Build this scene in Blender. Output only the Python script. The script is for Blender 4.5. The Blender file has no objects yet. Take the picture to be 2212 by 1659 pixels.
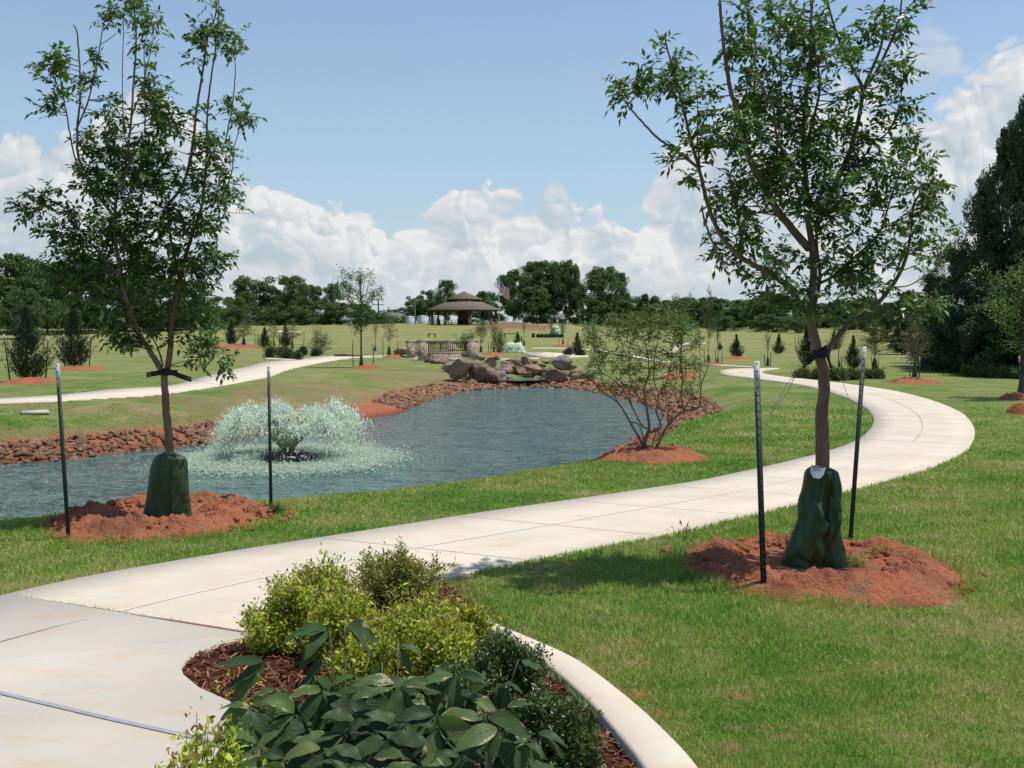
import bpy, bmesh, math, random
import numpy as np
from mathutils import Vector, Matrix, noise as mnoise

SC = bpy.context.scene
COL = SC.collection
# ------------------------------------------------------------------ camera
F = 2212.0                       # focal length in the units of the picture (2212 x 1659)
CAMZ = 1.7
PITCH = math.atan(134.5 / F)
cam_d = bpy.data.cameras.new("camera"); cam_d.lens = 36.0; cam_d.sensor_width = 36.0
cam_d.clip_start = 0.05; cam_d.clip_end = 9000
cam = bpy.data.objects.new("camera", cam_d); COL.objects.link(cam)
cam.location = (0, 0, CAMZ); cam.rotation_euler = (math.pi / 2 - PITCH, 0, 0)
SC.camera = cam
# ------------------------------------------------------------------ light
SUN_EL = math.radians(69); SUN_AZ = math.radians(84)   # azimuth clockwise from +Y (the view direction)
sl = bpy.data.lights.new("sun", 'SUN'); sl.energy = 5.0; sl.angle = math.radians(0.53); sl.color = (1.0, 0.955, 0.88)
sun = bpy.data.objects.new("sun", sl); COL.objects.link(sun)
sd = Vector((math.sin(SUN_AZ) * math.cos(SUN_EL), math.cos(SUN_AZ) * math.cos(SUN_EL), math.sin(SUN_EL)))
sun.rotation_euler = sd.to_track_quat('Z', 'Y').to_euler()
SC.view_settings.view_transform = 'Standard'; SC.view_settings.look = 'None'
SC.view_settings.exposure = -0.13; SC.view_settings.gamma = 1.0
SC.cycles.max_bounces = 8; SC.cycles.transparent_max_bounces = 20
SC.cycles.diffuse_bounces = 3; SC.cycles.glossy_bounces = 2; SC.cycles.transmission_bounces = 3
SC.cycles.caustics_reflective = False; SC.cycles.caustics_refractive = False
SC.cycles.sample_clamp_indirect = 4.0

# ------------------------------------------------------------------ node helper
class NT:
    def __init__(s, tree):
        s.t = tree; s.n = tree.nodes; s.l = tree.links
    def node(s, typ, **kw):
        nd = s.n.new(typ)
        for k, v in kw.items(): setattr(nd, k, v)
        return nd
    def put(s, nd, idx, val):
        sock = nd.inputs[idx]
        if isinstance(val, bpy.types.NodeSocket): s.l.new(val, sock)
        elif val is not None:
            if isinstance(val, (tuple, list)) and sock.type == 'RGBA' and len(val) == 3: val = (*val, 1)
            sock.default_value = val
    def math(s, op, a, b=None, c=None, clamp=False):
        nd = s.node('ShaderNodeMath', operation=op, use_clamp=clamp)
        s.put(nd, 0, a); s.put(nd, 1, b); s.put(nd, 2, c)
        return nd.outputs[0]
    def vmath(s, op, a, b=None):
        nd = s.node('ShaderNodeVectorMath', operation=op); s.put(nd, 0, a); s.put(nd, 1, b)
        return nd.outputs[0]
    def map(s, v, scale=(1, 1, 1), loc=(0, 0, 0), rot=(0, 0, 0)):
        nd = s.node('ShaderNodeMapping'); s.put(nd, 0, v)
        nd.inputs['Scale'].default_value = scale; nd.inputs['Location'].default_value = loc
        nd.inputs['Rotation'].default_value = rot
        return nd.outputs[0]
    def noise(s, v, scale, detail=3, rough=0.5, dist=0.0, out=0):
        nd = s.node('ShaderNodeTexNoise'); s.put(nd, 'Vector', v)
        nd.inputs['Scale'].default_value = scale; nd.inputs['Detail'].default_value = detail
        nd.inputs['Roughness'].default_value = rough; nd.inputs['Distortion'].default_value = dist
        return nd.outputs[out]
    def voro(s, v, scale, feature='F1', out=0, rnd=1.0):
        nd = s.node('ShaderNodeTexVoronoi', feature=feature); s.put(nd, 'Vector', v)
        nd.inputs['Scale'].default_value = scale; nd.inputs['Randomness'].default_value = rnd
        return nd.outputs[out]
    def rng(s, v, a, b, c=0.0, d=1.0, smooth=False):
        nd = s.node('ShaderNodeMapRange'); nd.interpolation_type = 'SMOOTHSTEP' if smooth else 'LINEAR'
        s.put(nd, 0, v); s.put(nd, 1, a); s.put(nd, 2, b); s.put(nd, 3, c); s.put(nd, 4, d)
        return nd.outputs[0]
    def ramp(s, fac, stops, interp='LINEAR'):
        nd = s.node('ShaderNodeValToRGB'); nd.color_ramp.interpolation = interp
        cr = nd.color_ramp
        while len(cr.elements) > 1: cr.elements.remove(cr.elements[-1])
        cr.elements[0].position = stops[0][0]; cr.elements[0].color = (*stops[0][1], 1)
        for p, c in stops[1:]:
            e = cr.elements.new(p); e.color = (*c, 1)
        s.put(nd, 0, fac)
        return nd.outputs[0]
    def mix(s, fac, a, b, blend='MIX'):
        nd = s.node('ShaderNodeMix', data_type='RGBA', blend_type=blend)
        s.put(nd, 0, fac); s.put(nd, 6, a); s.put(nd, 7, b)
        return nd.outputs[2]
    def bump(s, h, strength=0.5, dist=0.02, normal=None):
        nd = s.node('ShaderNodeBump'); s.put(nd, 'Height', h)
        nd.inputs['Strength'].default_value = strength; nd.inputs['Distance'].default_value = dist
        if normal is not None: s.put(nd, 'Normal', normal)
        return nd.outputs[0]
    def geo(s, name='Position'):
        return s.node('ShaderNodeNewGeometry').outputs[name]
    def obj(s): return s.node('ShaderNodeTexCoord').outputs['Object']
    def attr(s, name, out='Fac'):
        return s.node('ShaderNodeAttribute', attribute_name=name).outputs[out]
    def bsdf(s, color, rough=0.8, normal=None, spec=0.3, **kw):
        nd = s.node('ShaderNodeBsdfPrincipled'); s.put(nd, 'Base Color', color); s.put(nd, 'Roughness', rough)
        nd.inputs['Specular IOR Level'].default_value = spec
        if normal is not None: s.put(nd, 'Normal', normal)
        for k, v in kw.items(): s.put(nd, k, v)
        return nd.outputs[0]
    def out(s, sh, disp=None):
        o = s.node('ShaderNodeOutputMaterial'); s.l.new(sh, o.inputs[0])

def newmat(name):
    m = bpy.data.materials.new(name); m.use_nodes = True; m.node_tree.nodes.clear()
    return m, NT(m.node_tree)

def leaf_mat(name, stops, trans=0.3, rough=0.5, spec=0.4, patch=0.6, patch_scale=1.5, transcol=None):
    """Leaves: each leaf (mesh island) gets its own hue out of the ramp, shifted by a slow noise."""
    m, n = newmat(name)
    r = n.geo('Random Per Island')
    p = n.noise(n.geo('Position'), patch_scale, 2)
    f = n.math('ADD', n.math('MULTIPLY', r, 1 - patch), n.math('MULTIPLY', p, patch))
    col = n.ramp(f, stops)
    b = n.bsdf(col, rough, spec=spec)
    tr = n.node('ShaderNodeBsdfTranslucent')
    tc = n.mix(1.0, col, transcol or (1.15, 1.25, 0.5), 'MULTIPLY'); n.put(tr, 0, tc)
    mx = n.node('ShaderNodeMixShader'); mx.inputs[0].default_value = trans
    n.l.new(b, mx.inputs[1]); n.l.new(tr.outputs[0], mx.inputs[2])
    n.out(mx.outputs[0])
    return m

def plain_mat(name, c1, c2=None, scale=8, rough=0.8, bumps=0.3, bdist=0.01, spec=0.3, detail=4, stretch=(1, 1, 1), metal=0.0):
    m, n = newmat(name)
    v = n.map(n.obj(), stretch)
    nz = n.noise(v, scale, detail, 0.6)
    col = n.mix(n.rng(nz, 0.3, 0.7), c1, c2 or tuple(x * 0.7 for x in c1))
    nm = n.bump(n.noise(v, scale * 3, detail, 0.65), bumps, bdist)
    n.out(n.bsdf(col, rough, nm, spec, Metallic=metal))
    return m

# ------------------------------------------------------------------ object helpers
def tag(o, label=None, cat=None, group=None, kind=None):
    if label: o['label'] = label
    if cat: o['category'] = cat
    if group: o['group'] = group
    if kind: o['kind'] = kind
    return o

def mk(name, V, Fc, mats, parent=None, smooth=False, midx=None, uv=None, attrs=None, loc=None):
    """one mesh object; V (n,3) array, Fc list of arrays (m,k) of faces"""
    V = np.asarray(V, dtype=np.float32).reshape(-1, 3)
    if isinstance(Fc, np.ndarray): Fc = [Fc]
    Fc = [np.asarray(f, dtype=np.int32) for f in Fc if len(f)]
    me = bpy.data.meshes.new(name)
    me.vertices.add(len(V)); me.vertices.foreach_set('co', V.ravel())
    nl = sum(f.size for f in Fc); npol = sum(len(f) for f in Fc)
    me.loops.add(nl); me.polygons.add(npol)
    me.loops.foreach_set('vertex_index', np.concatenate([f.ravel() for f in Fc]))
    tot = np.concatenate([np.full(len(f), f.shape[1], dtype=np.int32) for f in Fc])
    st = np.concatenate([[0], np.cumsum(tot)[:-1]]).astype(np.int32)
    me.polygons.foreach_set('loop_start', st); me.polygons.foreach_set('loop_total', tot)
    if midx is not None: me.polygons.foreach_set('material_index', np.asarray(midx, dtype=np.int32))
    if smooth: me.polygons.foreach_set('use_smooth', np.ones(npol, dtype=bool))
    if not isinstance(mats, (list, tuple)): mats = [mats]
    for m in mats: me.materials.append(m)
    if uv is not None:
        ul = me.uv_layers.new(name='UVMap')
        vi = np.concatenate([f.ravel() for f in Fc])
        ul.data.foreach_set('uv', np.asarray(uv, dtype=np.float32)[vi].ravel())
    if attrs:
        for k, a in attrs.items():
            at = me.attributes.new(k, 'FLOAT', 'POINT'); at.data.foreach_set('value', np.asarray(a, dtype=np.float32))
    me.update(calc_edges=True); me.validate()
    o = bpy.data.objects.new(name, me); COL.objects.link(o)
    if loc is not None: o.location = loc
    if parent is not None: o.parent = parent
    return o

def empty(name, loc=(0, 0, 0), rz=0.0):
    o = bpy.data.objects.new(name, None); COL.objects.link(o)
    o.empty_display_size = 0.1; o.location = loc; o.rotation_euler = (0, 0, rz)
    return o

def copy_tree(o, parent=None):
    c = o.copy(); COL.objects.link(c)
    if parent is not None: c.parent = parent
    for ch in o.children: copy_tree(ch, c)
    return c

class MB:
    """collects verts and faces"""
    def __init__(s): s.v = []; s.f3 = []; s.f4 = []; s.n = 0
    def add(s, V, f3=None, f4=None):
        V = np.asarray(V, dtype=float).reshape(-1, 3)
        if f3 is not None and len(f3): s.f3.append(np.asarray(f3) + s.n)
        if f4 is not None and len(f4): s.f4.append(np.asarray(f4) + s.n)
        s.v.append(V); s.n += len(V)
    def box(s, c, size, rz=0.0, taper=1.0, R=None):
        x, y, z = [a / 2 for a in size]
        P = np.array([[-x, -y, -z], [x, -y, -z], [x, y, -z], [-x, y, -z], [-x * taper, -y * taper, z], [x * taper, -y * taper, z], [x * taper, y * taper, z], [-x * taper, y * taper, z]])
        if R is not None: P = P @ np.asarray(R).T
        elif rz:
            cs, sn = math.cos(rz), math.sin(rz); P = P @ np.array([[cs, sn, 0], [-sn, cs, 0], [0, 0, 1]])
        s.add(P + np.asarray(c), f4=[[0, 3, 2, 1], [4, 5, 6, 7], [0, 1, 5, 4], [1, 2, 6, 5], [2, 3, 7, 6], [3, 0, 4, 7]])
    def tube(s, P, r, n=6, cap=True):
        P = np.asarray(P, dtype=float); m = len(P)
        r = np.broadcast_to(np.asarray(r, dtype=float), (m,)) if np.ndim(r) == 0 else np.asarray(r, dtype=float)
        T = np.gradient(P, axis=0); T /= np.linalg.norm(T, axis=1)[:, None] + 1e-9
        up = np.array([0.0, 0, 1.0]) if abs(T[0, 2]) < 0.9 else np.array([1.0, 0, 0])
        N = np.cross(T[0], up); N /= np.linalg.norm(N) + 1e-9
        a = np.arange(n) / n * 2 * math.pi
        V = np.zeros((m, n, 3))
        for i in range(m):
            N = N - T[i] * (N @ T[i]); N /= np.linalg.norm(N) + 1e-9
            B = np.cross(T[i], N)
            V[i] = P[i] + r[i] * (np.cos(a)[:, None] * N + np.sin(a)[:, None] * B)
        i, j = np.meshgrid(np.arange(m - 1), np.arange(n), indexing='ij'); j2 = (j + 1) % n
        q = np.stack([i * n + j, i * n + j2, (i + 1) * n + j2, (i + 1) * n + j], -1).reshape(-1, 4)
        Vf = V.reshape(-1, 3); f3 = []
        if cap:
            Vf = np.vstack([Vf, P[-1] + T[-1] * r[-1] * 0.5, P[0]]); e = m * n
            f3 = [[(m - 1) * n + k, (m - 1) * n + (k + 1) % n, e] for k in range(n)] + [[(k + 1) % n, k, e + 1] for k in range(n)]
        s.add(Vf, f3, q)
    def build(s, name, mat, parent=None, smooth=False, loc=None, **kw):
        V = np.vstack(s.v); fs = []
        if s.f3: fs.append(np.vstack(s.f3))
        if s.f4: fs.append(np.vstack(s.f4))
        return mk(name, V, fs, mat, parent, smooth, loc=loc, **kw)

def catmull(P, k=6, closed=False):
    P = np.asarray(P, dtype=float); n = len(P); out = []
    rngi = range(n if closed else n - 1)
    for i in rngi:
        if closed: p0, p1, p2, p3 = P[(i - 1) % n], P[i], P[(i + 1) % n], P[(i + 2) % n]
        else: p0, p1, p2, p3 = P[max(i - 1, 0)], P[i], P[i + 1], P[min(i + 2, n - 1)]
        for t in np.arange(k) / k:
            out.append(0.5 * ((2 * p1) + (-p0 + p2) * t + (2 * p0 - 5 * p1 + 4 * p2 - p3) * t * t + (-p0 + 3 * p1 - 3 * p2 + p3) * t ** 3))
    if not closed: out.append(P[-1])
    return np.array(out)

def inpoly(P, poly):
    x, y = P[:, 0], P[:, 1]; c = np.zeros(len(P), bool); n = len(poly); j = n - 1
    bb = (x >= poly[:, 0].min()) & (x <= poly[:, 0].max()) & (y >= poly[:, 1].min()) & (y <= poly[:, 1].max())
    if not bb.any(): return c
    xx, yy = x[bb], y[bb]; cc = np.zeros(len(xx), bool)
    for i in range(n):
        xi, yi, xj, yj = poly[i, 0], poly[i, 1], poly[j, 0], poly[j, 1]
        if yi != yj:
            cc ^= ((yi > yy) != (yj > yy)) & (xx < (xj - xi) * (yy - yi) / (yj - yi) + xi)
        j = i
    c[bb] = cc
    return c

def segdist(P, poly, closed=True):
    A = poly; B = np.roll(poly, -1, axis=0)
    if not closed: A, B = poly[:-1], poly[1:]
    out = np.full(len(P), 1e9)
    D = B - A; L = (D ** 2).sum(1) + 1e-12
    for s in range(0, len(P), 20000):
        Q = P[s:s + 20000, None, :] - A[None]
        t = np.clip((Q * D).sum(-1) / L, 0, 1)
        out[s:s + 20000] = np.sqrt(((Q - t[..., None] * D) ** 2).sum(-1)).min(1)
    return out

def ray(U, V):
    dx = (U - 1106) / F; dy = (829.5 - V) / F; cp, sp = math.cos(PITCH), math.sin(PITCH)
    return np.array([dx, cp + dy * sp, -sp + dy * cp])
def at(U, V, Y):
    d = ray(U, V); return np.array([0, 0, CAMZ]) + d * (Y / d[1])
def pix(P):
    """world -> picture"""
    P = np.asarray(P, dtype=float).reshape(-1, 3) - np.array([0, 0, CAMZ]); cp, sp = math.cos(PITCH), math.sin(PITCH)
    f = P[:, 1] * cp - P[:, 2] * sp; u = P[:, 2] * cp + P[:, 1] * sp
    f = np.where(f > 0.01, f, 0.01)
    return np.stack([1106 + F * P[:, 0] / f, 829.5 - F * u / f], 1)

# ------------------------------------------------------------------ terrain
WATER = -1.3
def wp(U, V): d = ray(U, V); t = (WATER - CAMZ) / d[2]; return (d[0] * t, d[1] * t)
_shore = [wp(0, 1003), wp(110, 997), wp(200, 985), wp(300, 974), wp(380, 966), wp(470, 960), wp(550, 941), wp(650, 922), wp(750, 906), wp(800, 904), wp(868, 893), wp(882, 884),
          wp(905, 872), wp(940, 859), wp(1000, 846), wp(1060, 841), wp(1130, 837), wp(1210, 838), wp(1290, 848), wp(1366, 865), wp(1420, 885), wp(1455, 912), wp(1440, 932), wp(1400, 946), wp(1360, 958),
          (1.9, 21.8), (0.9, 18.8), (-0.8, 16.0), (-2.6, 13.6), (-4.6, 12.3), (-7.5, 11.2), (-11.5, 11.2), (-17, 12.5), (-19.5, 16), (-16.5, 19.4)]
POND = catmull(_shore, 5, True)
_ZL = np.array([[0, 0], [6, 0], [9, -.05], [12, -.16], [20, -.35], [30, -.5], [45, -.6], [65, -.62], [80, -.4], [100, .1], [130, .8], [155, 1.2], [175, 1.35], [260, 1.4], [3500, 0]])
_ZR = np.array([[0, 0], [6, 0], [9, -.05], [12, -.16], [20, -.35], [30, -.5], [45, -.62], [65, -.75], [100, -.6], [140, 0], [180, .5], [300, .9], [3500, 0]])
def base(x, y):
    d = np.hypot(x, y); t = x / np.maximum(d, 1e-6)
    s = np.clip((t - 0.0) / 0.16, 0, 1); s = s * s * (3 - 2 * s); s = np.where(y < 0, 0.5, s)
    z = np.interp(d, _ZL[:, 0], _ZL[:, 1]) * (1 - s) + np.interp(d, _ZR[:, 0], _ZR[:, 1]) * s
    z = z + np.clip((d - 8) / 30, 0, 1) * 0.05 * np.sin(x * .31 + 1.1) * np.sin(y * .23 + x * .07)
    # brown spoil heap and grassy berm beside the pavilion
    g = lambda cx, cy, a, b, h: h * np.exp(-((x - cx) / a) ** 2 - ((y - cy) / b) ** 2)
    z = z + g(0.2, 128, 3.6, 5, 1.0) + g(6.5, 134, 4.0, 5, .9) + g(34, 100, 6, 7, .8)
    return z
def sdist(x, y):
    P = np.stack([np.ravel(x), np.ravel(y)], 1); d = np.full(len(P), 60.0)
    m = (P[:, 0] > -32) & (P[:, 0] < 20) & (P[:, 1] > 2) & (P[:, 1] < 62)
    if m.any():
        q = segdist(P[m], POND); ins = inpoly(P[m], POND); d[m] = np.where(ins, -q, q)
    return d.reshape(np.shape(x))
def bankw(x, y):
    left = np.clip((-x - 3.0 + 0.25 * (y - 22)) / 3, 0, 1) * np.clip((y - 16) / 4, 0, 1)
    far = np.clip((y - 38) / 6, 0, 1)
    return 2.9 + 2.6 * left * (1 - far) + 3.5 * far
def H(x, y):
    x = np.asarray(x, dtype=float); y = np.asarray(y, dtype=float)
    b = base(x, y); s = sdist(x, y); t = np.clip(s / bankw(x, y), 0, 1)
    prof = t * (2 - t) * .75 + .25 * t
    z = WATER + (b - WATER) * prof
    return np.where(s < 0, WATER + np.maximum(s * 0.5, -0.8), z)
_TS = 2.0 * (1.012 ** np.arange(470))
def hit(U, V):
    d = ray(U, V); P = np.array([0, 0, CAMZ]) + _TS[:, None] * d
    g = P[:, 2] - H(P[:, 0], P[:, 1]); k = np.argmax(g < 0)
    if g[k] >= 0: k = len(g) - 1
    k = max(k, 1); a = g[k - 1] / (g[k - 1] - g[k] + 1e-9); a = min(max(a, 0), 1)
    return P[k - 1] + a * (P[k] - P[k - 1])
def hits(L): return np.array([hit(u, v) for u, v in L])

# ------------------------------------------------------------------ layout of paths and the bed (picture outline -> ground)
top_edge = [(13, 1287), (120, 1262), (230, 1240), (380, 1214), (540, 1187), (700, 1162), (900, 1131), (1100, 1100), (1250, 1079), (1365, 1062), (1518, 1038), (1671, 1005), (1767, 981), (1840, 957),
            (1878, 930), (1887, 903), (1866, 879), (1824, 858), (1767, 841), (1710, 829), (1641, 820), (1585, 813), (1556, 806), (1562, 799), (1600, 796), (1650, 795.5), (1682, 795.2)]
bot_edge = [(540, 1372), (640, 1345), (760, 1310), (860, 1280), (960, 1255), (1060, 1228), (1200, 1200), (1365, 1168), (1480, 1147), (1595, 1119), (1710, 1093), (1824, 1063), (1939, 1032), (2016, 1009),
            (2085, 975), (2105, 942), (2100, 917), (2073, 890), (2016, 866), (1939, 846), (1863, 834), (1786, 824), (1710, 816), (1660, 809), (1645, 804), (1655, 799.5), (1684, 796.2)]
def resample(P, n):
    P = np.asarray(P); s = np.concatenate([[0], np.cumsum(np.linalg.norm(np.diff(P, axis=0), axis=1))])
    q = np.linspace(0, s[-1], n); return np.stack([np.interp(q, s, P[:, k]) for k in range(P.shape[1])], 1)
PA = resample(catmull(hits(top_edge)[:, :2], 6), 220)
PB = resample(catmull(hits(bot_edge)[:, :2], 6), 220)
MAINPOLY = np.vstack([PA, PB[::-1]])
bed_pts = [(540, 1372), (470, 1388), (412, 1412), (388, 1438), (396, 1462), (430, 1490), (500, 1522), (590, 1556), (660, 1590), (740, 1640), (830, 1720), (960, 1850), (1200, 1960), (1460, 1900), (1455, 1760), (1385, 1659), (1335, 1590), (1262, 1522), (1180, 1450),
           (1110, 1392), (1050, 1340), (1000, 1290), (960, 1262), (860, 1288), (760, 1318), (640, 1352)]
def g0(U, V): d = ray(U, V); t = -CAMZ / d[2]; return np.array([d[0] * t, d[1] * t])
BED = catmull([g0(*p) for p in bed_pts], 4, True)
JL = [g0(13, 1287), g0(240, 1323.6), g0(540, 1372)]
# concrete apron left of the expansion joint, running on behind the camera
padpts = [JL[0], JL[1], JL[2]] + [g0(*p) for p in bed_pts[1:11]] + [g0(900, 1900), np.array([-0.4, 1.2]), np.array([-0.4, -6.0]), np.array([-4.2, -6.0]), np.array([-5.2, 0.5]), np.array([-4.6, 4.2])]
PAD = np.array(padpts)
lt = [(0, 861), (123, 854), (247, 841), (350, 835), (412, 823), (473, 805), (535, 792), (576, 782), (659, 774), (700, 769.5), (758, 769.5)]
lb = [(0, 871), (123, 867), (247, 858.5), (350, 851.5), (453, 837), (535, 823), (584, 813), (617, 800), (659, 790), (715, 779.5), (760, 773)]
LA = hits(lt)[:, :2]; LB = hits(lb)[:, :2]
extA = LA[0] + (LA[0] - LA[1]) * 3; extB = LB[0] + (LB[0] - LB[1]) * 3
endc = hit(905, 771)[:2]
LA = resample(catmull(np.vstack([extA, LA, hit(830, 767.5)[:2], hit(905, 768.5)[:2]]), 5), 120)
LB = resample(catmull(np.vstack([extB, LB, hit(830, 771)[:2], hit(905, 772)[:2]]), 5), 120)
LEFTPOLY = np.vstack([LA, LB[::-1]])
# ------------------------------------------------------------------ world: sky with cumulus
def build_world():
    def _two(nd):
        for q in nd.n: 
            if q.bl_idname == 'ShaderNodeTexVoronoi': q.voronoi_dimensions = '2D'
            if q.bl_idname == 'ShaderNodeTexNoise': q.noise_dimensions = '2D'

    w = bpy.data.worlds.new("World"); SC.world = w; w.use_nodes = True
    w.node_tree.nodes.clear(); n = NT(w.node_tree)
    sky = n.node('ShaderNodeTexSky', sky_type='NISHITA', sun_disc=False)
    sky.sun_elevation = SUN_EL; sky.sun_rotation = SUN_AZ; sky.air_density = 1.0; sky.dust_density = 0.6; sky.ozone_density = 1.3; sky.altitude = 300
    d = n.node('ShaderNodeTexCoord').outputs['Generated']
    sep = n.node('ShaderNodeSeparateXYZ'); n.put(sep, 0, d); X, Y, Z = sep.outputs
    az = n.math('ARCTAN2', X, Y)                      # 0 = view direction, + to the right
    hor = n.math('SQRT', n.math('ADD', n.math('MULTIPLY', X, X), n.math('MULTIPLY', Y, Y)))
    el = n.math('ARCTAN2', Z, hor)
    cv = n.node('ShaderNodeCombineXYZ'); n.put(cv, 0, az); n.put(cv, 1, n.math('MULTIPLY', el, 1.15)); cv = cv.outputs[0]
    haze = n.rng(el, 0.0, 0.46, 0.70, 0.0)
    skyc = n.mix(1.0, sky.outputs[0], (0.140, 0.150, 0.162), 'MULTIPLY')
    col = n.mix(haze, skyc, (0.53, 0.65, 0.72))
    def layer(col, tops, seed, fade, bright, amp=1.0, edge=0.006, floor=0.6):
        """one bank of cumulus: tops = outline of its cloud tops read off the photograph, as elevation over azimuth"""
        pts = []
        for U, V in tops:
            r = ray(U, V); pts.append((math.atan2(r[0], r[1]), math.atan2(r[2], math.hypot(r[0], r[1]))))
        a0, a1 = pts[0][0], pts[-1][0]
        fc = n.node('ShaderNodeFloatCurve'); cu = fc.mapping.curves[0]; fc.mapping.extend = 'HORIZONTAL'
        n.put(fc, 'Value', n.math('DIVIDE', n.math('SUBTRACT', az, a0), a1 - a0, clamp=True))
        P = [((x - a0) / (a1 - a0), y / 0.5) for x, y in pts]
        while len(cu.points) < len(P): cu.points.new(0.5, 0.5)
        for p, (x, y) in zip(cu.points, P): p.location = (x, max(y, 0)); p.handle_type = 'AUTO'
        fc.mapping.update()
        top = n.math('MULTIPLY', fc.outputs[0], 0.5)
        v = n.vmath('ADD', cv, (seed, seed * .37, 0))
        warp = n.noise(v, 14, 2, 0.55, out=1)
        cw = n.vmath('ADD', v, n.vmath('MULTIPLY', n.vmath('SUBTRACT', warp, (0.5, 0.5, 0.5)), (0.05, 0.05, 0.05)))
        sq = lambda q_: n.math('MULTIPLY', q_, q_); b2 = sq(n.voro(cw, 15)); b3 = sq(n.voro(cw, 38)); b4 = n.noise(cw, 48, 6, 0.68); b5 = sq(n.voro(cw, 90))
        nz = n.math('ADD', n.math('MULTIPLY', n.math('SUBTRACT', 0.20, b2), 0.048 * amp), n.math('ADD', n.math('MULTIPLY', n.math('SUBTRACT', 0.20, n.math('ADD', b3, n.math('MULTIPLY', b5, .4))), 0.028 * amp), n.math('MULTIPLY', n.math('SUBTRACT', b4, 0.5), 0.026)))
        dens = n.math('ADD', n.math('SUBTRACT', top, el), nz)
        m = n.rng(dens, -edge * .5, edge, 0, 1, True)
        cs = n.vmath('ADD', cw, (0.010, 0.014, 0))
        lit = n.math('ADD', n.math('MULTIPLY', n.math('SUBTRACT', sq(n.voro(cs, 15)), b2), 2.4), n.math('MULTIPLY', n.math('ADD', n.math('SUBTRACT', sq(n.voro(cs, 38)), b3), n.math('MULTIPLY', n.math('SUBTRACT', sq(n.voro(n.vmath('ADD', cw, (0.004, 0.006, 0)), 90)), b5), .7)), 0.9))
        soft = n.noise(cw, 7, 3, 0.6)
        dn = n.rng(dens, 0.0, fade, 1.0, 0.0)
        m = n.math('MULTIPLY', m, n.rng(n.math('ADD', dn, n.math('MULTIPLY', n.math('SUBTRACT', soft, 0.5), 1.6)), 0.0, 0.75, floor, 1.0, True))
        sh = n.math('ADD', n.math('ADD', n.math('MULTIPLY', lit, 0.62), n.math('MULTIPLY', dn, 0.45)), n.math('MULTIPLY', n.math('SUBTRACT', soft, 0.28), 1.1), clamp=True)
        cc = n.ramp(sh, [(0.0, (0.53, 0.63, 0.70)), (0.35, (0.62, 0.70, 0.755)), (0.75, (0.77 * bright, 0.80 * bright, 0.825 * bright)), (1.0, (0.90 * bright, 0.905 * bright, 0.91 * bright))])
        return n.mix(m, col, cc)
    col = layer(col, [(-200, 262), (0, 276), (60, 290), (150, 312), (215, 262), (262, 212), (300, 200), (345, 215), (420, 255), (470, 330), (520, 372), (600, 398), (680, 412), (760, 428), (850, 492), (930, 450), (985, 414),
                      (1060, 410), (1130, 424), (1200, 428), (1260, 445), (1320, 485), (1400, 540), (1480, 590), (1560, 690), (2400, 690)], 0.0, 0.10, 1.0)
    col = layer(col, [(-200, 420), (100, 360), (260, 420), (420, 470), (540, 430), (640, 470), (760, 530), (850, 560), (930, 610), (980, 560), (1070, 520), (1130, 545), (1210, 510), (1300, 470), (1380, 520), (1480, 560), (1600, 640), (2400, 680)], 5.3, 0.08, 1.0)
    col = layer(col, [(1250, 690), (1350, 560), (1400, 420), (1450, 330), (1520, 230), (1600, 205), (1700, 230), (1780, 190), (1850, 215), (1900, 180), (1980, 260), (2080, 200), (2140, 140), (2212, 100), (2400, 90)], 9.1, 0.20, 1.0, 1.2, 0.014, 0.6)
    col = layer(col, [(-200, 610), (0, 560), (200, 600), (400, 560), (600, 590), (800, 610), (1000, 600), (1200, 600), (1400, 610), (1600, 520), (1800, 480), (2000, 500), (2400, 420)], 14.7, 0.10, 0.98, 1.0, 0.02, 0.5)
    col = layer(col, [(1700, 600), (1860, 150), (1930, 110), (2010, 88), (2080, 95), (2110, 160), (2160, 600), (2300, 600)], 21.3, 0.03, 0.98, 0.7, 0.03, 0.0)
    _two(n)
    bg = n.node('ShaderNodeBackground'); n.put(bg, 0, col); bg.inputs[1].default_value = 1.0
    # plain sky below the horizon
    o = n.node('ShaderNodeOutputWorld'); n.l.new(bg.outputs[0], o.inputs[0])
    w.cycles.sampling_method = 'MANUAL'; w.cycles.sample_map_resolution = 512
build_world()

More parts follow.
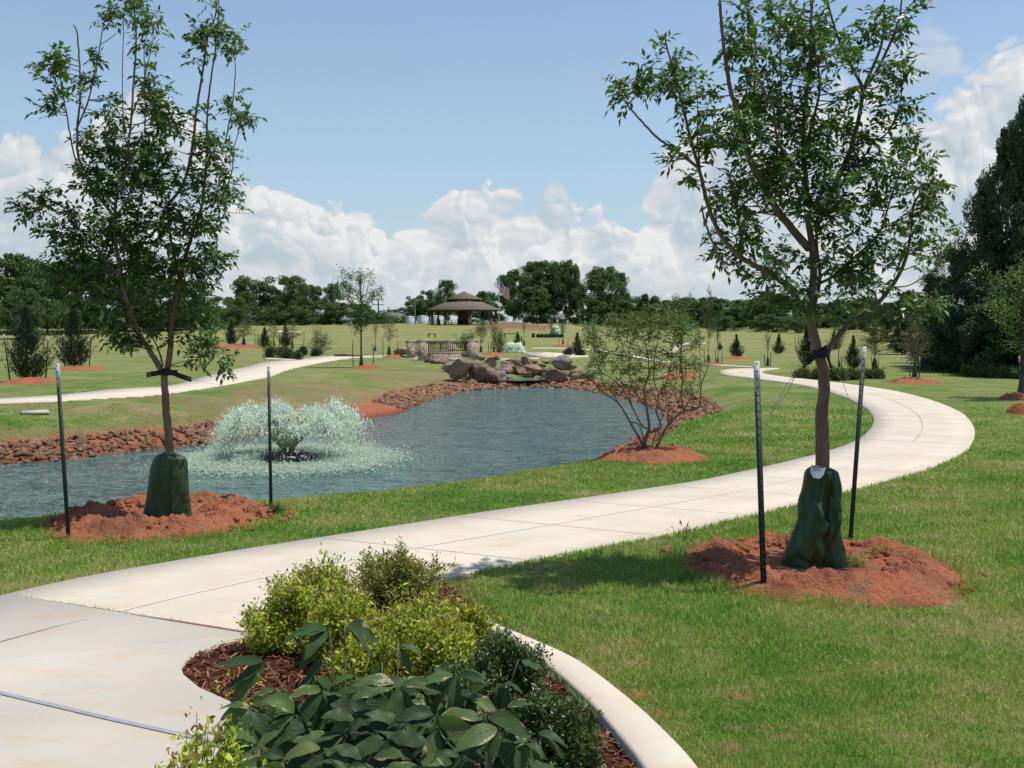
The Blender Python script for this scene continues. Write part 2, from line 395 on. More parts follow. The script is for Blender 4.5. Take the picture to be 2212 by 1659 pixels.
# ------------------------------------------------------------------ ground materials
SOIL = [(0.31, 0.105, 0.052), (0.45, 0.170, 0.085)]
def grass_color(n, p):
    """shared by the sod and the blades so that dry patches agree"""
    a = n.noise(p, 0.55, 4, 0.6); b = n.noise(n.map(p, (1, 1, 1), (9, 4, 0)), 2.6, 4, 0.65)
    c_ = n.noise(n.map(p, (1, 1.3, 1), (2, 7, 0)), 9, 3, 0.7); f = n.math('ADD', n.math('MULTIPLY', a, 0.5), n.math('ADD', n.math('MULTIPLY', b, 0.33), n.math('MULTIPLY', c_, 0.17)))
    return n.ramp(f, [(0.37, (0.080, 0.175, 0.028)), (0.44, (0.130, 0.215, 0.042)), (0.50, (0.195, 0.245, 0.068)), (0.56, (0.280, 0.265, 0.110)), (0.62, (0.35, 0.285, 0.18))]), f
def m_ground():
    m, n = newmat('sod'); p = n.geo('Position')
    gc, f = grass_color(n, p)
    mott = n.noise(p, 22, 5, 0.75); fine = n.noise(p, 90, 3, 0.7)
    gc = n.mix(n.rng(mott, 0.35, 0.7, 0.0, 0.8), gc, n.mix(1.0, gc, (0.55, 0.62, 0.5), 'MULTIPLY'))
    far = n.noise(n.map(p, (1, 3, 1)), 0.16, 3, 0.6)
    sepd = n.node('ShaderNodeVectorMath', operation='LENGTH'); n.put(sepd, 0, p); dist = sepd.outputs['Value']
    gc = n.mix(n.math('MULTIPLY', n.rng(dist, 30, 90), n.rng(far, 0.35, 0.62)), gc, (0.26, 0.235, 0.10))
    soilc = n.mix(n.noise(p, 6, 5, 0.7), SOIL[0], SOIL[1])
    soilc = n.mix(n.rng(n.noise(p, 30, 4, 0.7), 0.45, 0.75), soilc, (0.22, 0.07, 0.04))
    s = n.attr('soil')
    sm = n.rng(n.math('ADD', s, n.math('MULTIPLY', n.math('SUBTRACT', n.noise(p, 3.5, 6, 0.75), 0.5), 1.1)), 0.42, 0.62, 0, 1, True)
    strawm = n.math('MULTIPLY', n.rng(s, 0.1, 0.4), 0.6)
    gc = n.mix(strawm, gc, (0.25, 0.17, 0.095))
    wet = n.attr('wet')
    soilc = n.mix(wet, soilc, (0.16, 0.05, 0.035))
    brown = n.attr('brown'); soilc = n.mix(brown, soilc, (0.20, 0.125, 0.075))
    col = n.mix(sm, gc, soilc)
    h = n.math('ADD', n.math('MULTIPLY', mott, 1.0), n.math('MULTIPLY', fine, 0.5))
    nm = n.bump(h, 0.8, 0.05)
    n.out(n.bsdf(col, 0.95, nm, 0.1))
    return m
M_GROUND = m_ground()
def m_blade():
    m, n = newmat('grass_blades'); p = n.geo('Position')
    gc, f = grass_color(n, p); r = n.geo('Random Per Island')
    g2 = n.mix(n.rng(r, 0.0, 1.0), n.mix(1.0, gc, (1.0, 1.25, 0.85), 'MULTIPLY'), n.mix(1.0, gc, (1.9, 1.85, 1.45), 'MULTIPLY'))
    g2 = n.mix(n.math('GREATER_THAN', r, 0.925), g2, (0.36, 0.29, 0.15))
    b = n.bsdf(g2, 0.6, spec=0.25); tr = n.node('ShaderNodeBsdfTranslucent'); n.put(tr, 0, n.mix(1.0, g2, (1.1, 1.3, 0.6), 'MULTIPLY'))
    mx = n.node('ShaderNodeMixShader'); mx.inputs[0].default_value = 0.3; n.l.new(b, mx.inputs[1]); n.l.new(tr.outputs[0], mx.inputs[2]); n.out(mx.outputs[0])
    return m
M_BLADE = m_blade()
def m_soil(name='red_clay', k=1.0):
    m, n = newmat(name); p = n.geo('Position')
    c = n.mix(n.noise(p, 7, 5, 0.7), tuple(v * k for v in SOIL[0]), tuple(v * k for v in SOIL[1]))
    c = n.mix(n.rng(n.noise(p, 38, 4, 0.7), 0.5, 0.72), c, tuple(v * k for v in (0.21, 0.065, 0.035)))
    c = n.mix(n.rng(n.noise(p, 4.0, 5, 0.8), 0.53, 0.62, 0, .8), c, tuple(v * k for v in (0.26, 0.16, 0.095))); c = n.mix(n.rng(n.noise(p, 2.1, 4, 0.7), 0.50, 0.60, 0, .55), c, tuple(v * k for v in (0.17, 0.07, 0.045)))
    nm = n.bump(n.math('ADD', n.noise(p, 26, 6, 0.75), n.math('MULTIPLY', n.voro(p, 45), 0.4)), 0.9, 0.03)
    n.out(n.bsdf(c, 0.95, nm, 0.1)); return m
M_SOIL = m_soil()
def m_concrete(name, c1, c2, stain=0.5):
    m, n = newmat(name); p = n.geo('Position')
    a = n.noise(p, 0.9, 5, 0.6); b = n.noise(n.map(p, (1, 2.2, 1), (5, 2, 0), (0, 0, 0.5)), 2.2, 6, 0.68)
    c = n.mix(n.rng(a, 0.35, 0.65), c1, c2)
    c = n.mix(n.math('MULTIPLY', n.rng(b, 0.50, 0.70, 0, .75, True), stain), c, (0.56, 0.37, 0.24))
    c = n.mix(n.math('MULTIPLY', n.rng(n.noise(p, 6, 5, 0.7), 0.62, 0.72), stain * .5), c, (0.45, 0.27, 0.17))
    c = n.mix(n.rng(n.noise(p, 55, 4, 0.8), 0.5, 0.8, 0, 0.22), c, (0.33, 0.29, 0.25))
    nm = n.bump(n.noise(n.map(p, (3, 40, 3), rot=(0, 0, 0.3)), 6, 3, 0.6), 0.25, 0.004)
    n.out(n.bsdf(c, 0.85, nm, 0.25)); return m
M_CONC = m_concrete('broomed_concrete', (0.545, 0.480, 0.375), (0.615, 0.550, 0.435), 0.62)
M_CONC2 = m_concrete('older_concrete', (0.46, 0.43, 0.365), (0.53, 0.485, 0.40), 0.7)
M_JOINT = plain_mat('joint_dark', (0.30, 0.255, 0.215), (0.38, 0.33, 0.28), 20, 0.9)
M_JOINTR = plain_mat('joint_red', (0.24, 0.12, 0.09), (0.32, 0.2, 0.15), 20, 0.9)
M_JOINTG = plain_mat('joint_sealant', (0.27, 0.27, 0.30), (0.32, 0.32, 0.34), 20, 0.7)

# soil mounds round the trees: centre in the picture, half-width in picture units, rim height, label
MOUNDS = []
# ------------------------------------------------------------------ ground sheet
SOILSPOTS = [(1600, 1503, .09), (1560, 1505, .06), (1590, 1570, .06), (1655, 1570, .07), (1375, 1500, .12), (1270, 1455, .12), (1210, 1420, .10), (1580, 1615, .08), (1420, 1540, .1), (1500, 1655, .07), (1700, 1590, .08), (2020, 1300, .12),
             (1480, 1420, .05), (1395, 1330, .06), (1950, 1345, .05), (1240, 1430, .1), (1320, 1490, .1), (1180, 1397, .1), (1850, 1250, .1)]
def _vnoise(P):
    """cheap smooth value noise in 0..1"""
    i = np.floor(P).astype(int); f = P - i; f = f * f * (3 - 2 * f)
    def hsh(a, b): v = np.sin(a * 127.1 + b * 311.7) * 43758.5453; return v - np.floor(v)
    a = hsh(i[:, 0], i[:, 1]); b = hsh(i[:, 0] + 1, i[:, 1]); c = hsh(i[:, 0], i[:, 1] + 1); d = hsh(i[:, 0] + 1, i[:, 1] + 1)
    return (a * (1 - f[:, 0]) + b * f[:, 0]) * (1 - f[:, 1]) + (c * (1 - f[:, 0]) + d * f[:, 0]) * f[:, 1]
def soil_field(P):
    s = sdist(P[:, 0], P[:, 1]); x, y = P[:, 0], P[:, 1]
    w = 0.95 + 0.35 * np.sin(x * 1.3) * np.sin(y * 0.9 + 1)
    left = (x < -2) & (y > 15); far = y > 38
    w = np.where(left, 1.7, w); w = np.where(far, 1.7, w)
    a = np.clip(1.15 - (s / w) * 0.75, 0, 1.0)
    a = np.where(s > 8, 0, a)
    # dry, half-bare bank on the left
    dry = np.exp(-(((x + 7.0 - (y - 30) * 0.25) / 3.0) ** 2 + ((y - 33.5) / 4.5) ** 2)); a = np.maximum(a, 0.36 * dry * (s > 0))
    nn = _vnoise(P * .7 + 31) * .6 + _vnoise(P * 1.9 + 7) * .4; dry2 = np.clip((x + 20) / 6, 0, 1) * (x < -2) * (y > 17) * np.clip((s - 1.2) / .8, 0, 1) * np.clip((7.5 - s) / 2, 0, 1); a = np.maximum(a, np.clip((nn - .34) * 2.0, 0, .36) * dry2)
    for U, V, r in SOILSPOTS:
        c = g0(U, V); d = np.hypot((x - c[0]) / 1.6, y - c[1]); a = np.maximum(a, 0.62 * np.exp(-(d / (r * .8)) ** 2))
    # scuffed strip along the lawn side of the edging
    return a
def build_ground():
    r1 = 0.6 * 1.05 ** np.arange(0, 36); r1 = r1[r1 < 3.2]
    r2 = [3.2]
    while r2[-1] < 60: r2.append(r2[-1] * 1.0125)
    while r2[-1] < 4500: r2.append(r2[-1] * 1.035)
    R = np.concatenate([r1, r2])
    A = np.radians(np.concatenate([np.arange(-36, 36, 0.22), np.arange(36, 324, 4.0)]))
    nr, na = len(R), len(A)
    rr, aa = np.meshgrid(R, A, indexing='ij'); x = rr * np.sin(aa); y = rr * np.cos(aa)
    P = np.stack([x.ravel(), y.ravel()], 1); z = H(P[:, 0], P[:, 1])
    for poly in (MAINPOLY, LEFTPOLY, PAD): z = z - 0.05 * inpoly(P, poly)
    nb = (np.hypot(P[:, 0], P[:, 1] - 5) < 4); bd = np.full(len(P), 9.0); bd[nb] = segdist(P[nb], BED); z = z - 0.16 * (inpoly(P, BED) | ((bd < 0.11) & (P[:, 1] < 6.9)))
    # small-scale unevenness of the lawn
    soil = soil_field(P); s = sdist(P[:, 0], P[:, 1])
    wet = np.clip(1 - s / 0.45, 0, 1) * (s > -1.5)
    brown = np.exp(-((P[:, 0] - 0.2) / 5.0) ** 2 - ((P[:, 1] - 127) / 5.5) ** 2); soil = np.maximum(soil, np.where(brown > 0.35, 0.95, 0)); brown = (brown > 0.2).astype(float)
    V = np.vstack([np.column_stack([P, z]), [[0, 0, 0]]])
    i, j = np.meshgrid(np.arange(nr - 1), np.arange(na), indexing='ij'); j2 = (j + 1) % na
    q = np.stack([i * na + j, i * na + j2, (i + 1) * na + j2, (i + 1) * na + j], -1).reshape(-1, 4)[:, ::-1]
    f3 = np.array([[k, (k + 1) % na, nr * na] for k in range(na)])
    ap = lambda a: np.append(a, 0)
    o = mk('ground', V, [f3, q], M_GROUND, smooth=True, attrs={'soil': ap(soil), 'wet': ap(wet), 'brown': ap(brown)})
    tag(o, kind='structure')
build_ground()

# ------------------------------------------------------------------ water
def m_water():
    m, n = newmat('pond_water'); p = n.geo('Position')
    w1 = n.noise(n.map(p, (1.0, 2.6, 1)), 1.6, 3, 0.6, 0.6); w2 = n.noise(n.map(p, (1.0, 1.8, 1), (3, 7, 0)), 4.5, 3, 0.6, 0.4); w3 = n.noise(p, 19, 2, 0.6)
    w0 = n.noise(n.map(p, (1.0, 2.4, 1), (1, 2, 0)), 0.55, 3, 0.55, 0.8); h = n.math('ADD', n.math('ADD', n.math('MULTIPLY', w0, 1.7), n.math('MULTIPLY', w1, 0.9)), n.math('ADD', n.math('MULTIPLY', w2, 0.42), n.math('MULTIPLY', w3, 0.12)))
    calm = n.rng(n.node('ShaderNodeSeparateXYZ').outputs[0], 0, 1) if False else 1.0
    nm = n.bump(h, 1.0, 0.8)
    col = n.mix(n.rng(n.noise(n.map(p, (1, 3, 1)), 0.5, 3), 0.3, 0.7), (0.125, 0.240, 0.215), (0.190, 0.315, 0.280))
    n.out(n.bsdf(col, 0.12, nm, 0.5, IOR=1.33)); return m
M_WATER = m_water()
def build_water():
    V = [[-26, 8.5, WATER], [9.5, 8.5, WATER], [9.5, 47.5, WATER], [-26, 47.5, WATER]]
    tag(mk('pond_water', V, np.array([[0, 1, 2, 3]]), M_WATER), kind='structure')
build_water()
# little upper pool between the boulders
pc = hit(1120, 822); a = np.arange(20) / 20 * 2 * math.pi
pv = np.column_stack([pc[0] + 1.35 * np.cos(a) * (1 + .15 * np.sin(3 * a)), pc[1] + 1.3 * np.sin(a), np.full(20, pc[2] + 0.06)])
UPOOL = pc
tag(mk('upper_pool_water', pv, np.arange(20)[None], M_WATER), kind='structure')

# ------------------------------------------------------------------ slabs
def strip(name, A, B, mat, thick=0.12, lift=0.012, nc=5):
    n = len(A); V = []
    for k in range(nc):
        t = k / (nc - 1); Q = A * (1 - t) + B * t; V.append(np.column_stack([Q, H(Q[:, 0], Q[:, 1]) + lift]))
    V = np.array(V)                                  # nc,n,3
    lo = V[[0, -1]].copy(); lo[:, :, 2] -= thick
    Vf = np.vstack([V.reshape(-1, 3), lo.reshape(-1, 3)])
    i, j = np.meshgrid(np.arange(nc - 1), np.arange(n - 1), indexing='ij')
    q = np.stack([i * n + j, (i + 1) * n + j, (i + 1) * n + j + 1, i * n + j + 1], -1).reshape(-1, 4)
    k = np.arange(n - 1); b0 = nc * n
    s1 = np.stack([k, k + 1, b0 + k + 1, b0 + k], 1); s2 = np.stack([(nc - 1) * n + k + 1, (nc - 1) * n + k, b0 + n + k, b0 + n + k + 1], 1)
    return mk(name, Vf, np.vstack([q, s1, s2]), mat, smooth=False)
tag(strip('path', PA, PB, M_CONC), kind='structure')
tag(strip('branch_path', LA, LB, M_CONC, nc=3), kind='structure')
def slab(name, poly, z, mat, thick=0.12):
    import mathutils
    n = len(poly); V = np.vstack([np.column_stack([poly, np.full(n, z)]), np.column_stack([poly, np.full(n, z - thick)])])
    tri = np.array(mathutils.geometry.tessellate_polygon([[Vector((a, b, 0)) for a, b in poly]]))
    k = np.arange(n); k2 = (k + 1) % n
    o = mk(name, V, [tri, np.stack([k, k2, k2 + n, k + n], 1)], mat)
    bm = bmesh.new(); bm.from_mesh(o.data); bmesh.ops.recalc_face_normals(bm, faces=bm.faces)
    tf = [f for f in bm.faces if abs(f.normal.z) > 0.9]
    for f in tf:
        if f.normal.z < 0: f.normal_flip()
    bm.to_mesh(o.data); bm.free(); return o
tag(slab('plaza_slab', PAD, 0.012, M_CONC2), kind='structure')
# joints: thin sheets 4 mm over the slab
def ribbon(mb, L, w, dz):
    L = np.asarray(L); d = np.gradient(L, axis=0); nn = np.stack([-d[:, 1], d[:, 0]], 1); nn /= np.linalg.norm(nn, axis=1)[:, None] + 1e-9
    a = L + nn * w / 2; b = L - nn * w / 2; n = len(L)
    za = H(a[:, 0], a[:, 1]) + dz; zb = H(b[:, 0], b[:, 1]) + dz; k = np.arange(n - 1)
    mb.add(np.vstack([np.column_stack([a, za]), np.column_stack([b, zb])]), f4=np.stack([k, n + k, n + k + 1, k + 1], 1))
mb = MB(); mid = (PA + PB) / 2
along = np.concatenate([[0], np.cumsum(np.linalg.norm(np.diff(mid, axis=0), axis=1))])
for s in np.arange(2.2, along[-1] - 1, 1.5):
    k = int(np.searchsorted(along, s)); t = np.linspace(0.01, 0.99, 9)[:, None]
    ribbon(mb, PA[k] * (1 - t) + PB[k] * t, 0.008 if s < 14 else 0.016, 0.0150)
tag(mb.build('path_joint', M_JOINT), kind='structure')
mb = MB(); ribbon(mb, mid[60:], 0.012, 0.0165); tag(mb.build('path_centre_joint', M_JOINT), kind='structure')
mb = MB(); ribbon(mb, mid[:60], 0.018, 0.0152)
tag(mb.build('path_centre_groove', plain_mat('pale_joint', (0.70, 0.66, 0.58), (0.6, 0.56, 0.5), 10, 0.8)), kind='structure')
mb = MB(); ribbon(mb, resample(np.array(JL), 24), 0.020, 0.0158); tag(mb.build('expansion_joint', M_JOINTR), kind='structure')
mb = MB(); ribbon(mb, resample(np.array([g0(-60, 1488), g0(0, 1503), g0(240, 1560), g0(470, 1611), g0(560, 1634)]), 30), 0.028, 0.0158)
tag(mb.build('sealant_joint', M_JOINTG), kind='structure')
mb = MB(); ribbon(mb, resample(np.array([g0(-60, 1405), g0(0, 1392), g0(120, 1358), g0(232, 1331)]), 20), 0.012, 0.0158)
tag(mb.build('tooled_joint', M_JOINT), kind='structure')

# ------------------------------------------------------------------ bed: mulch floor, edging
import mathutils
M_MULCH = plain_mat('bark_mulch', (0.13, 0.05, 0.03), (0.05, 0.022, 0.015), 30, 0.95, 1.0, 0.03, 0.1, 6)
def build_bed():
    gx = np.arange(-2.2, 1.6, 0.05); gy = np.arange(2.4, 7.2, 0.05)
    X, Y = np.meshgrid(gx, gy, indexing='ij'); P = np.stack([X.ravel(), Y.ravel()], 1)
    d = segdist(P, BED); ins = inpoly(P, BED); sgn = np.where(ins, d, -d)
    nz = np.array([mnoise.fractal(Vector((x * 6, y * 6, 0)), 1, 2, 3) for x, y in P]) * 0.012
    z = -0.028 + 0.035 * np.clip(sgn / 0.5, 0, 1) + nz
    ok = (sgn > -0.14).reshape(X.shape); ny = len(gy); i, j = np.meshgrid(np.arange(len(gx) - 1), np.arange(ny - 1), indexing='ij')
    m = (ok[:-1, :-1] & ok[1:, :-1] & ok[1:, 1:] & ok[:-1, 1:]).ravel()
    q = np.stack([i * ny + j, (i + 1) * ny + j, (i + 1) * ny + j + 1, i * ny + j + 1], -1).reshape(-1, 4)[m]
    tag(mk('mulch_bed', np.column_stack([P, z]), q, M_MULCH, smooth=True), kind='structure')
    rs = np.random.RandomState(5); Q = rs.uniform([-2.2, 3.0], [1.5, 6.9], (26000, 2)); Q = Q[inpoly(Q, BED)]
    n = len(Q); ang = rs.uniform(0, 6.28, n); L = rs.uniform(0.008, 0.035, n); w = rs.uniform(.0015, .005, n); tilt = rs.normal(0, .35, n)
    dd = segdist(Q, BED); z0 = -0.025 + 0.035 * np.clip(dd / .5, 0, 1) + rs.uniform(0, 0.02, n)
    ax = np.stack([np.cos(ang) * np.cos(tilt), np.sin(ang) * np.cos(tilt), np.sin(tilt)], 1); bx = np.stack([-np.sin(ang), np.cos(ang), rs.normal(0, .4, n)], 1)
    c = np.column_stack([Q, z0]); V = np.stack([c - ax * L[:, None] - bx * w[:, None], c + ax * L[:, None] - bx * w[:, None], c + ax * L[:, None] * .9 + bx * w[:, None], c - ax * L[:, None] + bx * w[:, None]], 1).reshape(-1, 3)
    m, nn = newmat('bark_shreds'); r = nn.geo('Random Per Island')
    nn.out(nn.bsdf(nn.ramp(r, [(0, (0.05, 0.018, 0.010)), (.5, (0.15, 0.055, 0.028)), (.85, (0.24, 0.10, 0.05)), (1, (0.34, 0.20, 0.12))]), 0.9, spec=0.15))
    tag(mk('mulch_shreds', V, np.arange(4 * n).reshape(-1, 4), m), 'reddish brown shredded bark mulch covering the planting bed', 'mulch', kind='stuff')
build_bed()
# edging strip between bed and lawn
ko = [(1030, 1330), (1070, 1354), (1140, 1384), (1250, 1434), (1350, 1508), (1430, 1580), (1502, 1659), (1560, 1760), (1570, 1900)]
ki = [(1022, 1344), (1060, 1374), (1124, 1404), (1192, 1452), (1270, 1522), (1330, 1590), (1384, 1659), (1436, 1760), (1440, 1900)]
KO = resample(catmull([g0(*p) for p in ko], 6), 90); KI = resample(catmull([g0(*p) for p in ki], 6), 90)
KERB = np.vstack([KO, KI[::-1]])
def build_kerb():
    n = len(KO); h = 0.026
    rows = [np.column_stack([KO, np.full(n, -0.15)]), np.column_stack([KO, np.full(n, h - .012)]), np.column_stack([KO * .92 + KI * .08, np.full(n, h)]), np.column_stack([KO * .08 + KI * .92, np.full(n, h)]), np.column_stack([KI, np.full(n, h - .012)]), np.column_stack([KI, np.full(n, -0.18)])]
    V = np.vstack(rows); q = []
    for r in range(5):
        k = np.arange(n - 1); q.append(np.stack([r * n + k, r * n + k + 1, (r + 1) * n + k + 1, (r + 1) * n + k], 1))
    tag(mk('kerb', V, np.vstack(q), M_CONC), kind='structure')
build_kerb()

# ------------------------------------------------------------------ soil mounds
def mound(U, V, rU, rV, h, label, group=None, inner=0.5, seed=0, n1=110, n2=34, clods=120, flat=False, z0=None):
    c = hit(U, V); rx = rU / F * c[1]
    # half depth from the picture: far and near rims
    cy = (g0z(U, V + rV, c[2])[1] + g0z(U, V - rV, c[2])[1]) / 2; ry = abs(g0z(U, V - rV, c[2])[1] - g0z(U, V + rV, c[2])[1]) / 2
    ry = min(ry, rx * 1.25); ry = max(ry, rx * 0.6); c = np.array([c[0], c[1], 0]); rs = np.random.RandomState(seed)
    th = np.arange(n1) / n1 * 2 * math.pi; rad = np.linspace(0, 1.12, n2); T, Rr = np.meshgrid(th, rad, indexing='ij')
    wob = np.array([1 + 0.16 * mnoise.noise(Vector((math.cos(t) * 1.7, math.sin(t) * 1.7, seed))) + .05 * mnoise.noise(Vector((math.cos(t) * 6, math.sin(t) * 6, seed))) for t in th])[:, None]
    x = c[0] + Rr * wob * rx * np.cos(T); y = c[1] + Rr * wob * ry * np.sin(T)
    prof = np.where(Rr < 1, np.exp(-((Rr - 0.74) / 0.17) ** 2) * (1 - np.clip((Rr - .9) / .12, 0, 1)), 0)
    if flat: prof = np.clip(1 - Rr ** 2, 0, 1) ** .8
    ampt = np.array([0.85 + 0.5 * mnoise.noise(Vector((math.cos(t) * 1.5, math.sin(t) * 1.5, seed + 9))) for t in th])[:, None]
    nz = np.array([mnoise.fractal(Vector((a, b, seed)), 0.75, 2.2, 5) + .55 * mnoise.fractal(Vector((a * 3.1, b * 3.1, seed)), .6, 2.2, 3) for a, b in zip((x / rx * 4.5).ravel(), (y / rx * 4.5).ravel())]).reshape(x.shape)
    edge = np.clip((1.12 - Rr) / 0.2, 0, 1) * (.35 + .65 * np.clip((Rr - .42) / .2, 0, 1))
    z = H(x, y) + h * prof * ampt + (0.14 * h + 0.50 * h * prof) * nz * edge + 0.028 * np.clip((1.12 - Rr) / 0.15, 0, 1) - 0.03 * (Rr > 1.1)
    V3 = np.stack([x, y, z], -1).reshape(-1, 3)
    i, j = np.meshgrid(np.arange(n1), np.arange(n2 - 1), indexing='ij'); i2 = (i + 1) % n1
    q = np.stack([i * n2 + j, i * n2 + j + 1, i2 * n2 + j + 1, i2 * n2 + j], -1).reshape(-1, 4)
    V3 = V3 - np.array([c[0], c[1], 0]); vs = [V3]; f3 = []; off = len(V3)
    ic = ICO1
    if clods:
        for k in range(clods):
            t = rs.uniform(0, 6.28); r = rs.normal(.78, .2); r = min(max(r, .3), 1.2); s = rx * rs.uniform(0.007, 0.036) * (1.4 if rs.rand() < .12 else 1)
            px, py = c[0] + r * rx * math.cos(t), c[1] + r * ry * math.sin(t)
            pr = math.exp(-((r - 0.72) / 0.2) ** 2) if not flat else max(1 - r * r, 0) ** .8
            pz = float(H(px, py)) + h * pr * 0.9 + s * .2
            vv = ic[0] * rs.uniform(.6, 1.1, (len(ic[0]), 1)) * s * rs.uniform(.7, 1.3, 3) + np.array([px - c[0], py - c[1], pz]); vs.append(vv); f3.append(ic[1] + off); off += len(vv)
    o = mk('soil_mound', np.vstack(vs), [q] + ([np.vstack(f3)] if f3 else []), M_SOIL, smooth=True, loc=(c[0], c[1], 0))
    tag(o, label, 'soil mound', group or 'red soil mounds round the planted trees')
    MOUNDS.append((c[0], c[1], rx * 0.98, ry * 0.98))
    return o
def g0z(U, V, z): d = ray(U, V); t = (z - CAMZ) / d[2]; return np.array([d[0] * t, d[1] * t])
def ico(sub):
    bm = bmesh.new(); bmesh.ops.create_icosphere(bm, subdivisions=sub, radius=1.0)
    v = np.array([p.co[:] for p in bm.verts]); f = np.array([[q.index for q in p.verts] for p in bm.faces]); bm.free(); return v, f
ICO1, ICO2, ICO3, ICO4 = ico(1), ico(2), ico(3), ico(4)
mound(1765, 1228, 285, 66, 0.08, 'wide ring of crumbled red clay round the slumped dark green bag, beside the path bend', seed=3, clods=800, n1=200, n2=60)
mound(352, 1122, 232, 46, 0.105, 'red clay mound under the upright green bag at the pond edge', seed=8, clods=800, n1=200, n2=60)
mound(1400, 985, 112, 22, 0.11, 'red clay heap round the foot of the many-stemmed bush by the water', seed=12, clods=160, n1=140, n2=40, flat=True)

# ------------------------------------------------------------------ grass blades
def build_grass():
    rs = np.random.RandomState(11)
    N = 640000; d0, d1 = 3.3, 30.0
    d = d0 * (d1 / d0) ** rs.rand(N); a = rs.uniform(-0.53, 0.53, N)
    P = np.stack([d * np.sin(a), d * np.cos(a)], 1)
    keep = np.ones(N, bool)
    GAP = np.array([g0(*p) for p in [(540, 1378), (640, 1340), (760, 1305), (860, 1275), (962, 1258), (1075, 1352), (1000, 1400), (600, 1400)]])
    for poly in (MAINPOLY, PAD, KERB, BED, LEFTPOLY, GAP): keep &= ~inpoly(P, poly)
    s = sdist(P[:, 0], P[:, 1]); keep &= s > 0.6
    for cx, cy, rx, ry in MOUNDS:
        q = ((P[:, 0] - cx) / rx) ** 2 + ((P[:, 1] - cy) / ry) ** 2; keep &= (q > 0.74 + 0.36 * rs.rand(N) ** .5) | (rs.rand(N) < 0.02)
    sf = soil_field(P); keep &= rs.rand(N) < np.clip((31 - d) / 17, 0, 1); keep &= sf < 0.30 + 0.55 * rs.rand(N)
    P = P[keep]; d = d[keep]; n = len(P)
    nz = np.array([mnoise.noise(Vector((x * 1.1, y * 1.1, 3))) for x, y in P[:, :]]) if n < 1 else _vnoise(P * 1.1) 
    nz2 = _vnoise(P * 5 + 20)
    h = (0.014 + 0.016 * nz + 0.014 * nz2) * rs.uniform(0.6, 1.5, n); h = np.clip(h, .008, .06)
    # longer, lusher fringe round the mound and the path edge
    for cx, cy, rx, ry in MOUNDS[:2]:
        q = np.sqrt(((P[:, 0] - cx) / rx) ** 2 + ((P[:, 1] - cy) / ry) ** 2); h *= 1 + 0.9 * np.exp(-((q - 1.08) / .12) ** 2)
    h *= np.where(d > 12, 1 + (d - 12) / 25, 1)
    w = 0.0022 * (d / 4.0) ** 1.0 * rs.uniform(.7, 1.4, n); w = np.clip(w, .002, .02)
    az = rs.uniform(0, 6.283, n); lean = rs.normal(0, 0.9, n)
    dx = np.stack([np.cos(az), np.sin(az)], 1); lx = rs.uniform(0, 6.283, n); L = np.stack([np.cos(lx), np.sin(lx)], 1) * (np.abs(lean) * h)[:, None]
    z = H(P[:, 0], P[:, 1])
    b0 = np.column_stack([P - dx * w[:, None], z - .004]); b1 = np.column_stack([P + dx * w[:, None], z - .004])
    tip = np.column_stack([P + L, z + h * np.clip(1 - 0.35 * np.abs(lean), .3, 1)])
    V = np.stack([b0, b1, tip], 1).reshape(-1, 3)
    o = mk('grass', V, np.arange(3 * n).reshape(-1, 3), M_BLADE)
    tag(o, 'short mown lawn grass between the path and the pond', 'grass', kind='stuff')
    return n
build_grass()
# ------------------------------------------------------------------ leaves
def frames(D, Nn):
    D = D / (np.linalg.norm(D, axis=1)[:, None] + 1e-9)
    S = np.cross(Nn, D); S /= np.linalg.norm(S, axis=1)[:, None] + 1e-9
    return D, S, np.cross(D, S)
LEAF2 = (np.array([[0, 0, 0], [.45, .5, .08], [1, 0, -.06], [.45, -.5, .08]]), np.array([[0, 2, 1], [0, 3, 2]]))
LEAF8 = (np.array([[0, 0, 0], [.3, .42, .07], [.7, .34, .04], [1, 0, -.12], [.7, -.34, .04], [.3, -.42, .07], [.32, 0, 0], [.7, 0, -.03]]),
         np.array([[0, 6, 1], [1, 6, 7], [1, 7, 2], [2, 7, 3], [0, 5, 6], [5, 7, 6], [5, 4, 7], [4, 3, 7]]))
def leaves(C, D, Nn, L, W, tpl=LEAF2):
    """C base points, D directions, Nn rough normals, L lengths, W widths"""
    D, S, U = frames(np.asarray(D, float), np.asarray(Nn, float)); T, Fq = tpl; n = len(C); k = len(T)
    L = np.broadcast_to(L, (n,)); W = np.broadcast_to(W, (n,))
    V = (C[:, None, :] + D[:, None, :] * (T[None, :, 0] * L[:, None])[..., None] + S[:, None, :] * (T[None, :, 1] * W[:, None])[..., None]
         + U[:, None, :] * (T[None, :, 2] * L[:, None])[..., None])
    f = (Fq[None] + (np.arange(n) * k)[:, None, None]).reshape(-1, 3)
    return V.reshape(-1, 3), f
def rand_dirs(rs, n):
    v = rs.normal(size=(n, 3)); return v / np.linalg.norm(v, axis=1)[:, None]

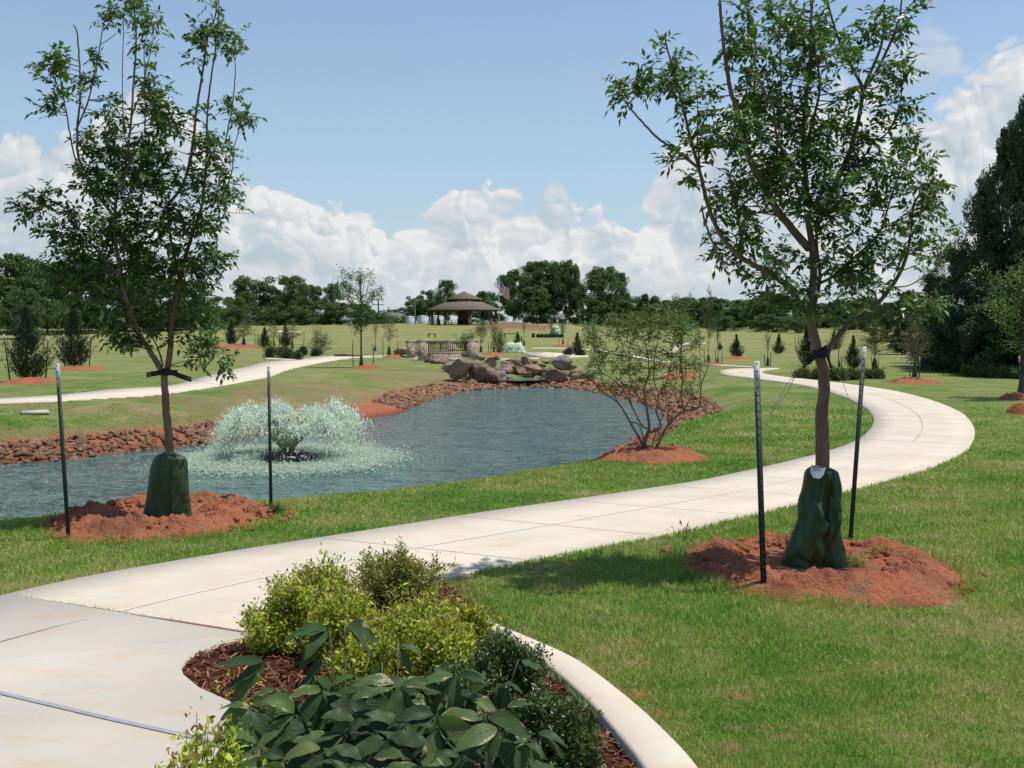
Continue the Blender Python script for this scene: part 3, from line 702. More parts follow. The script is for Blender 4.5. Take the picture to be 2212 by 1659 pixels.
# ------------------------------------------------------------------ materials for plants
def m_bark(name, c1, c2, sc=14):
    m, n = newmat(name); p = n.map(n.obj(), (1, 1, 0.28))
    a = n.noise(p, sc, 5, 0.7); b = n.noise(n.obj(), 3, 3, 0.5)
    c = n.mix(n.rng(a, 0.35, 0.65), c1, c2); c = n.mix(n.math('MULTIPLY', n.rng(b, 0.5, 0.7), 0.5), c, tuple(x * 1.5 for x in c2))
    nm = n.bump(n.noise(p, sc * 2.2, 5, 0.7), 0.9, 0.012); n.out(n.bsdf(c, 0.9, nm, 0.15)); return m
M_BARK = m_bark('ash_bark', (0.115, 0.075, 0.052), (0.205, 0.145, 0.105))
M_BARKD = m_bark('dark_bark', (0.05, 0.036, 0.027), (0.10, 0.075, 0.055), 6)
M_ASH = leaf_mat('ash_leaves', [(0, (0.036, 0.080, 0.018)), (.4, (0.064, 0.134, 0.028)), (.75, (0.100, 0.185, 0.042)), (1, (0.16, 0.25, 0.085))], 0.36, 0.38, 0.5, 0.5, 1.6)
M_FAR = leaf_mat('far_foliage', [(0.2, (0.048, 0.090, 0.028)), (.5, (0.085, 0.145, 0.040)), (.8, (0.145, 0.205, 0.060))], 0.25, 0.6, 0.3, 0.75, 0.25)
M_FARL = leaf_mat('far_foliage_light', [(0.2, (0.05, 0.095, 0.030)), (.5, (0.078, 0.130, 0.040)), (.8, (0.11, 0.165, 0.055))], 0.3, 0.6, 0.3, 0.7, 0.3)
M_YOUNG = leaf_mat('young_leaves', [(0, (0.055, 0.105, 0.028)), (.5, (0.085, 0.145, 0.040)), (1, (0.135, 0.195, 0.065))], 0.35, 0.5, 0.4, 0.4, 2)
M_CEDAR = leaf_mat('cedar_needles', [(0, (0.018, 0.040, 0.020)), (.5, (0.032, 0.060, 0.028)), (1, (0.055, 0.085, 0.036))], 0.1, 0.7, 0.2, 0.4, 2)
M_CYP = leaf_mat('cypress_needles', [(0, (0.075, 0.100, 0.032)), (.5, (0.115, 0.145, 0.045)), (1, (0.165, 0.185, 0.075))], 0.3, 0.6, 0.2, 0.4, 2)
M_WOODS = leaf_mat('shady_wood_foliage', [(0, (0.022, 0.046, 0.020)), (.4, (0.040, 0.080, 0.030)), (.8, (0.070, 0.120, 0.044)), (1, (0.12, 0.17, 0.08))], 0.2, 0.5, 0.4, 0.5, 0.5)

# ------------------------------------------------------------------ the two big ash trees: limbs traced from the photograph
def traced_tree(name, label, Y, limbs, blobs, seed, fl=0.048, dens=1.0, bark=M_BARK, leafm=M_ASH):
    rs = np.random.RandomState(seed); root = empty(name, (0, 0, 0)); tag(root, label, 'tree', 'young staked ash trees by the pond path')
    tr = MB(); samples = []; srad = []
    for li, L in enumerate(limbs):
        pts, r0, r1 = L[0], L[1], L[2]; dep = L[3] if len(L) > 3 else None
        P2 = catmull(np.array(pts, float), 7); m = len(P2); t = np.linspace(0, 1, m)
        if dep is None: dd = 0 * t
        else: dd = np.interp(t, np.linspace(0, 1, len(dep)), dep)
        P = np.array([at(u, v, Y + q) for (u, v), q in zip(P2, dd)])
        P += np.column_stack([rs.normal(0, .0013, m)] * 3) * (t[:, None] > .1)
        r = r0 + (r1 - r0) * t ** 0.85
        r = r * (1 + 0.022 * np.interp(np.arange(m), np.arange(0, m + 3, 2.5), rs.normal(0, 1, len(np.arange(0, m + 3, 2.5)))))
        tr.tube(P, r, 9 if r0 > .02 else 6); samples.append(P); srad.append(r)
    S = np.vstack(samples); R = np.concatenate(srad)
    tw = MB(); base_pts, Ds, Ns, Ls, Ws = [], [], [], [], []
    def frond(p, d, ln):
        d = d / np.linalg.norm(d); k = rs.randint(2, 4); side = np.cross(d, rs.normal(size=3) * .5 + np.array([0, 0, 1.])); side /= np.linalg.norm(side) + 1e-9
        droop = np.array([0, 0, -1.0]); s = ln
        for i in range(k):
            t = (i + 0.6) / (k + .4); q = p + d * s * t + droop * s * .18 * t * t
            for sg in (-1, 1):
                v = d * .75 + side * sg * .8 + droop * rs.uniform(.1, .75); base_pts.append(q); Ds.append(v); Ns.append(np.array([0, 0, 1.]) + rs.normal(0, .45, 3)); l = fl * rs.uniform(.7, 1.2); Ls.append(l); Ws.append(l * rs.uniform(.42, .60))
        base_pts.append(p + d * s + droop * s * .18); Ds.append(d + droop * rs.uniform(.2, .9)); Ns.append(np.array([0, 0, 1.]) + rs.normal(0, .4, 3)); l = fl * rs.uniform(1., 1.5); Ls.append(l); Ws.append(l * .42)
    for (U, V, rU, rV, cnt, dY, dR) in blobs:
        for _ in range(max(2, int(round(cnt * dens)))):
            while True:
                q = rs.uniform(-1, 1, 3)
                if q @ q < 1: break
            q *= 1.02
            tip = at(U + q[0] * rU, V + q[1] * rV, Y + dY + q[2] * dR)
            dv = S - tip; dist = np.linalg.norm(dv, axis=1) + np.clip(dv[:, 2] + .05, 0, 9) * 1.2 + np.clip(R - .03, 0, 1) * 6
            k = int(np.argmin(dist)); a = S[k]; ln = np.linalg.norm(tip - a)
            if ln > 1.1: continue
            mid = (a + tip) / 2 + np.array([0, 0, -0.06 * ln]) + rs.normal(0, .05 * ln, 3)
            nseg = 5; t = np.linspace(0, 1, nseg)[:, None]; P = (1 - t) ** 2 * a + 2 * t * (1 - t) * mid + t * t * tip
            tw.tube(P, np.linspace(min(.005, R[k]), .0016, nseg), 4, cap=False)
            nf = max(3, int(3 + ln * 7)); 
            for f in range(nf):
                u = 1 - (f / nf) * min(0.75, .28 / max(ln, .05) + .35); i = min(int(u * (nseg - 1)), nseg - 2); w = u * (nseg - 1) - i
                p = P[i] * (1 - w) + P[i + 1] * w; d = P[i + 1] - P[i]; d = d / (np.linalg.norm(d) + 1e-9) * .7 + rs.normal(0, .75, 3)
                frond(p, d, rs.uniform(.06, .12))
    b0 = at(limbs[0][0][0][0], limbs[0][0][0][1], Y)
    if isinstance(name, str): root.location = (b0[0], b0[1], b0[2])
    off = np.array(b0)
    for v_, a3, a4 in [(np.vstack(tw.v), np.vstack(tw.f3) if tw.f3 else None, np.vstack(tw.f4))]: tr.add(v_, a3, a4)
    tr.v = [v - off for v in tr.v]
    trunk = tr.build('trunk', bark, root, smooth=True)
    V, f = leaves(np.array(base_pts) - off, np.array(Ds), np.array(Ns), np.array(Ls), np.array(Ws), LEAF2)
    cr = mk('crown', V, f, leafm, root)
    print(name, 'leaflets', len(base_pts))
    return root
def q(pts, f=0.8438): return [(1280.1 + x * 0.463, y * 0.463) for x, y in pts]
# second picture scale: the zoom of the right tree (2013 px wide for 932 units)
RT = [
    (([(1760, 1215), (1762, 1150), (1770, 1080), (1777, 1000), (1776, 940), (1775, 890), (1780, 850), (1778, 800), (1770, 770), (1752, 700), (1748, 660), (1757, 600), (1755, 540), (1745, 470), (1742, 400), (1735, 320), (1738, 240), (1748, 150), (1752, 60), (1758, -60)]), .060, .006, [0, 0, 0, .02, 0, -.05, 0, .05, .1, .1]),
    (q([(1010, 1470), (960, 1380), (880, 1310), (780, 1250), (690, 1200), (600, 1100), (540, 960), (500, 800), (460, 660), (420, 500), (390, 370), (350, 230), (335, 160)]), .026, .005, [0, .05, .1, .1, .05]),
    (q([(1010, 1160), (940, 1080), (860, 980), (800, 870), (740, 760), (700, 620), (680, 530), (640, 400), (615, 230), (600, 100), (590, -60)]), .030, .008, [0, -.1, -.3, -.4, -.4]),
    (q([(690, 1220), (640, 1235), (600, 1210), (560, 1130), (520, 1020), (510, 960)]), .011, .006, [.1, .1, .1]),
    (q([(500, 790), (440, 740), (370, 690), (300, 640), (205, 540), (150, 470), (110, 400), (75, 375)]), .012, .003, [.05, -.1, -.2]),
    (q([(860, 1000), (800, 990), (740, 920), (690, 850)]), .007, .004, [-.2, -.1]),
    (q([(1040, 1060), (1100, 930), (1160, 800), (1210, 680), (1240, 560), (1258, 420), (1220, 330), (1150, 190), (1110, 60), (1090, -40)]), .024, .006, [.1, .2, .3, .2]),
    (q([(1262, 420), (1300, 330), (1350, 200), (1360, 60), (1360, -60)]), .014, .005, [.3, .4]),
    (q([(1262, 420), (1320, 340), (1380, 220), (1430, 90), (1445, -50)]), .014, .005, [.3, .1]),
    (q([(1095, 1640), (1180, 1530), (1300, 1445), (1400, 1330), (1460, 1210), (1485, 1080), (1500, 950), (1560, 880), (1640, 840)]), .022, .004, [0, .1, .2, .3]),
    (q([(1290, 1455), (1390, 1480), (1430, 1500), (1520, 1440), (1600, 1390)]), .006, .003, [.1, -.1]),
    (q([(1400, 1340), (1480, 1330), (1560, 1280), (1620, 1240)]), .006, .003, [.2, .3]),
    (q([(1350, 1060), (1400, 900), (1450, 760), (1500, 650)]), .008, .003, [.1, -.2]),
    (q([(1040, 1330), (1120, 1290), (1210, 1210), (1300, 1130), (1350, 1060), (1380, 960)]), .012, .005, [0, .1, .1]),
    (q([(1385, 610), (1430, 500), (1445, 400)]), .007, .003, [.2, .1]),
    (q([(1240, 640), (1330, 650), (1385, 610)]), .009, .006, [.25, .2]),
    (q([(1000, 1470), (930, 1350), (880, 1250)]), .008, .004, [0, -.3]),
    (q([(1010, 1420), (1080, 1440), (1160, 1380), (1240, 1340)]), .006, .003, [0, -.4]),
    (q([(985, 850), (920, 760), (860, 640), (840, 500), (780, 380), (740, 200), (730, 60)]), .014, .004, [0, -.3, -.4]),
    (q([(985, 700), (1030, 560), (1060, 400), (1040, 250), (1020, 100), (1015, -50)]), .012, .004, [0, -.2]),
    (q([(930, 880), (880, 830), (860, 740), (870, 600), (880, 400), (875, 200), (870, 50)]), .012, .004, [.1, .4, .4]),
    (q([(500, 790), (490, 650), (490, 500), (480, 380)]), .008, .003, [.1, .1]),
    (q([(700, 1200), (690, 1100), (670, 980), (640, 900)]), .007, .003, [.1, .0]),
    (q([(1020, 1480), (1060, 1300), (1045, 1150), (1050, 980), (1080, 820), (1100, 640)]), .016, .005, [.02, .15, .3]),
]
def qb(x, y, rx, ry, c, dY=0., dR=.35): return (1280.1 + x * .463, y * .463, rx * .463, ry * .463, c, dY, dR)
RB = [qb(330, 300, 120, 160, 26, .05, .3), qb(230, 400, 70, 60, 10, -.1, .2), qb(110, 400, 60, 50, 8, -.2, .2), qb(480, 420, 100, 110, 22, .1), qb(440, 730, 90, 120, 20, .05, .3),
      qb(560, 620, 70, 100, 14, .1), qb(700, 120, 90, 150, 26, -.3), qb(740, 330, 140, 150, 36, -.2), qb(880, 90, 90, 110, 20, .2), qb(960, 100, 80, 130, 22), qb(1120, 120, 90, 130, 20, .2), qb(1010, 280, 130, 150, 30),
      qb(800, 560, 190, 170, 56), qb(1000, 560, 190, 180, 54), qb(700, 620, 90, 120, 20, -.3), qb(980, 760, 230, 150, 58), qb(760, 800, 150, 150, 30), qb(630, 900, 100, 110, 20, .1), qb(1220, 640, 160, 160, 36, .2), qb(1330, 400, 110, 150, 22, .2),
      qb(1420, 60, 110, 90, 16, .1), qb(1320, 130, 60, 100, 12, .3), qb(1470, 350, 80, 90, 12, .1), qb(1480, 500, 60, 80, 7, .1), qb(1420, 780, 170, 180, 36), qb(1540, 760, 60, 130, 10, .1), qb(1600, 900, 90, 90, 15, .3), qb(1560, 1010, 130, 90, 20, .2),
      qb(1180, 860, 190, 160, 44), qb(880, 960, 160, 110, 28, -.1), qb(1080, 1000, 170, 120, 36), qb(700, 1040, 130, 110, 22, .3), qb(610, 1140, 90, 70, 12, .3, .2), qb(870, 1180, 130, 100, 22, -.2), qb(760, 1260, 80, 50, 9, .3, .2), qb(1180, 1180, 160, 110, 32),
      qb(1260, 1300, 120, 70, 22), qb(920, 1330, 90, 70, 13, -.2), qb(1380, 1110, 110, 90, 18, .1), qb(1500, 1160, 80, 100, 12, .3), qb(760, 1370, 60, 30, 6, 0, .2), qb(1450, 1440, 90, 50, 12, .0, .2), qb(1580, 1400, 60, 60, 10, .0, .2), qb(1400, 1400, 70, 50, 8, .1, .2), qb(1160, 1400, 90, 40, 10, -.3, .2), qb(1220, 200, 60, 90, 10), qb(960, 1420, 60, 60, 8, -.2, .2)]
YR = float(hit(1762, 1228)[1])
traced_tree('ash_tree', 'open-crowned ash tree with several rising limbs, planted beside the path bend', YR, RT, RB, 21, fl=.053, dens=.65)
def l(pts): return [(x * .3602, y * .3602) for x, y in pts]        # zoom of the left crown: 2133 px for 768 units
LT = [
    ([(366, 1115), (367, 1050), (366, 960), (360, 900), (357, 850), (355, 812), (363, 790), (368, 750), (372, 690), (380, 640), (388, 600), (392, 560)], .042, .017, [0, 0, 0, 0, 0, .05, .1]),
    ([(355, 812), (340, 785), (322, 755), (305, 730), (292, 705), (283, 668), (272, 640), (262, 600), (252, 540), (246, 480), (243, 465), (225, 440), (200, 410), (185, 380)], .027, .011, [0, -.1, -.2, -.15]),
    ([(352, 790), (345, 765), (335, 740), (322, 715), (310, 690)], .010, .005, [-.05, .15]),
    (l([(520, 1050), (470, 930), (465, 760), (480, 600), (478, 400), (462, 200), (440, 150)]), .012, .005, [-.15, -.25]),
    (l([(510, 1060), (450, 950), (410, 740), (385, 600), (365, 470), (400, 420), (420, 380)]), .008, .003, [-.15, -.5]),
    (l([(465, 760), (530, 600), (570, 430), (600, 270), (625, 130), (628, 75)]), .008, .003, [-.2, 0]),
    (l([(605, 265), (660, 230), (720, 180), (760, 140)]), .004, .002, [0, .1]),
    (l([(690, 1340), (700, 1180), (770, 1000), (770, 880), (790, 690), (800, 500), (815, 300), (815, 150), (800, 30), (790, -80)]), .014, .005, [-.1, -.1, .1]),
    (l([(770, 900), (745, 800), (735, 620), (735, 400), (740, 200), (735, 80)]), .007, .003, [.1, .3]),
    (l([(790, 700), (830, 590), (860, 500), (880, 400), (910, 280), (925, 150)]), .007, .003, [-.1, -.3]),
    (l([(950, 1130), (900, 950), (870, 800), (870, 600), (865, 300), (885, 180)]), .009, .003, [.1, .1]),
    ([(388, 600), (370, 520), (363, 470), (360, 440), (345, 415), (330, 390)], .014, .006, [.1, .1, .2]),
    (l([(1010, 1225), (1100, 1100), (1150, 900), (1180, 650), (1220, 400), (1250, 200), (1290, 100), (1310, -80)]), .015, .005, [.1, .1, .0]),
    ([(386, 620), (405, 540), (425, 480), (437, 440), (443, 380), (447, 330), (450, 290)], .018, .009, [.1, 0, -.1]),
    (l([(1240, 820), (1250, 600), (1290, 300), (1310, 120), (1315, -60)]), .010, .004, [-.1, -.2]),
    (l([(1190, 1290), (1330, 1170), (1390, 1030), (1400, 900), (1430, 790), (1440, 700)]), .009, .003, [0, .3]),
    (l([(1350, 860), (1390, 650), (1410, 480), (1410, 380), (1400, 320)]), .007, .003, [-.1, -.1]),
    (l([(1300, 1240), (1380, 1275), (1500, 1278)]), .004, .002, [0, -.2]),
    (l([(530, 1115), (450, 1135), (370, 1100)]), .004, .002, [-.2, -.1]),
    (l([(600, 1400), (480, 1380), (390, 1350), (320, 1300), (250, 1260)]), .007, .003, [-.1, -.2]),
    (l([(1260, 720), (1330, 660), (1350, 610)]), .004, .002, [-.1, .1]),
    (l([(1170, 860), (1230, 830), (1240, 780)]), .004, .002, [0, .1]),
    ([(372, 690), (352, 660), (340, 640), (335, 600), (338, 560)], .010, .005, [.05, .3]),
    ([(384, 640), (400, 600), (425, 580), (450, 560)], .008, .003, [.1, -.1]),
    ([(375, 720), (400, 720), (440, 740), (470, 765)], .006, .002, [.0, -.2]),
    ([(283, 668), (240, 650), (190, 630), (140, 610)], .008, .003, [-.2, .1]),
    ([(262, 600), (220, 560), (180, 530), (150, 500)], .008, .003, [-.2, -.1]),
    ([(246, 480), (275, 430), (290, 390), (300, 360)], .008, .003, [-.2, -.1]),
    (l([(1500, 740), (1430, 800), (1440, 790)]), .003, .002, [.2, .2]),
]
def lb_(x, y, rx, ry, c, dY=0., dR=.35): return (x * .3602, y * .3602, rx * .3602, ry * .3602, c, dY, dR)
LB2 = [lb_(340, 370, 130, 110, 24, -.4, .25), lb_(310, 590, 90, 80, 14, -.3, .2), lb_(530, 380, 60, 80, 9, -.1, .2), lb_(500, 540, 60, 60, 6, -.1, .2), lb_(640, 640, 90, 90, 14, 0, .3), lb_(590, 820, 110, 110, 26, -.1), lb_(650, 100, 60, 60, 7, 0, .2), lb_(760, 70, 120, 110, 22, .1, .25),
       lb_(890, 130, 90, 110, 16, -.2, .25), lb_(880, 250, 60, 60, 6, -.2, .2), lb_(1240, 120, 110, 130, 20, 0, .25), lb_(1200, 200, 90, 80, 10, 0, .2), lb_(1380, 240, 100, 110, 18, -.1, .25), lb_(1170, 350, 40, 25, 3, .0, .1), lb_(880, 450, 70, 80, 12, .1, .2), lb_(960, 560, 110, 110, 28, .1, .3),
       lb_(960, 720, 130, 120, 36, .1), lb_(1390, 620, 70, 70, 8, .1, .2), lb_(1480, 700, 100, 90, 16, .3, .25), lb_(1190, 670, 60, 40, 5, .0, .2), lb_(1280, 880, 140, 120, 32, -.1), lb_(700, 940, 110, 100, 30), lb_(900, 900, 140, 120, 46), lb_(560, 1080, 140, 110, 32, -.2, .3), lb_(740, 1100, 150, 130, 50),
       lb_(950, 1060, 150, 130, 50), lb_(1230, 1060, 160, 130, 44), lb_(1380, 1170, 100, 90, 18, .1), lb_(290, 1150, 70, 60, 8, -.2, .2), lb_(200, 1230, 130, 90, 20, -.2, .25), lb_(270, 1360, 110, 60, 11, -.2, .2), lb_(520, 1330, 160, 130, 38, -.2), lb_(720, 1350, 160, 150, 52), lb_(950, 1330, 160, 140, 50), lb_(1170, 1330, 150, 120, 38),
       lb_(500, 1520, 170, 130, 44, -.1), lb_(760, 1560, 170, 140, 52), lb_(1000, 1550, 180, 140, 50, 0, .4), lb_(1230, 1560, 170, 110, 34),
       (170, 600, 70, 60, 34, 0, .4), (250, 640, 80, 60, 40, 0, .45), (330, 630, 80, 70, 44, 0, .45), (420, 640, 70, 60, 32, 0, .4), (240, 700, 60, 40, 22, -.2, .3), (330, 710, 60, 40, 24, .0, .3), (430, 720, 60, 45, 24, -.1, .3), (270, 735, 40, 25, 8, -.2, .2), (470, 760, 50, 30, 11, -.1, .15), (475, 800, 12, 20, 3, -.1, .05), (440, 780, 30, 14, 4, -.1, .1),
       (460, 560, 50, 40, 16, 0, .3), (150, 540, 40, 40, 13, 0, .3), (80, 570, 60, 25, 10, 0, .2)]
YL = float(hit(366, 1122)[1])
traced_tree('ash_tree', 'forked ash tree with bare whips above a dense crown, planted at the pond edge', YL, LT, LB2, 33, fl=0.056, dens=.62)

# many-stemmed bush by the water
def z8(pts): return [(1237.4 + x * .2572, 597.4 + y * .2572) for x, y in pts]
YB = float(hit(1404, 985)[1])
BS = [(z8([(650, 1520), (600, 1400), (640, 1280), (620, 1100), (600, 950), (640, 800), (620, 600), (560, 400)]), .030, .004, [0, -.1, .1]),
      (z8([(660, 1520), (720, 1400), (800, 1250), (930, 1130), (1060, 1090), (1080, 900), (1130, 780), (1140, 640)]), .026, .004, [0, .1, .1]),
      (z8([(650, 1500), (560, 1360), (480, 1220), (380, 1060), (260, 980), (150, 860), (60, 800)]), .020, .003, [0, .2, .1]),
      (z8([(600, 1400), (560, 1250), (480, 1220)]), .010, .008, [0, .2]),
      (z8([(640, 1280), (580, 1250), (500, 1100), (430, 960), (330, 860), (220, 780), (190, 640)]), .014, .003, [0, -.3, -.3]),
      (z8([(650, 1310), (740, 1260), (700, 1130), (720, 1000), (680, 850), (700, 600), (740, 420), (760, 300)]), .018, .003, [0, .3, .3]),
      (z8([(800, 1250), (800, 1160), (740, 1100), (660, 960), (640, 850)]), .010, .004, [0, -.2]),
      (z8([(930, 1130), (910, 1000), (920, 850), (900, 700), (920, 500), (900, 380)]), .014, .003, [.1, .3]),
      (z8([(930, 1130), (1000, 1000), (1060, 940), (1070, 700), (1060, 500)]), .010, .003, [.1, -.2]),
      (z8([(380, 1060), (320, 960), (250, 900), (230, 700), (180, 500), (160, 380)]), .009, .003, [.1, .3]),
      (z8([(500, 1100), (460, 950), (400, 850), (420, 600), (360, 400), (340, 300)]), .009, .003, [0, .2]),
      (z8([(620, 1100), (540, 1000), (480, 860), (480, 600), (500, 380)]), .009, .003, [0, -.4]),
      (z8([(720, 1000), (800, 850), (830, 650), (850, 450), (840, 300)]), .009, .003, [.2, -.2]),
      (z8([(1080, 900), (1180, 850), (1230, 810)]), .003, .002, [0, .1]),
      (z8([(480, 600), (600, 400), (680, 200), (700, 170), (660, 110)]), .004, .0015, [0, .1]),
      (z8([(650, 1500), (700, 1300), (780, 1100), (760, 900), (740, 700)]), .012, .003, [.1, .5]),
      (z8([(300, 880), (200, 850), (100, 760), (30, 700)]), .004, .002, [0, .2])]
def zb(x, y, rx, ry, c, dR=.4): return (1237.4 + x * .2572, 597.4 + y * .2572, rx * .2572, ry * .2572, c, 0, dR)
BB = [zb(200, 480, 130, 150, 34), zb(400, 420, 160, 150, 44), zb(600, 480, 170, 180, 46), zb(800, 420, 170, 160, 44), zb(980, 500, 130, 150, 32), zb(250, 700, 140, 120, 30), zb(480, 720, 160, 120, 32), zb(750, 700, 180, 120, 32), zb(980, 720, 120, 120, 22), zb(330, 900, 150, 60, 12), zb(560, 900, 120, 80, 14), zb(130, 820, 60, 40, 8),
      zb(850, 880, 140, 80, 12), zb(590, 1440, 40, 50, 6, .1), zb(960, 930, 60, 50, 5), zb(700, 300, 200, 80, 12)]
M_WILLOW = leaf_mat('willow_leaves', [(0, (0.070, 0.120, 0.030)), (.5, (0.120, 0.185, 0.046)), (1, (0.19, 0.25, 0.08))], 0.35, 0.5, 0.4, 0.4, 2)
b = traced_tree('flowering_bush', 'airy many-stemmed bush with fine leaves on a red clay heap by the water', YB, BS, BB, 44, fl=0.035, dens=1.35, leafm=M_WILLOW)
b['category'] = 'bush'; del b['group']
# ------------------------------------------------------------------ T-posts, watering bags, tree ties
M_POST = plain_mat('dark_green_steel', (0.008, 0.020, 0.012), (0.013, 0.028, 0.017), 30, 0.6, 0.2, 0.002, 0.5)
M_TIP = plain_mat('worn_white_paint', (0.58, 0.59, 0.60), (0.38, 0.39, 0.40), 40, 0.6, 0.4, 0.002)
M_WIRE = plain_mat('galvanised_wire', (0.45, 0.45, 0.45), (0.3, 0.3, 0.3), 10, 0.4, 0.1, 0.001, 0.5, metal=0.6)
M_BLACK = plain_mat('black_webbing', (0.010, 0.010, 0.012), (0.018, 0.018, 0.02), 60, 0.6, 0.3, 0.001)
M_BRASS = plain_mat('brass_eyelet', (0.45, 0.32, 0.12), (0.3, 0.2, 0.08), 10, 0.35, 0.1, 0.001, 0.5, metal=0.8)
def m_bag():
    m, n = newmat('green_woven_plastic'); p = n.obj()
    a = n.noise(n.map(p, (1, 1, .5)), 7, 4, 0.6); c = n.mix(n.rng(a, .3, .7), (0.018, 0.048, 0.016), (0.038, 0.082, 0.030))
    c = n.mix(n.rng(n.noise(p, 3, 4, .7), .58, .72, 0, .5), c, (0.10, 0.085, 0.05))
    nm = n.bump(n.math('ADD', n.noise(n.map(p, (1, 1, .6), rot=(.3, .5, 0)), 7, 5, .6, 1.2), n.math('MULTIPLY', n.noise(p, 160, 2), .06)), .8, .03)
    n.out(n.bsdf(c, 0.5, nm, 0.35)); return m
M_BAG = m_bag()
def t_post(U, Vb, Ut, Vt, label, Y=None, w=0.024, group='steel posts staking the young trees', tipf=0.13, detail=True):
    b = hit(U, Vb) if Y is None else at(U, Vb, Y); t = at(Ut, Vt, b[1] - 0.0)
    root = empty('stake_post', b); tag(root, label, 'stake post', group)
    d = t - b; L = np.linalg.norm(d); d = d / L
    def bar(z0, z1, name, mat, ww):
        mb = MB(); zx = np.array([1., 0, 0]); zx = zx - d * (zx @ d); zx /= np.linalg.norm(zx); zy = np.cross(d, zx); R = np.stack([zx, zy, d], 1)
        c = d * (z0 + z1) / 2
        mb.box(c - zy * ww * .35, (ww, ww * .22, z1 - z0), R=R); mb.box(c + zy * ww * .28, (ww * .2, ww * .98, (z1 - z0) * .998), R=R)
        if detail and name == 'shaft':
            for k in range(int(L / .05)): mb.box(d * (0.05 + k * .05) - zy * ww * .48, (ww * .34, ww * .12, .010), R=R)
        mb.build(name, mat, root)
    cut = L * (1 - tipf); bar(-.08, cut, 'shaft', M_POST, w); bar(cut, L, 'painted_tip', M_TIP, w * 1.04)
    return root, b, t
_, pb1, pt1 = t_post(149, 1165, 125, 785, 'leaning green post with pale tip west of the forked ash tree'.replace('west of', 'on the water side, beside'), w=.030)
_, pb2, pt2 = t_post(586, 1098, 581, 792, 'upright green post with pale tip standing against the fountain', w=.030)
_, pb3, pt3 = t_post(1649, 1275, 1633, 780, 'tall green post with scuffed white tip in front of the slumped bag', w=.036)
_, pb4, pt4 = t_post(1836, 1165, 1866, 748, 'slanting green post with white tip behind the slumped bag', w=.034)

def bag(name_label, Y, rows, lean_d=0.62, fold=0.03, seed=0, seam=True, tag_=False, tie=None, group='green watering bags round the young trees'):
    """rows: (V, left U, right U) silhouette read off the photo"""
    rs = np.random.RandomState(seed); rows = np.array(rows, float)
    R2 = catmull(rows, 5); n = 64; V3 = []
    for V, l, r in R2:
        a, b = at(l, V, Y), at(r, V, Y); c = (a + b) / 2; hw = (b[0] - a[0]) / 2
        th = np.arange(n) / n * 2 * math.pi; fz = (V - rows[0, 0]) / (rows[-1, 0] - rows[0, 0])
        f = np.array([mnoise.fractal(Vector((math.cos(t) * 1.6, math.sin(t) * 1.6, fz * 2.4 + seed)), .8, 2, 3) for t in th]) * fold + fold * .25 * np.sin(th * 4 + fz * 5 + seed) * (1 - fz)
        cr = np.cos(th); f = f - fold * .5 * min(1, .1 + fz * 1.5) * np.array([max(0, .16 - abs(mnoise.noise(Vector((math.cos(t) * .8 + fz * 1.6, math.sin(t) * .8, fz * 2.2 + seed * 2))))) * 6 for t in th]) * (seed == 7); f = f * (1 - .75 * np.abs(cr) ** 6)
        V3.append(np.stack([c[0] + (hw + f * hw * 2) * np.cos(th) * 1.0, c[1] + (hw * lean_d + f) * np.sin(th), np.full(n, c[2]) + .012 * np.sin(th * 2 + 1) * fz], 1))
    V3 = np.array(V3); m = len(V3); base_ = V3[-1].mean(0)
    root = empty('watering_bag', base_); tag(root, name_label, 'watering bag', group)
    i, j = np.meshgrid(np.arange(m - 1), np.arange(n), indexing='ij'); j2 = (j + 1) % n
    qd = np.stack([i * n + j, (i + 1) * n + j, (i + 1) * n + j2, i * n + j2], -1).reshape(-1, 4)
    # rounded tucked hem
    hem = V3[-1] * [1, 1, 1]; hc = hem.mean(0); hem2 = hc + (hem - hc) * .9; hem2[:, 2] -= .012
    Vf = np.vstack([V3.reshape(-1, 3), hem2]); k = np.arange(n); e = (m - 1) * n
    qd = np.vstack([qd, np.stack([e + k, m * n + k, m * n + (k + 1) % n, e + (k + 1) % n], 1)])
    mk('bag_body', Vf - base_, qd, M_BAG, root, smooth=True)
    if seam:
        mb = MB(); col = int(n * .80); P = V3[3:, col] - base_; P[:, 1] -= .004; mb.tube(P, .004, 5); mb.build('seam', M_POST, root, smooth=True)
    if tie is not None:
        mb = MB(); a = np.linspace(0, 6.28, 20); c0 = V3[1].mean(0) - base_; r_ = (V3[0][:, 0].max() - V3[0][:, 0].min()) / 2 * 1.02
        mb.tube(np.stack([c0[0] + r_ * np.cos(a), c0[1] + r_ * .7 * np.sin(a), c0[2] + .006 * np.sin(a * 3) + 0 * a], 1), .005, 5)
        mb.tube(np.array([[c0[0] + .0, c0[1] - r_ * .7, c0[2]], [c0[0] + .03, c0[1] - r_ * .8, c0[2] + .02], [c0[0] + .07, c0[1] - r_ * .8, c0[2] - .01]]), .005, 5)
        mb.build('tie_cord', tie, root, smooth=True)
    return root, V3, base_
M_CORD = plain_mat('grey_cord', (0.30, 0.26, 0.24), (0.2, 0.17, 0.16), 40, .8)
bagL, VL, bL = bag('upright olive green watering bag gathered by a cord, round the forked trunk', YL, [(978, 352, 378), (984, 340, 392), (992, 332, 402), (1010, 326, 405), (1045, 321, 407), (1080, 316, 410), (1110, 310, 413), (1130, 305, 415), (1140, 303, 414)], .6, .020, 2, True, tie=M_CORD)
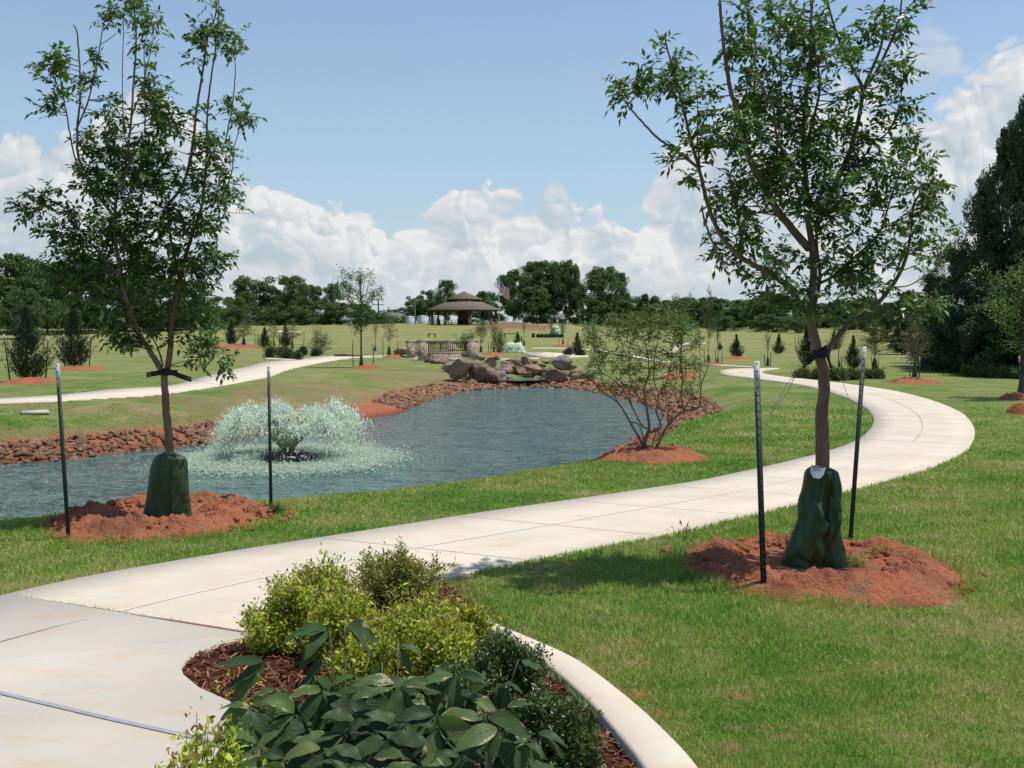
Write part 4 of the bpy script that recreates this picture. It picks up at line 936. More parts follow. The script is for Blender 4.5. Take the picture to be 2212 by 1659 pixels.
bagR, VR, bR = bag('slumped dark green watering bag with a white tag at its neck', YR, [(1008, 1753, 1784), (1016, 1743, 1806), (1028, 1738, 1812), (1060, 1732, 1817), (1085, 1724, 1818), (1110, 1722, 1817), (1125, 1721, 1816), (1150, 1712, 1814), (1180, 1700, 1820), (1205, 1692, 1826), (1225, 1691, 1826), (1238, 1703, 1808)], .72, .075, 7, True)
# maker's tag: white slip with dark print
M_TAG = plain_mat('white_tag', (0.72, 0.74, 0.76), (0.6, 0.63, 0.68), 10, .4, .1); M_INK = plain_mat('dark_print', (0.14, 0.08, 0.12), (0.1, 0.08, 0.1), 10, .6)
mb = MB(); p = [at(1753, 1004, YR - .16), at(1784, 1010, YR - .16), at(1779, 1026, YR - .17), at(1771, 1034, YR - .17), at(1757, 1032, YR - .17), at(1750, 1020, YR - .165)]
p = [x - bR for x in p]; pk = [x + np.array([0, .002, 0]) for x in p]
mb.v = [np.array(p + pk)]; mb.n = 12
tg = mk('tag', np.array(p + pk), [np.array([[0, 1, 2, 3, 4, 5]]), np.array([[11, 10, 9, 8, 7, 6]])], M_TAG, bagR)
mb = MB()
def tq(u0, v0, u1, v1): a, b, c, d = [at(u, v, YR - .175) - bR for u, v in ((u0, v0), (u1, v0 + 2), (u1, v1 + 2), (u0, v1))]; mb.add([a, b, c, d], f4=[[0, 3, 2, 1]])
tq(1755, 1007, 1780, 1009.5); tq(1757, 1012, 1776, 1013); tq(1757, 1015, 1774, 1016)
pr = mb.build('tag_print', M_INK, tg)
# webbing ties
def tie(Y, centre, pts_a, pts_b, label, w=.05):
    c = at(*centre, Y); root = empty('tree_tie', c); tag(root, label, 'tree tie', 'black webbing ties on the staked ash trees')
    def strap(pts, name, dy):
        P = np.array([at(u, v, Y + d_) for u, v, d_ in pts]) - c; n = len(P); V = []
        for k in range(n): V += [P[k] + [0, 0, w / 2], P[k] - [0, 0, w / 2], P[k] + [0, .006, w / 2], P[k] + [0, .006, -w / 2]]
        q = []
        for k in range(n - 1):
            a, b = 4 * k, 4 * k + 4
            q += [[a, a + 1, b + 1, b], [a + 2, b + 2, b + 3, a + 3], [a, b, b + 2, a + 2], [a + 1, a + 3, b + 3, b + 1]]
        s = mk(name, V, np.array(q), M_BLACK, root); e = P[-1]
        mb = MB(); a = np.linspace(0, 6.28, 16); ce = P[-2] * .25 + P[-1] * .75
        mb.tube(np.stack([ce[0] + .013 * np.cos(a), np.full(16, ce[1] - .003), ce[2] + .013 * np.sin(a)], 1), .004, 5); mb.build('eyelet', M_BRASS, s, smooth=True)
    strap(pts_a, 'strap', 0); strap(pts_b, 'strap', 0)
    mb = MB(); a = np.linspace(0, 6.28, 24); rr = .062
    Vv = []
    for k, t in enumerate(a[:-1]): Vv += [[rr * math.cos(t), rr * math.sin(t), w / 2], [rr * math.cos(t), rr * math.sin(t), -w / 2]]
    nn = 23; k = np.arange(nn); mb.add(Vv, f4=np.stack([2 * k, 2 * k + 1, 2 * ((k + 1) % nn) + 1, 2 * ((k + 1) % nn)], 1)); mb.build('loop', M_BLACK, root, smooth=True)
    return root
tie(YL, (368, 805), [(362, 802, -.06), (340, 806, -.05), (316, 810, -.04)], [(360, 800, -.07), (388, 812, -.05), (413, 820, -.03)], 'black webbing tie with brass eyelets on the forked ash trunk', .045)
tie(YR, (1773, 764), [(1786, 752, -.06), (1768, 764, -.07), (1750, 776, -.05), (1734, 790, -.04)], [(1782, 758, -.05), (1790, 775, -.02), (1797, 798, .0)], 'black webbing tie hanging from the trunk fork beside the path bend', .052)
def wire(P, r, label, name='guy_wire', mat=None):
    P = np.array(P); c = P[0].copy(); mb = MB(); mb.tube(P - c, r, 5); o = mb.build(name, mat or M_WIRE, smooth=True, loc=c); tag(o, label, 'wire', 'wires between stakes and trees'); return o
pp = lambda a, b, t: a * (1 - t) + b * t
wire([at(1735, 787, YR), at(1700, 830, YR), pp(pb3, pt3, .66)], .0018, 'thin wire from the scuffed white-tipped post to the tree tie')
wire([at(316, 810, YL), at(220, 826, YL - .1), pp(pb1, pt1, .80)], .0016, 'thin wire from the leaning post to the forked ash tree')
wire([at(413, 820, YL), at(500, 836, YL + .3), pp(pb2, pt2, .74)], .0016, 'thin wire from the forked ash tree to the post against the fountain')
wire([at(1797, 790, YR), at(1820, 825, YR + .3), pp(pb4, pt4, .60)], .0018, 'thin wire sloping from the trunk to the slanting post')
wire([at(1716, 815, YR - .15), at(1700, 850, YR - .15), at(1665, 894, YR - .15)], .0032, 'loose end of white string hanging by the path bend', 'string', plain_mat('white_string', (0.7, 0.7, 0.66), None, 10, .7))

# ------------------------------------------------------------------ stones
def m_rock(name, c1, c2, c3, sc=2.0):
    m, n = newmat(name); p = n.obj(); r = n.node('ShaderNodeObjectInfo').outputs['Random']
    v = n.vmath('ADD', p, n.node('ShaderNodeCombineXYZ').outputs[0])
    a = n.noise(v, sc, 5, .65); b = n.noise(v, sc * 3.3, 5, .7); c = n.mix(n.rng(a, .38, .62), c1, c2); c = n.mix(n.rng(b, .5, .68), c, c3)
    c = n.mix(1.0, c, n.ramp(n.math('ADD', n.math('MULTIPLY', r, .5), n.math('MULTIPLY', n.geo('Random Per Island'), .5)), [(0, (.5, .42, .38)), (.45, (.95, .9, .85)), (.55, (1, 1, 1)), (1, (1.5, 1.42, 1.3))]), 'MULTIPLY')
    nm = n.bump(n.math('ADD', n.noise(v, sc * 4, 6, .75), n.math('MULTIPLY', a, 1.5)), 1.0, .12); n.out(n.bsdf(c, .9, nm, .2)); return m
M_BOULDER = m_rock('weathered_sandstone', (0.19, 0.145, 0.112), (0.36, 0.26, 0.18), (0.085, 0.070, 0.060), 1.8)
M_BOULDG = m_rock('grey_sandstone', (0.20, 0.185, 0.165), (0.28, 0.26, 0.23), (0.09, 0.083, 0.075), 1.6)
M_RIP = m_rock('red_brown_riprap', (0.43, 0.225, 0.130), (0.52, 0.34, 0.215), (0.27, 0.15, 0.10), 3)
def rock_mesh(seed, sub=3, cuts=11, flat=.75):
    rs = np.random.RandomState(seed); V, f = (ICO2 if sub == 2 else ICO3 if sub == 3 else ICO4 if sub == 4 else ICO1); V = V.copy()
    for k in range(cuts):
        nv = rs.normal(size=3); nv[2] *= .8; nv /= np.linalg.norm(nv); d = rs.uniform(.34, .70); o = np.clip(V @ nv - d, 0, None); V -= nv * o[:, None] * .92
    dsp = np.array([mnoise.fractal(Vector(v * 2.2) + Vector((seed, 0, 0)), .8, 2.1, 4) for v in V]); V = V * (1 + .15 * dsp[:, None]); V[:, 2] *= flat
    return V / np.abs(V).max(0), f
boulders = [  # U centre, V top, V bottom, half width, grey?, label
    (988, 776, 826, 27, 0, 'large boulder with a tan top beside the grass, below the footbridge'), (1044, 785, 829, 30, 0, 'broad brown boulder lying low in front of the cascade'),
    (1078, 794, 826, 16, 1, 'smooth grey boulder at the edge of the small upper pool'), (1027, 776, 802, 22, 0, 'tan boulder wedged behind the broad brown one'),
    (948, 773, 786, 19, 0, 'flat slab-like boulder against the foot of the bridge wall'), (925, 772, 783, 11, 0, 'small low boulder in the grass under the bridge pillar'),
    (1008, 772, 786, 12, 0, 'small reddish boulder below the bridge pier'), (1038, 765, 780, 12, 1, 'small pale boulder above the cascade heap'),
    (1062, 774, 796, 16, 0, 'rounded tan boulder behind the upper pool'), (1094, 778, 795, 15, 0, 'grey-brown boulder behind the pool, next to the rounded tan one'),
    (1115, 773, 793, 14, 0, 'angular brown boulder at the back of the cascade'), (1134, 772, 792, 16, 0, 'pinkish boulder at the back of the cascade'),
    (1103, 790, 808, 22, 0, 'long flat ledge stone above the pool'), (1128, 794, 810, 20, 0, 'shadowed ledge stone overhanging the pool'),
    (1152, 783, 815, 20, 0, 'dark slanting boulder at the pool mouth'), (1149, 776, 790, 11, 0, 'small stone propped on the dark slanting boulder'),
    (1209, 771, 801, 26, 1, 'biggest grey domed boulder on top of the heap'), (1186, 792, 817, 17, 0, 'shaded boulder under the grey domed one'),
    (1199, 796, 828, 24, 0, 'large brown tilted boulder by the water with a dark face'), (1225, 795, 814, 15, 0, 'flat brown boulder behind the tilted one'),
    (1171, 782, 793, 8, 0, 'small stone in the gap of the heap'), (1243, 798, 808, 14, 0, 'low stone at the end of the heap beside the grass'), (1070, 768, 778, 9, 1, 'small grey stone at the grass behind the cascade'), (967, 783, 803, 15, 0, 'brown boulder at the grass end of the heap, tucked by the tan-topped one'), (1013, 795, 822, 16, 0, 'dark boulder filling the gap between the two largest front ones'), (1056, 777, 790, 12, 0, 'small brown boulder at the back, beneath the bridge pillar'),
    (1088, 786, 801, 12, 0, 'brown stone at the rim of the cascade pool'), (1143, 800, 816, 12, 0, 'dark brown stone at the pool outlet'), (1170, 796, 812, 13, 0, 'shadowed stone between the slanting and the shaded boulder'), (1232, 784, 800, 13, 0, 'brown stone leaning behind the grey domed boulder'), (1181, 776, 786, 10, 0, 'little tan stone at the back crest of the heap'),
    (1102, 774, 784, 9, 0, 'little brown stone on the back crest of the heap'), (1258, 806, 818, 13, 0, 'last flat stone of the heap, toward the airy bush'), (1216, 800, 822, 15, 0, 'brown stone beside the tilted boulder, on its outer flank'), (1240, 806, 824, 11, 0, 'rough brown stone low on the outer flank of the heap'), (1222, 786, 800, 12, 0, 'square brown stone behind the flat one on the outer flank'), (1272, 812, 824, 9, 0, 'small stone where the heap meets the riprap'), (1160, 812, 824, 10, 0, 'small stone in the shallow water gap'), (1100, 812, 822, 9, 0, 'small flat stone at the front of the pool'),
]
for k, (U, Vt, Vb, hw, g, lab) in enumerate(boulders):
    if not hw: continue
    P = hit(U, Vb); Y0 = P[1]; s = Y0 / F; top = at(U, Vt, Y0); hz = (top[2] - P[2]) / 2 * 1.12
    V, f = rock_mesh(100 + k, 4 if hw > 11 else 3, 15); V = V * np.array([hw * s * 1.2, hw * s * .9, hz * 1.12])
    rz = math.radians((k * 37) % 40 - 20); cs, sn = math.cos(rz * .6), math.sin(rz * .6); V = V @ np.array([[cs, 0, sn], [0, 1, 0], [-sn, 0, cs]])
    o = mk('boulder', V, f, M_BOULDG if g else M_BOULDER, smooth=False, loc=(P[0], P[1] + hw * s * .5, P[2] + hz * .85)); tag(o, lab, 'boulder', 'boulders heaped at the head of the pond')
# riprap lining the banks
_ro = hit(1556, 884); RIPR = float(sdist(np.array([_ro[0]]), np.array([_ro[1]]))[0]); print('RIPR', RIPR, _ro)
def riprap():
    rs = np.random.RandomState(77); Pn = np.roll(POND, -1, 0); seg = Pn - POND; L = np.linalg.norm(seg, axis=1); cum = np.concatenate([[0], np.cumsum(L)]); tot = cum[-1]
    P = []
    for _ in range(24000):
        t = rs.rand() * tot; k = min(int(np.searchsorted(cum, t)) - 1, len(L) - 1); k = max(k, 0); a = POND[k] + seg[k] * rs.rand(); nn = np.array([seg[k][1], -seg[k][0]]) / L[k]
        off = rs.uniform(-.25, 3.6); c = a + nn * off * SG; P.append([c[0], c[1]])
    P = np.array(P); s = sdist(P[:, 0], P[:, 1]); x, y = P[:, 0], P[:, 1]
    w = np.where((x < -4) & (y > 15), 1.25, 1.4); w = np.where(y > 38, 1.35, w); w = np.where((x > 2.5) & (y < 38) & (y > 17), RIPR, w)
    keep = (s > -.25) & (s < w); keep &= ~((x < 1.5) & (y < 18.5) & (x > -8)) | (rs.rand(len(P)) < .03)
    beach = hit(815, 893); keep &= np.hypot((x - beach[0]) / 3.2, (y - beach[1]) / 2.6) > rs.uniform(.75, 1.1, len(P))
    keep &= ~((x < -8) & (y < 15.5)); keep &= np.hypot(x - UPOOL[0], y - UPOOL[1] - .2) > 1.1
    P = P[keep]; n = len(P); sz = rs.uniform(.042, .092, n) * np.where(rs.rand(n) < .15, 1.5, 1) * np.where(P[:, 1] > 38, 1.1, 1.0)
    z = H(P[:, 0], P[:, 1]) + sz * .25; pxs = sz / P[:, 1]; uv = pix(np.column_stack([P, z])); vis = (uv[:, 0] > -20) & (uv[:, 0] < 2230)
    order = np.argsort(-np.where(vis, pxs, 0)); print('riprap', n)
    T = [rock_mesh(300 + k, 2, 16, .8) for k in range(8)]; protos = []
    for k, (V, f) in enumerate(T):
        me = None; protos.append((V, f))
    meshes = []
    for k in range(8):
        V, f = T[k]; o = mk('riprap_stone', V, f, M_RIP); meshes.append(o.data); bpy.data.objects.remove(o)
    for i in order[:300]:
        o = bpy.data.objects.new('riprap_stone', meshes[rs.randint(8)]); COL.objects.link(o); o.location = (P[i, 0], P[i, 1], z[i]); o.rotation_euler = rs.uniform(-.5, .5, 3) + np.array([0, 0, rs.uniform(0, 6)])
        o.scale = sz[i] * rs.uniform(.8, 1.3, 3) * np.array([1.15, 1, .75]); tag(o, 'angular red-brown riprap stone lying on the pond bank', 'stone', 'riprap stones lining the pond bank')
    vs, fs, off = [], [], 0
    from mathutils import Euler
    for i in order[300:]:
        V, f = T[rs.randint(8)]; R = np.array(Euler((rs.uniform(-.5, .5), rs.uniform(-.5, .5), rs.uniform(0, 6))).to_matrix()); vv = (V * (sz[i] * rs.uniform(.8, 1.3, 3) * [1.15, 1, .75])) @ R.T + [P[i, 0], P[i, 1], z[i]]
        vs.append(vv); fs.append(f + off); off += len(vv)
    tag(mk('riprap', np.vstack(vs), np.vstack(fs), M_RIP), 'loose red-brown broken stone lining the rest of the pond bank', 'riprap', kind='stuff')
_t = POND[0] + np.array([(np.roll(POND, -1, 0) - POND)[0][1], -(np.roll(POND, -1, 0) - POND)[0][0]]) * .05
SG = -1 if inpoly(_t[None], POND)[0] else 1
riprap()
# small things along the near lip of the pond
for k, (U, V, s_, lab) in enumerate([(1026, 1021, .09, 'small red rock sitting on the lawn lip above the water'), (990, 1026, .06, 'tiny reddish rock on the lawn lip'), (1143, 1015, .06, 'flat brown rock at the grass edge near the bush'), (868, 1050, .07, 'brown clod among dry grass at the pond lip')]):
    p = hit(U, V); Vv, f = rock_mesh(500 + k, 3); o = mk('rock', Vv * s_ * np.array([1.2, 1, .7]), f, M_RIP, loc=(p[0], p[1], p[2] + s_ * .4)); tag(o, lab, 'rock')
p = hit(75, 893); mb = MB(); mb.box((0, 0, .03), (.62, .5, .07), .5); tag(mb.build('utility_cover', M_CONC2, loc=p), 'flat pale concrete cover set in the sloping bank', 'cover')

# ------------------------------------------------------------------ fountain
def m_spray():
    m, n = newmat('aerated_water'); r = n.geo('Random Per Island'); c = n.ramp(r, [(0, (0.64, 0.80, 0.60)), (.6, (0.80, 0.92, 0.76)), (1, (0.97, 0.99, 0.94))])
    b = n.bsdf(c, .5, spec=.3); t = n.node('ShaderNodeBsdfTranslucent'); n.put(t, 0, c); mx = n.node('ShaderNodeMixShader'); mx.inputs[0].default_value = .45; n.l.new(b, mx.inputs[1]); n.l.new(t.outputs[0], mx.inputs[2])
    g = n.node('ShaderNodeBsdfTransparent'); m2 = n.node('ShaderNodeMixShader'); m2.inputs[0].default_value = .62; n.l.new(g.outputs[0], m2.inputs[1]); n.l.new(mx.outputs[0], m2.inputs[2]); n.out(m2.outputs[0]); return m
M_SPRAY = m_spray()
OCT = (np.array([[1, 1, 1], [-1, -1, 1], [-1, 1, -1], [1, -1, -1.]]) * .75, np.array([[0, 1, 3], [0, 2, 1], [0, 3, 2], [1, 2, 3]]))
def drops(C, S, elong=None):
    n = len(C); rq = np.random.RandomState(n).normal(size=(n, 4)); rq /= np.linalg.norm(rq, axis=1)[:, None]; w_, x_, y_, z_ = rq.T
    R_ = np.stack([1 - 2 * (y_ * y_ + z_ * z_), 2 * (x_ * y_ - z_ * w_), 2 * (x_ * z_ + y_ * w_), 2 * (x_ * y_ + z_ * w_), 1 - 2 * (x_ * x_ + z_ * z_), 2 * (y_ * z_ - x_ * w_), 2 * (x_ * z_ - y_ * w_), 2 * (y_ * z_ + x_ * w_), 1 - 2 * (x_ * x_ + y_ * y_)], 1).reshape(n, 3, 3)
    V = np.einsum('nij,kj->nki', R_, OCT[0]) * S[:, None, None]
    if elong is not None: V = V * np.stack([np.ones(n), np.ones(n), elong], 1)[:, None, :]
    return (V + C[:, None, :]).reshape(-1, 3), (OCT[1][None] + (np.arange(n) * 4)[:, None, None]).reshape(-1, 3)
def fountain():
    c = at(622, 994, 3.0 * F / (994 - 695)); c[2] = WATER; rs = np.random.RandomState(4); k = c[1] / F
    root = empty('fountain', c); tag(root, 'floating pond fountain throwing a wide crown of pale green spray', 'fountain')
    fl = MB(); R = 52 * k
    for t in np.arange(6) / 6 * 6.283:
        a = np.array([math.cos(t), math.sin(t), 0]); b = np.array([math.cos(t + 1.047), math.sin(t + 1.047), 0]); fl.tube([a * R + [0, 0, .06], b * R + [0, 0, .06]], .085, 12)
    for t in (0, 2.094, 4.188): fl.tube([[0, 0, .07], [R * .9 * math.cos(t), R * .9 * math.sin(t), .07]], .045, 8)
    fl.build('float', plain_mat('black_plastic', (0.012, 0.012, 0.014), (0.02, 0.02, 0.022), 20, .35, .2, .003, .5), root, smooth=True)
    nz = MB(); nz.tube([[0, 0, -.1], [0, 0, .08], [0, 0, .12]], [.12, .08, .05], 14); nz.build('nozzle', M_POST, root, smooth=True)
    # thrown sheet: ballistic paths
    n = 110000; th = rs.uniform(0, 6.283, n); g = 9.8
    apex = rs.normal(.86, .07, n) * (1 + .10 * np.sin(th * 3 + 1) + .07 * np.sin(th * 7) + .05 * np.sin(th * 17 + 2)); apex = np.where(rs.rand(n) < .3, apex * rs.uniform(.6, 1, n), apex)
    vz = np.sqrt(2 * g * np.clip(apex, .1, 3)); T = 2 * vz / g; land = rs.normal(1.62, .13, n) * (1 + .08 * np.sin(th * 5)); land = land * np.clip(rs.normal(1, .08, n), .8, 1.35)
    u = np.where(rs.rand(n) < .55, rs.beta(5, 4, n), rs.beta(1.4, 1.0, n)); t = u * T; r = land * u; z = .15 + vz * t - .5 * g * t * t
    r = r + rs.normal(0, .05, n); z = z + rs.normal(0, .03, n); keep = (z > 0) & ~((r < .95) & (rs.rand(n) < .93)) & ~((np.sin(th) < -.15) & (np.abs(np.cos(th)) < .8) & (rs.rand(n) < .86)) & ~((z < .62) & (rs.rand(n) < .35)); P = np.stack([r * np.cos(th), r * np.sin(th), z], 1)[keep]
    S = rs.gamma(2.6, .0025, len(P)) * np.where(P[:, 2] > .62, 1.4, 1); el = rs.uniform(1, 3, len(P))
    # central bulb
    m = 14000; zz = rs.uniform(0, 1, m) ** .8; rad = (.06 + .34 * np.sin(np.clip(zz * 1.15, 0, 1) * 1.57) ** 1.3) * np.sqrt(rs.rand(m)); t2 = rs.uniform(0, 6.283, m); B = np.stack([rad * np.cos(t2), rad * np.sin(t2), (.15 + zz * .78)], 1)
    B[:, 2] += rs.normal(0, .02, m)
    # churned ring on the surface
    q = 60000; t3 = rs.uniform(0, 6.283, q); r3 = np.abs(rs.normal(1.72, .38, q)) * np.where(rs.rand(q) < .1, 1.25, 1); W = np.stack([r3 * np.cos(t3), r3 * np.sin(t3), np.abs(rs.normal(0, .045, q)) + .005], 1); W = W[(r3 > .7)]
    SW = rs.gamma(2.5, .005, len(W))
    V1, f1 = drops(P, S, el); V3, f3 = drops(W, SW, np.full(len(W), .5)); V4, f4 = drops(B, rs.gamma(3, .005, m), rs.uniform(1, 2.5, m))
    mk('spray', V1, f1, M_SPRAY, root)['kind'] = 'stuff'
    nb, na = 26, 40; zs = np.linspace(0, 1, nb); VB = []
    for z_ in zs:
        rr = (.05 + .42 * math.sin(min(z_ * 1.25, 1) * 1.57) ** 1.25) * (math.sqrt(max(0, 1 - max(0, (z_ - .72) / .28) ** 2.2)))
        for j in range(na):
            t_ = j / na * 6.283; nn_ = mnoise.fractal(Vector((math.cos(t_) * 2, math.sin(t_) * 2, z_ * 5)), .8, 2, 4); VB.append([rr * (1 + .28 * nn_) * math.cos(t_), rr * (1 + .28 * nn_) * math.sin(t_), (.12 + z_ * .80 + .05 * nn_)])
    qb_ = [[i * na + j, i * na + (j + 1) % na, (i + 1) * na + (j + 1) % na, (i + 1) * na + j] for i in range(nb - 1) for j in range(na)]
    nv = len(VB); bulbm, nbm = newmat('frothing_water'); cb = nbm.mix(nbm.noise(nbm.obj(), 9, 5, .7), (0.66, 0.78, 0.46), (0.90, 0.96, 0.72)); pb = nbm.bsdf(cb, .6, nbm.bump(nbm.noise(nbm.obj(), 22, 5, .7), 1.0, .05), .3); tb = nbm.node('ShaderNodeBsdfTranslucent'); nbm.put(tb, 0, cb); mb_ = nbm.node('ShaderNodeMixShader'); mb_.inputs[0].default_value = .5; nbm.l.new(pb, mb_.inputs[1]); nbm.l.new(tb.outputs[0], mb_.inputs[2]); nbm.out(mb_.outputs[0])
    mk('water_bulb', np.vstack([np.array(VB), V4]), [f4 + nv, np.array(qb_)], bulbm, root)['kind'] = 'stuff'
    mk('foam', V3, f3, M_SPRAY, root)['kind'] = 'stuff'
fountain()
def small_spray(U, V, wpx, hpx, label, n=5000, seed=0, double=False):
    p = hit(U, V); k = p[1] / F; rs = np.random.RandomState(seed); root = empty('fountain', p); tag(root, label, 'fountain')
    w, h = wpx * k, hpx * k; th = rs.uniform(0, 6.283, n); u = rs.uniform(0, 1, n) ** .8; r = u * w; z = h * (1 - (2 * u - .95) ** 2) + rs.normal(0, h * .05, n); z = np.where(rs.rand(n) < .5, z * rs.rand(n), z)
    P = np.stack([r * np.cos(th), r * np.sin(th) * .6, np.clip(z, 0.01, 9)], 1); V3, f = drops(P, rs.gamma(3, .010, n) * p[1] / 60, rs.uniform(1, 2, n)); mk('spray', V3, f, M_SPRAY, root)['kind'] = 'stuff'
    mb = MB(); mb.tube([[0, 0, -.1], [0, 0, .15], [0, 0, .25]], [.12, .1, .05], 8); mb.build('nozzle', M_POST, root)
small_spray(1108, 761, 26, 15, 'low pale green spray fountain beyond the footbridge', 16000, 3)
small_spray(1199, 727, 11, 19, 'distant white fountain jet behind the thin saplings', 1100, 5)

# ------------------------------------------------------------------ footbridge
def m_stone(name, c1, c2, c3):
    m, n = newmat(name); p = n.obj(); v = n.map(p, (3.2, 3.2, 6.5)); br = n.voro(v, 1.0, out=1); e = n.node('ShaderNodeTexVoronoi', feature='DISTANCE_TO_EDGE'); n.put(e, 'Vector', v); e.inputs['Scale'].default_value = 1.0
    s = n.node('ShaderNodeSeparateColor'); n.put(s, 0, br); c = n.ramp(s.outputs[0], [(0, c1), (.4, c2), (.8, c3)]); c = n.mix(n.noise(p, 9, 4, .6), c, n.mix(1.0, c, (.75, .72, .7), 'MULTIPLY'))
    mort = n.rng(e.outputs[0], .0, .06); c = n.mix(mort, (0.16, 0.12, 0.095), c); nm = n.bump(mort, .8, .03); n.out(n.bsdf(c, .9, nm, .2)); return m
M_STONE = m_stone('ledge_stone', (0.40, 0.30, 0.22), (0.54, 0.44, 0.34), (0.47, 0.36, 0.27)); M_CAP = plain_mat('cap_stone', (0.46, 0.39, 0.33), (0.36, 0.30, 0.25), 6, .9)
M_RAIL = plain_mat('black_iron', (0.012, 0.012, 0.014), None, 10, .5)
def bridge():
    A = at(887, 771, 67); B = at(914, 779, 62); C = at(973.5, 770, 69); D = at(1020, 778, 62.5); z0 = A[2]
    root = empty('footbridge', B); tag(root, 'stone footbridge with four square pillars and black railings', 'footbridge')
    for Pq, Vt in ((A, 735), (B, 733.5), (C, 734), (D, 733.5)):
        top = at(0, Vt, Pq[1])[2]; w = .58; b0 = Pq[2] - .5; mb = MB(); c = Pq - B; mb.box((c[0], c[1], (b0 + top - .12) / 2 - B[2]), (w, w, top - .12 - b0), .12)
        pl = mb.build('pillar', M_STONE, root); mb = MB(); mb.box((c[0], c[1], top - .06 - B[2]), (w + .1, w + .1, .12), .12); mb.build('capstone', M_CAP, pl)
    def wall(p, q_, Vtop, Vlow):
        ztop = at(0, Vtop, (p[1] + q_[1]) / 2)[2]; d = q_ - p; d[2] = 0; L = math.hypot(d[0], d[1]); ang = math.atan2(d[1], d[0]); m_ = (p + q_) / 2 - B; g = L - .58
        mb = MB(); mb.box((m_[0], m_[1], ztop - .07 - .55 - B[2]), (g, .34, 1.0), ang); w = mb.build('parapet_wall', M_STONE, root)
        mb = MB(); mb.box((m_[0], m_[1], ztop - .045 - B[2]), (g, .44, .09), ang); mb.build('coping', M_CAP, w)
        mb = MB(); zt = ztop + .58; 
        for zz in (ztop + .07, zt - .09, zt): mb.box((m_[0], m_[1], zz - B[2]), (g, .05, .045), ang)
        u = np.array([math.cos(ang), math.sin(ang)])
        for k in range(20):
            s = (k / 19 - .5) * (g - .1); mb.box((m_[0] + u[0] * s, m_[1] + u[1] * s, (ztop + zt) / 2 - B[2]), (.05 if k % 6 == 0 else .022, .03, zt - ztop), ang)
        mb.build('railing', M_RAIL, root)
    wall(B, D, 760, 778); wall(A, C, 756, 770)
    mb = MB(); e1, e2 = (A + B) / 2 - B, (C + D) / 2 - B; mb.box(((e1 + e2) / 2)[0:2].tolist() + [-.05], (3.2, 5.2, .25), .05); mb.build('deck', M_CONC, root)
    p1 = at(985, 777, 60.5) - B; mb = MB(); mb.box((p1[0], p1[1], p1[2]), (.85, 1.2, .16), 0); mb.box((p1[0] - .38, p1[1], p1[2] - .33), (.10, 1.2, .5), 0); mb.box((p1[0] + .38, p1[1], p1[2] - .33), (.10, 1.2, .5), 0); mb.build('culvert', M_CONC2, root)
bridge()

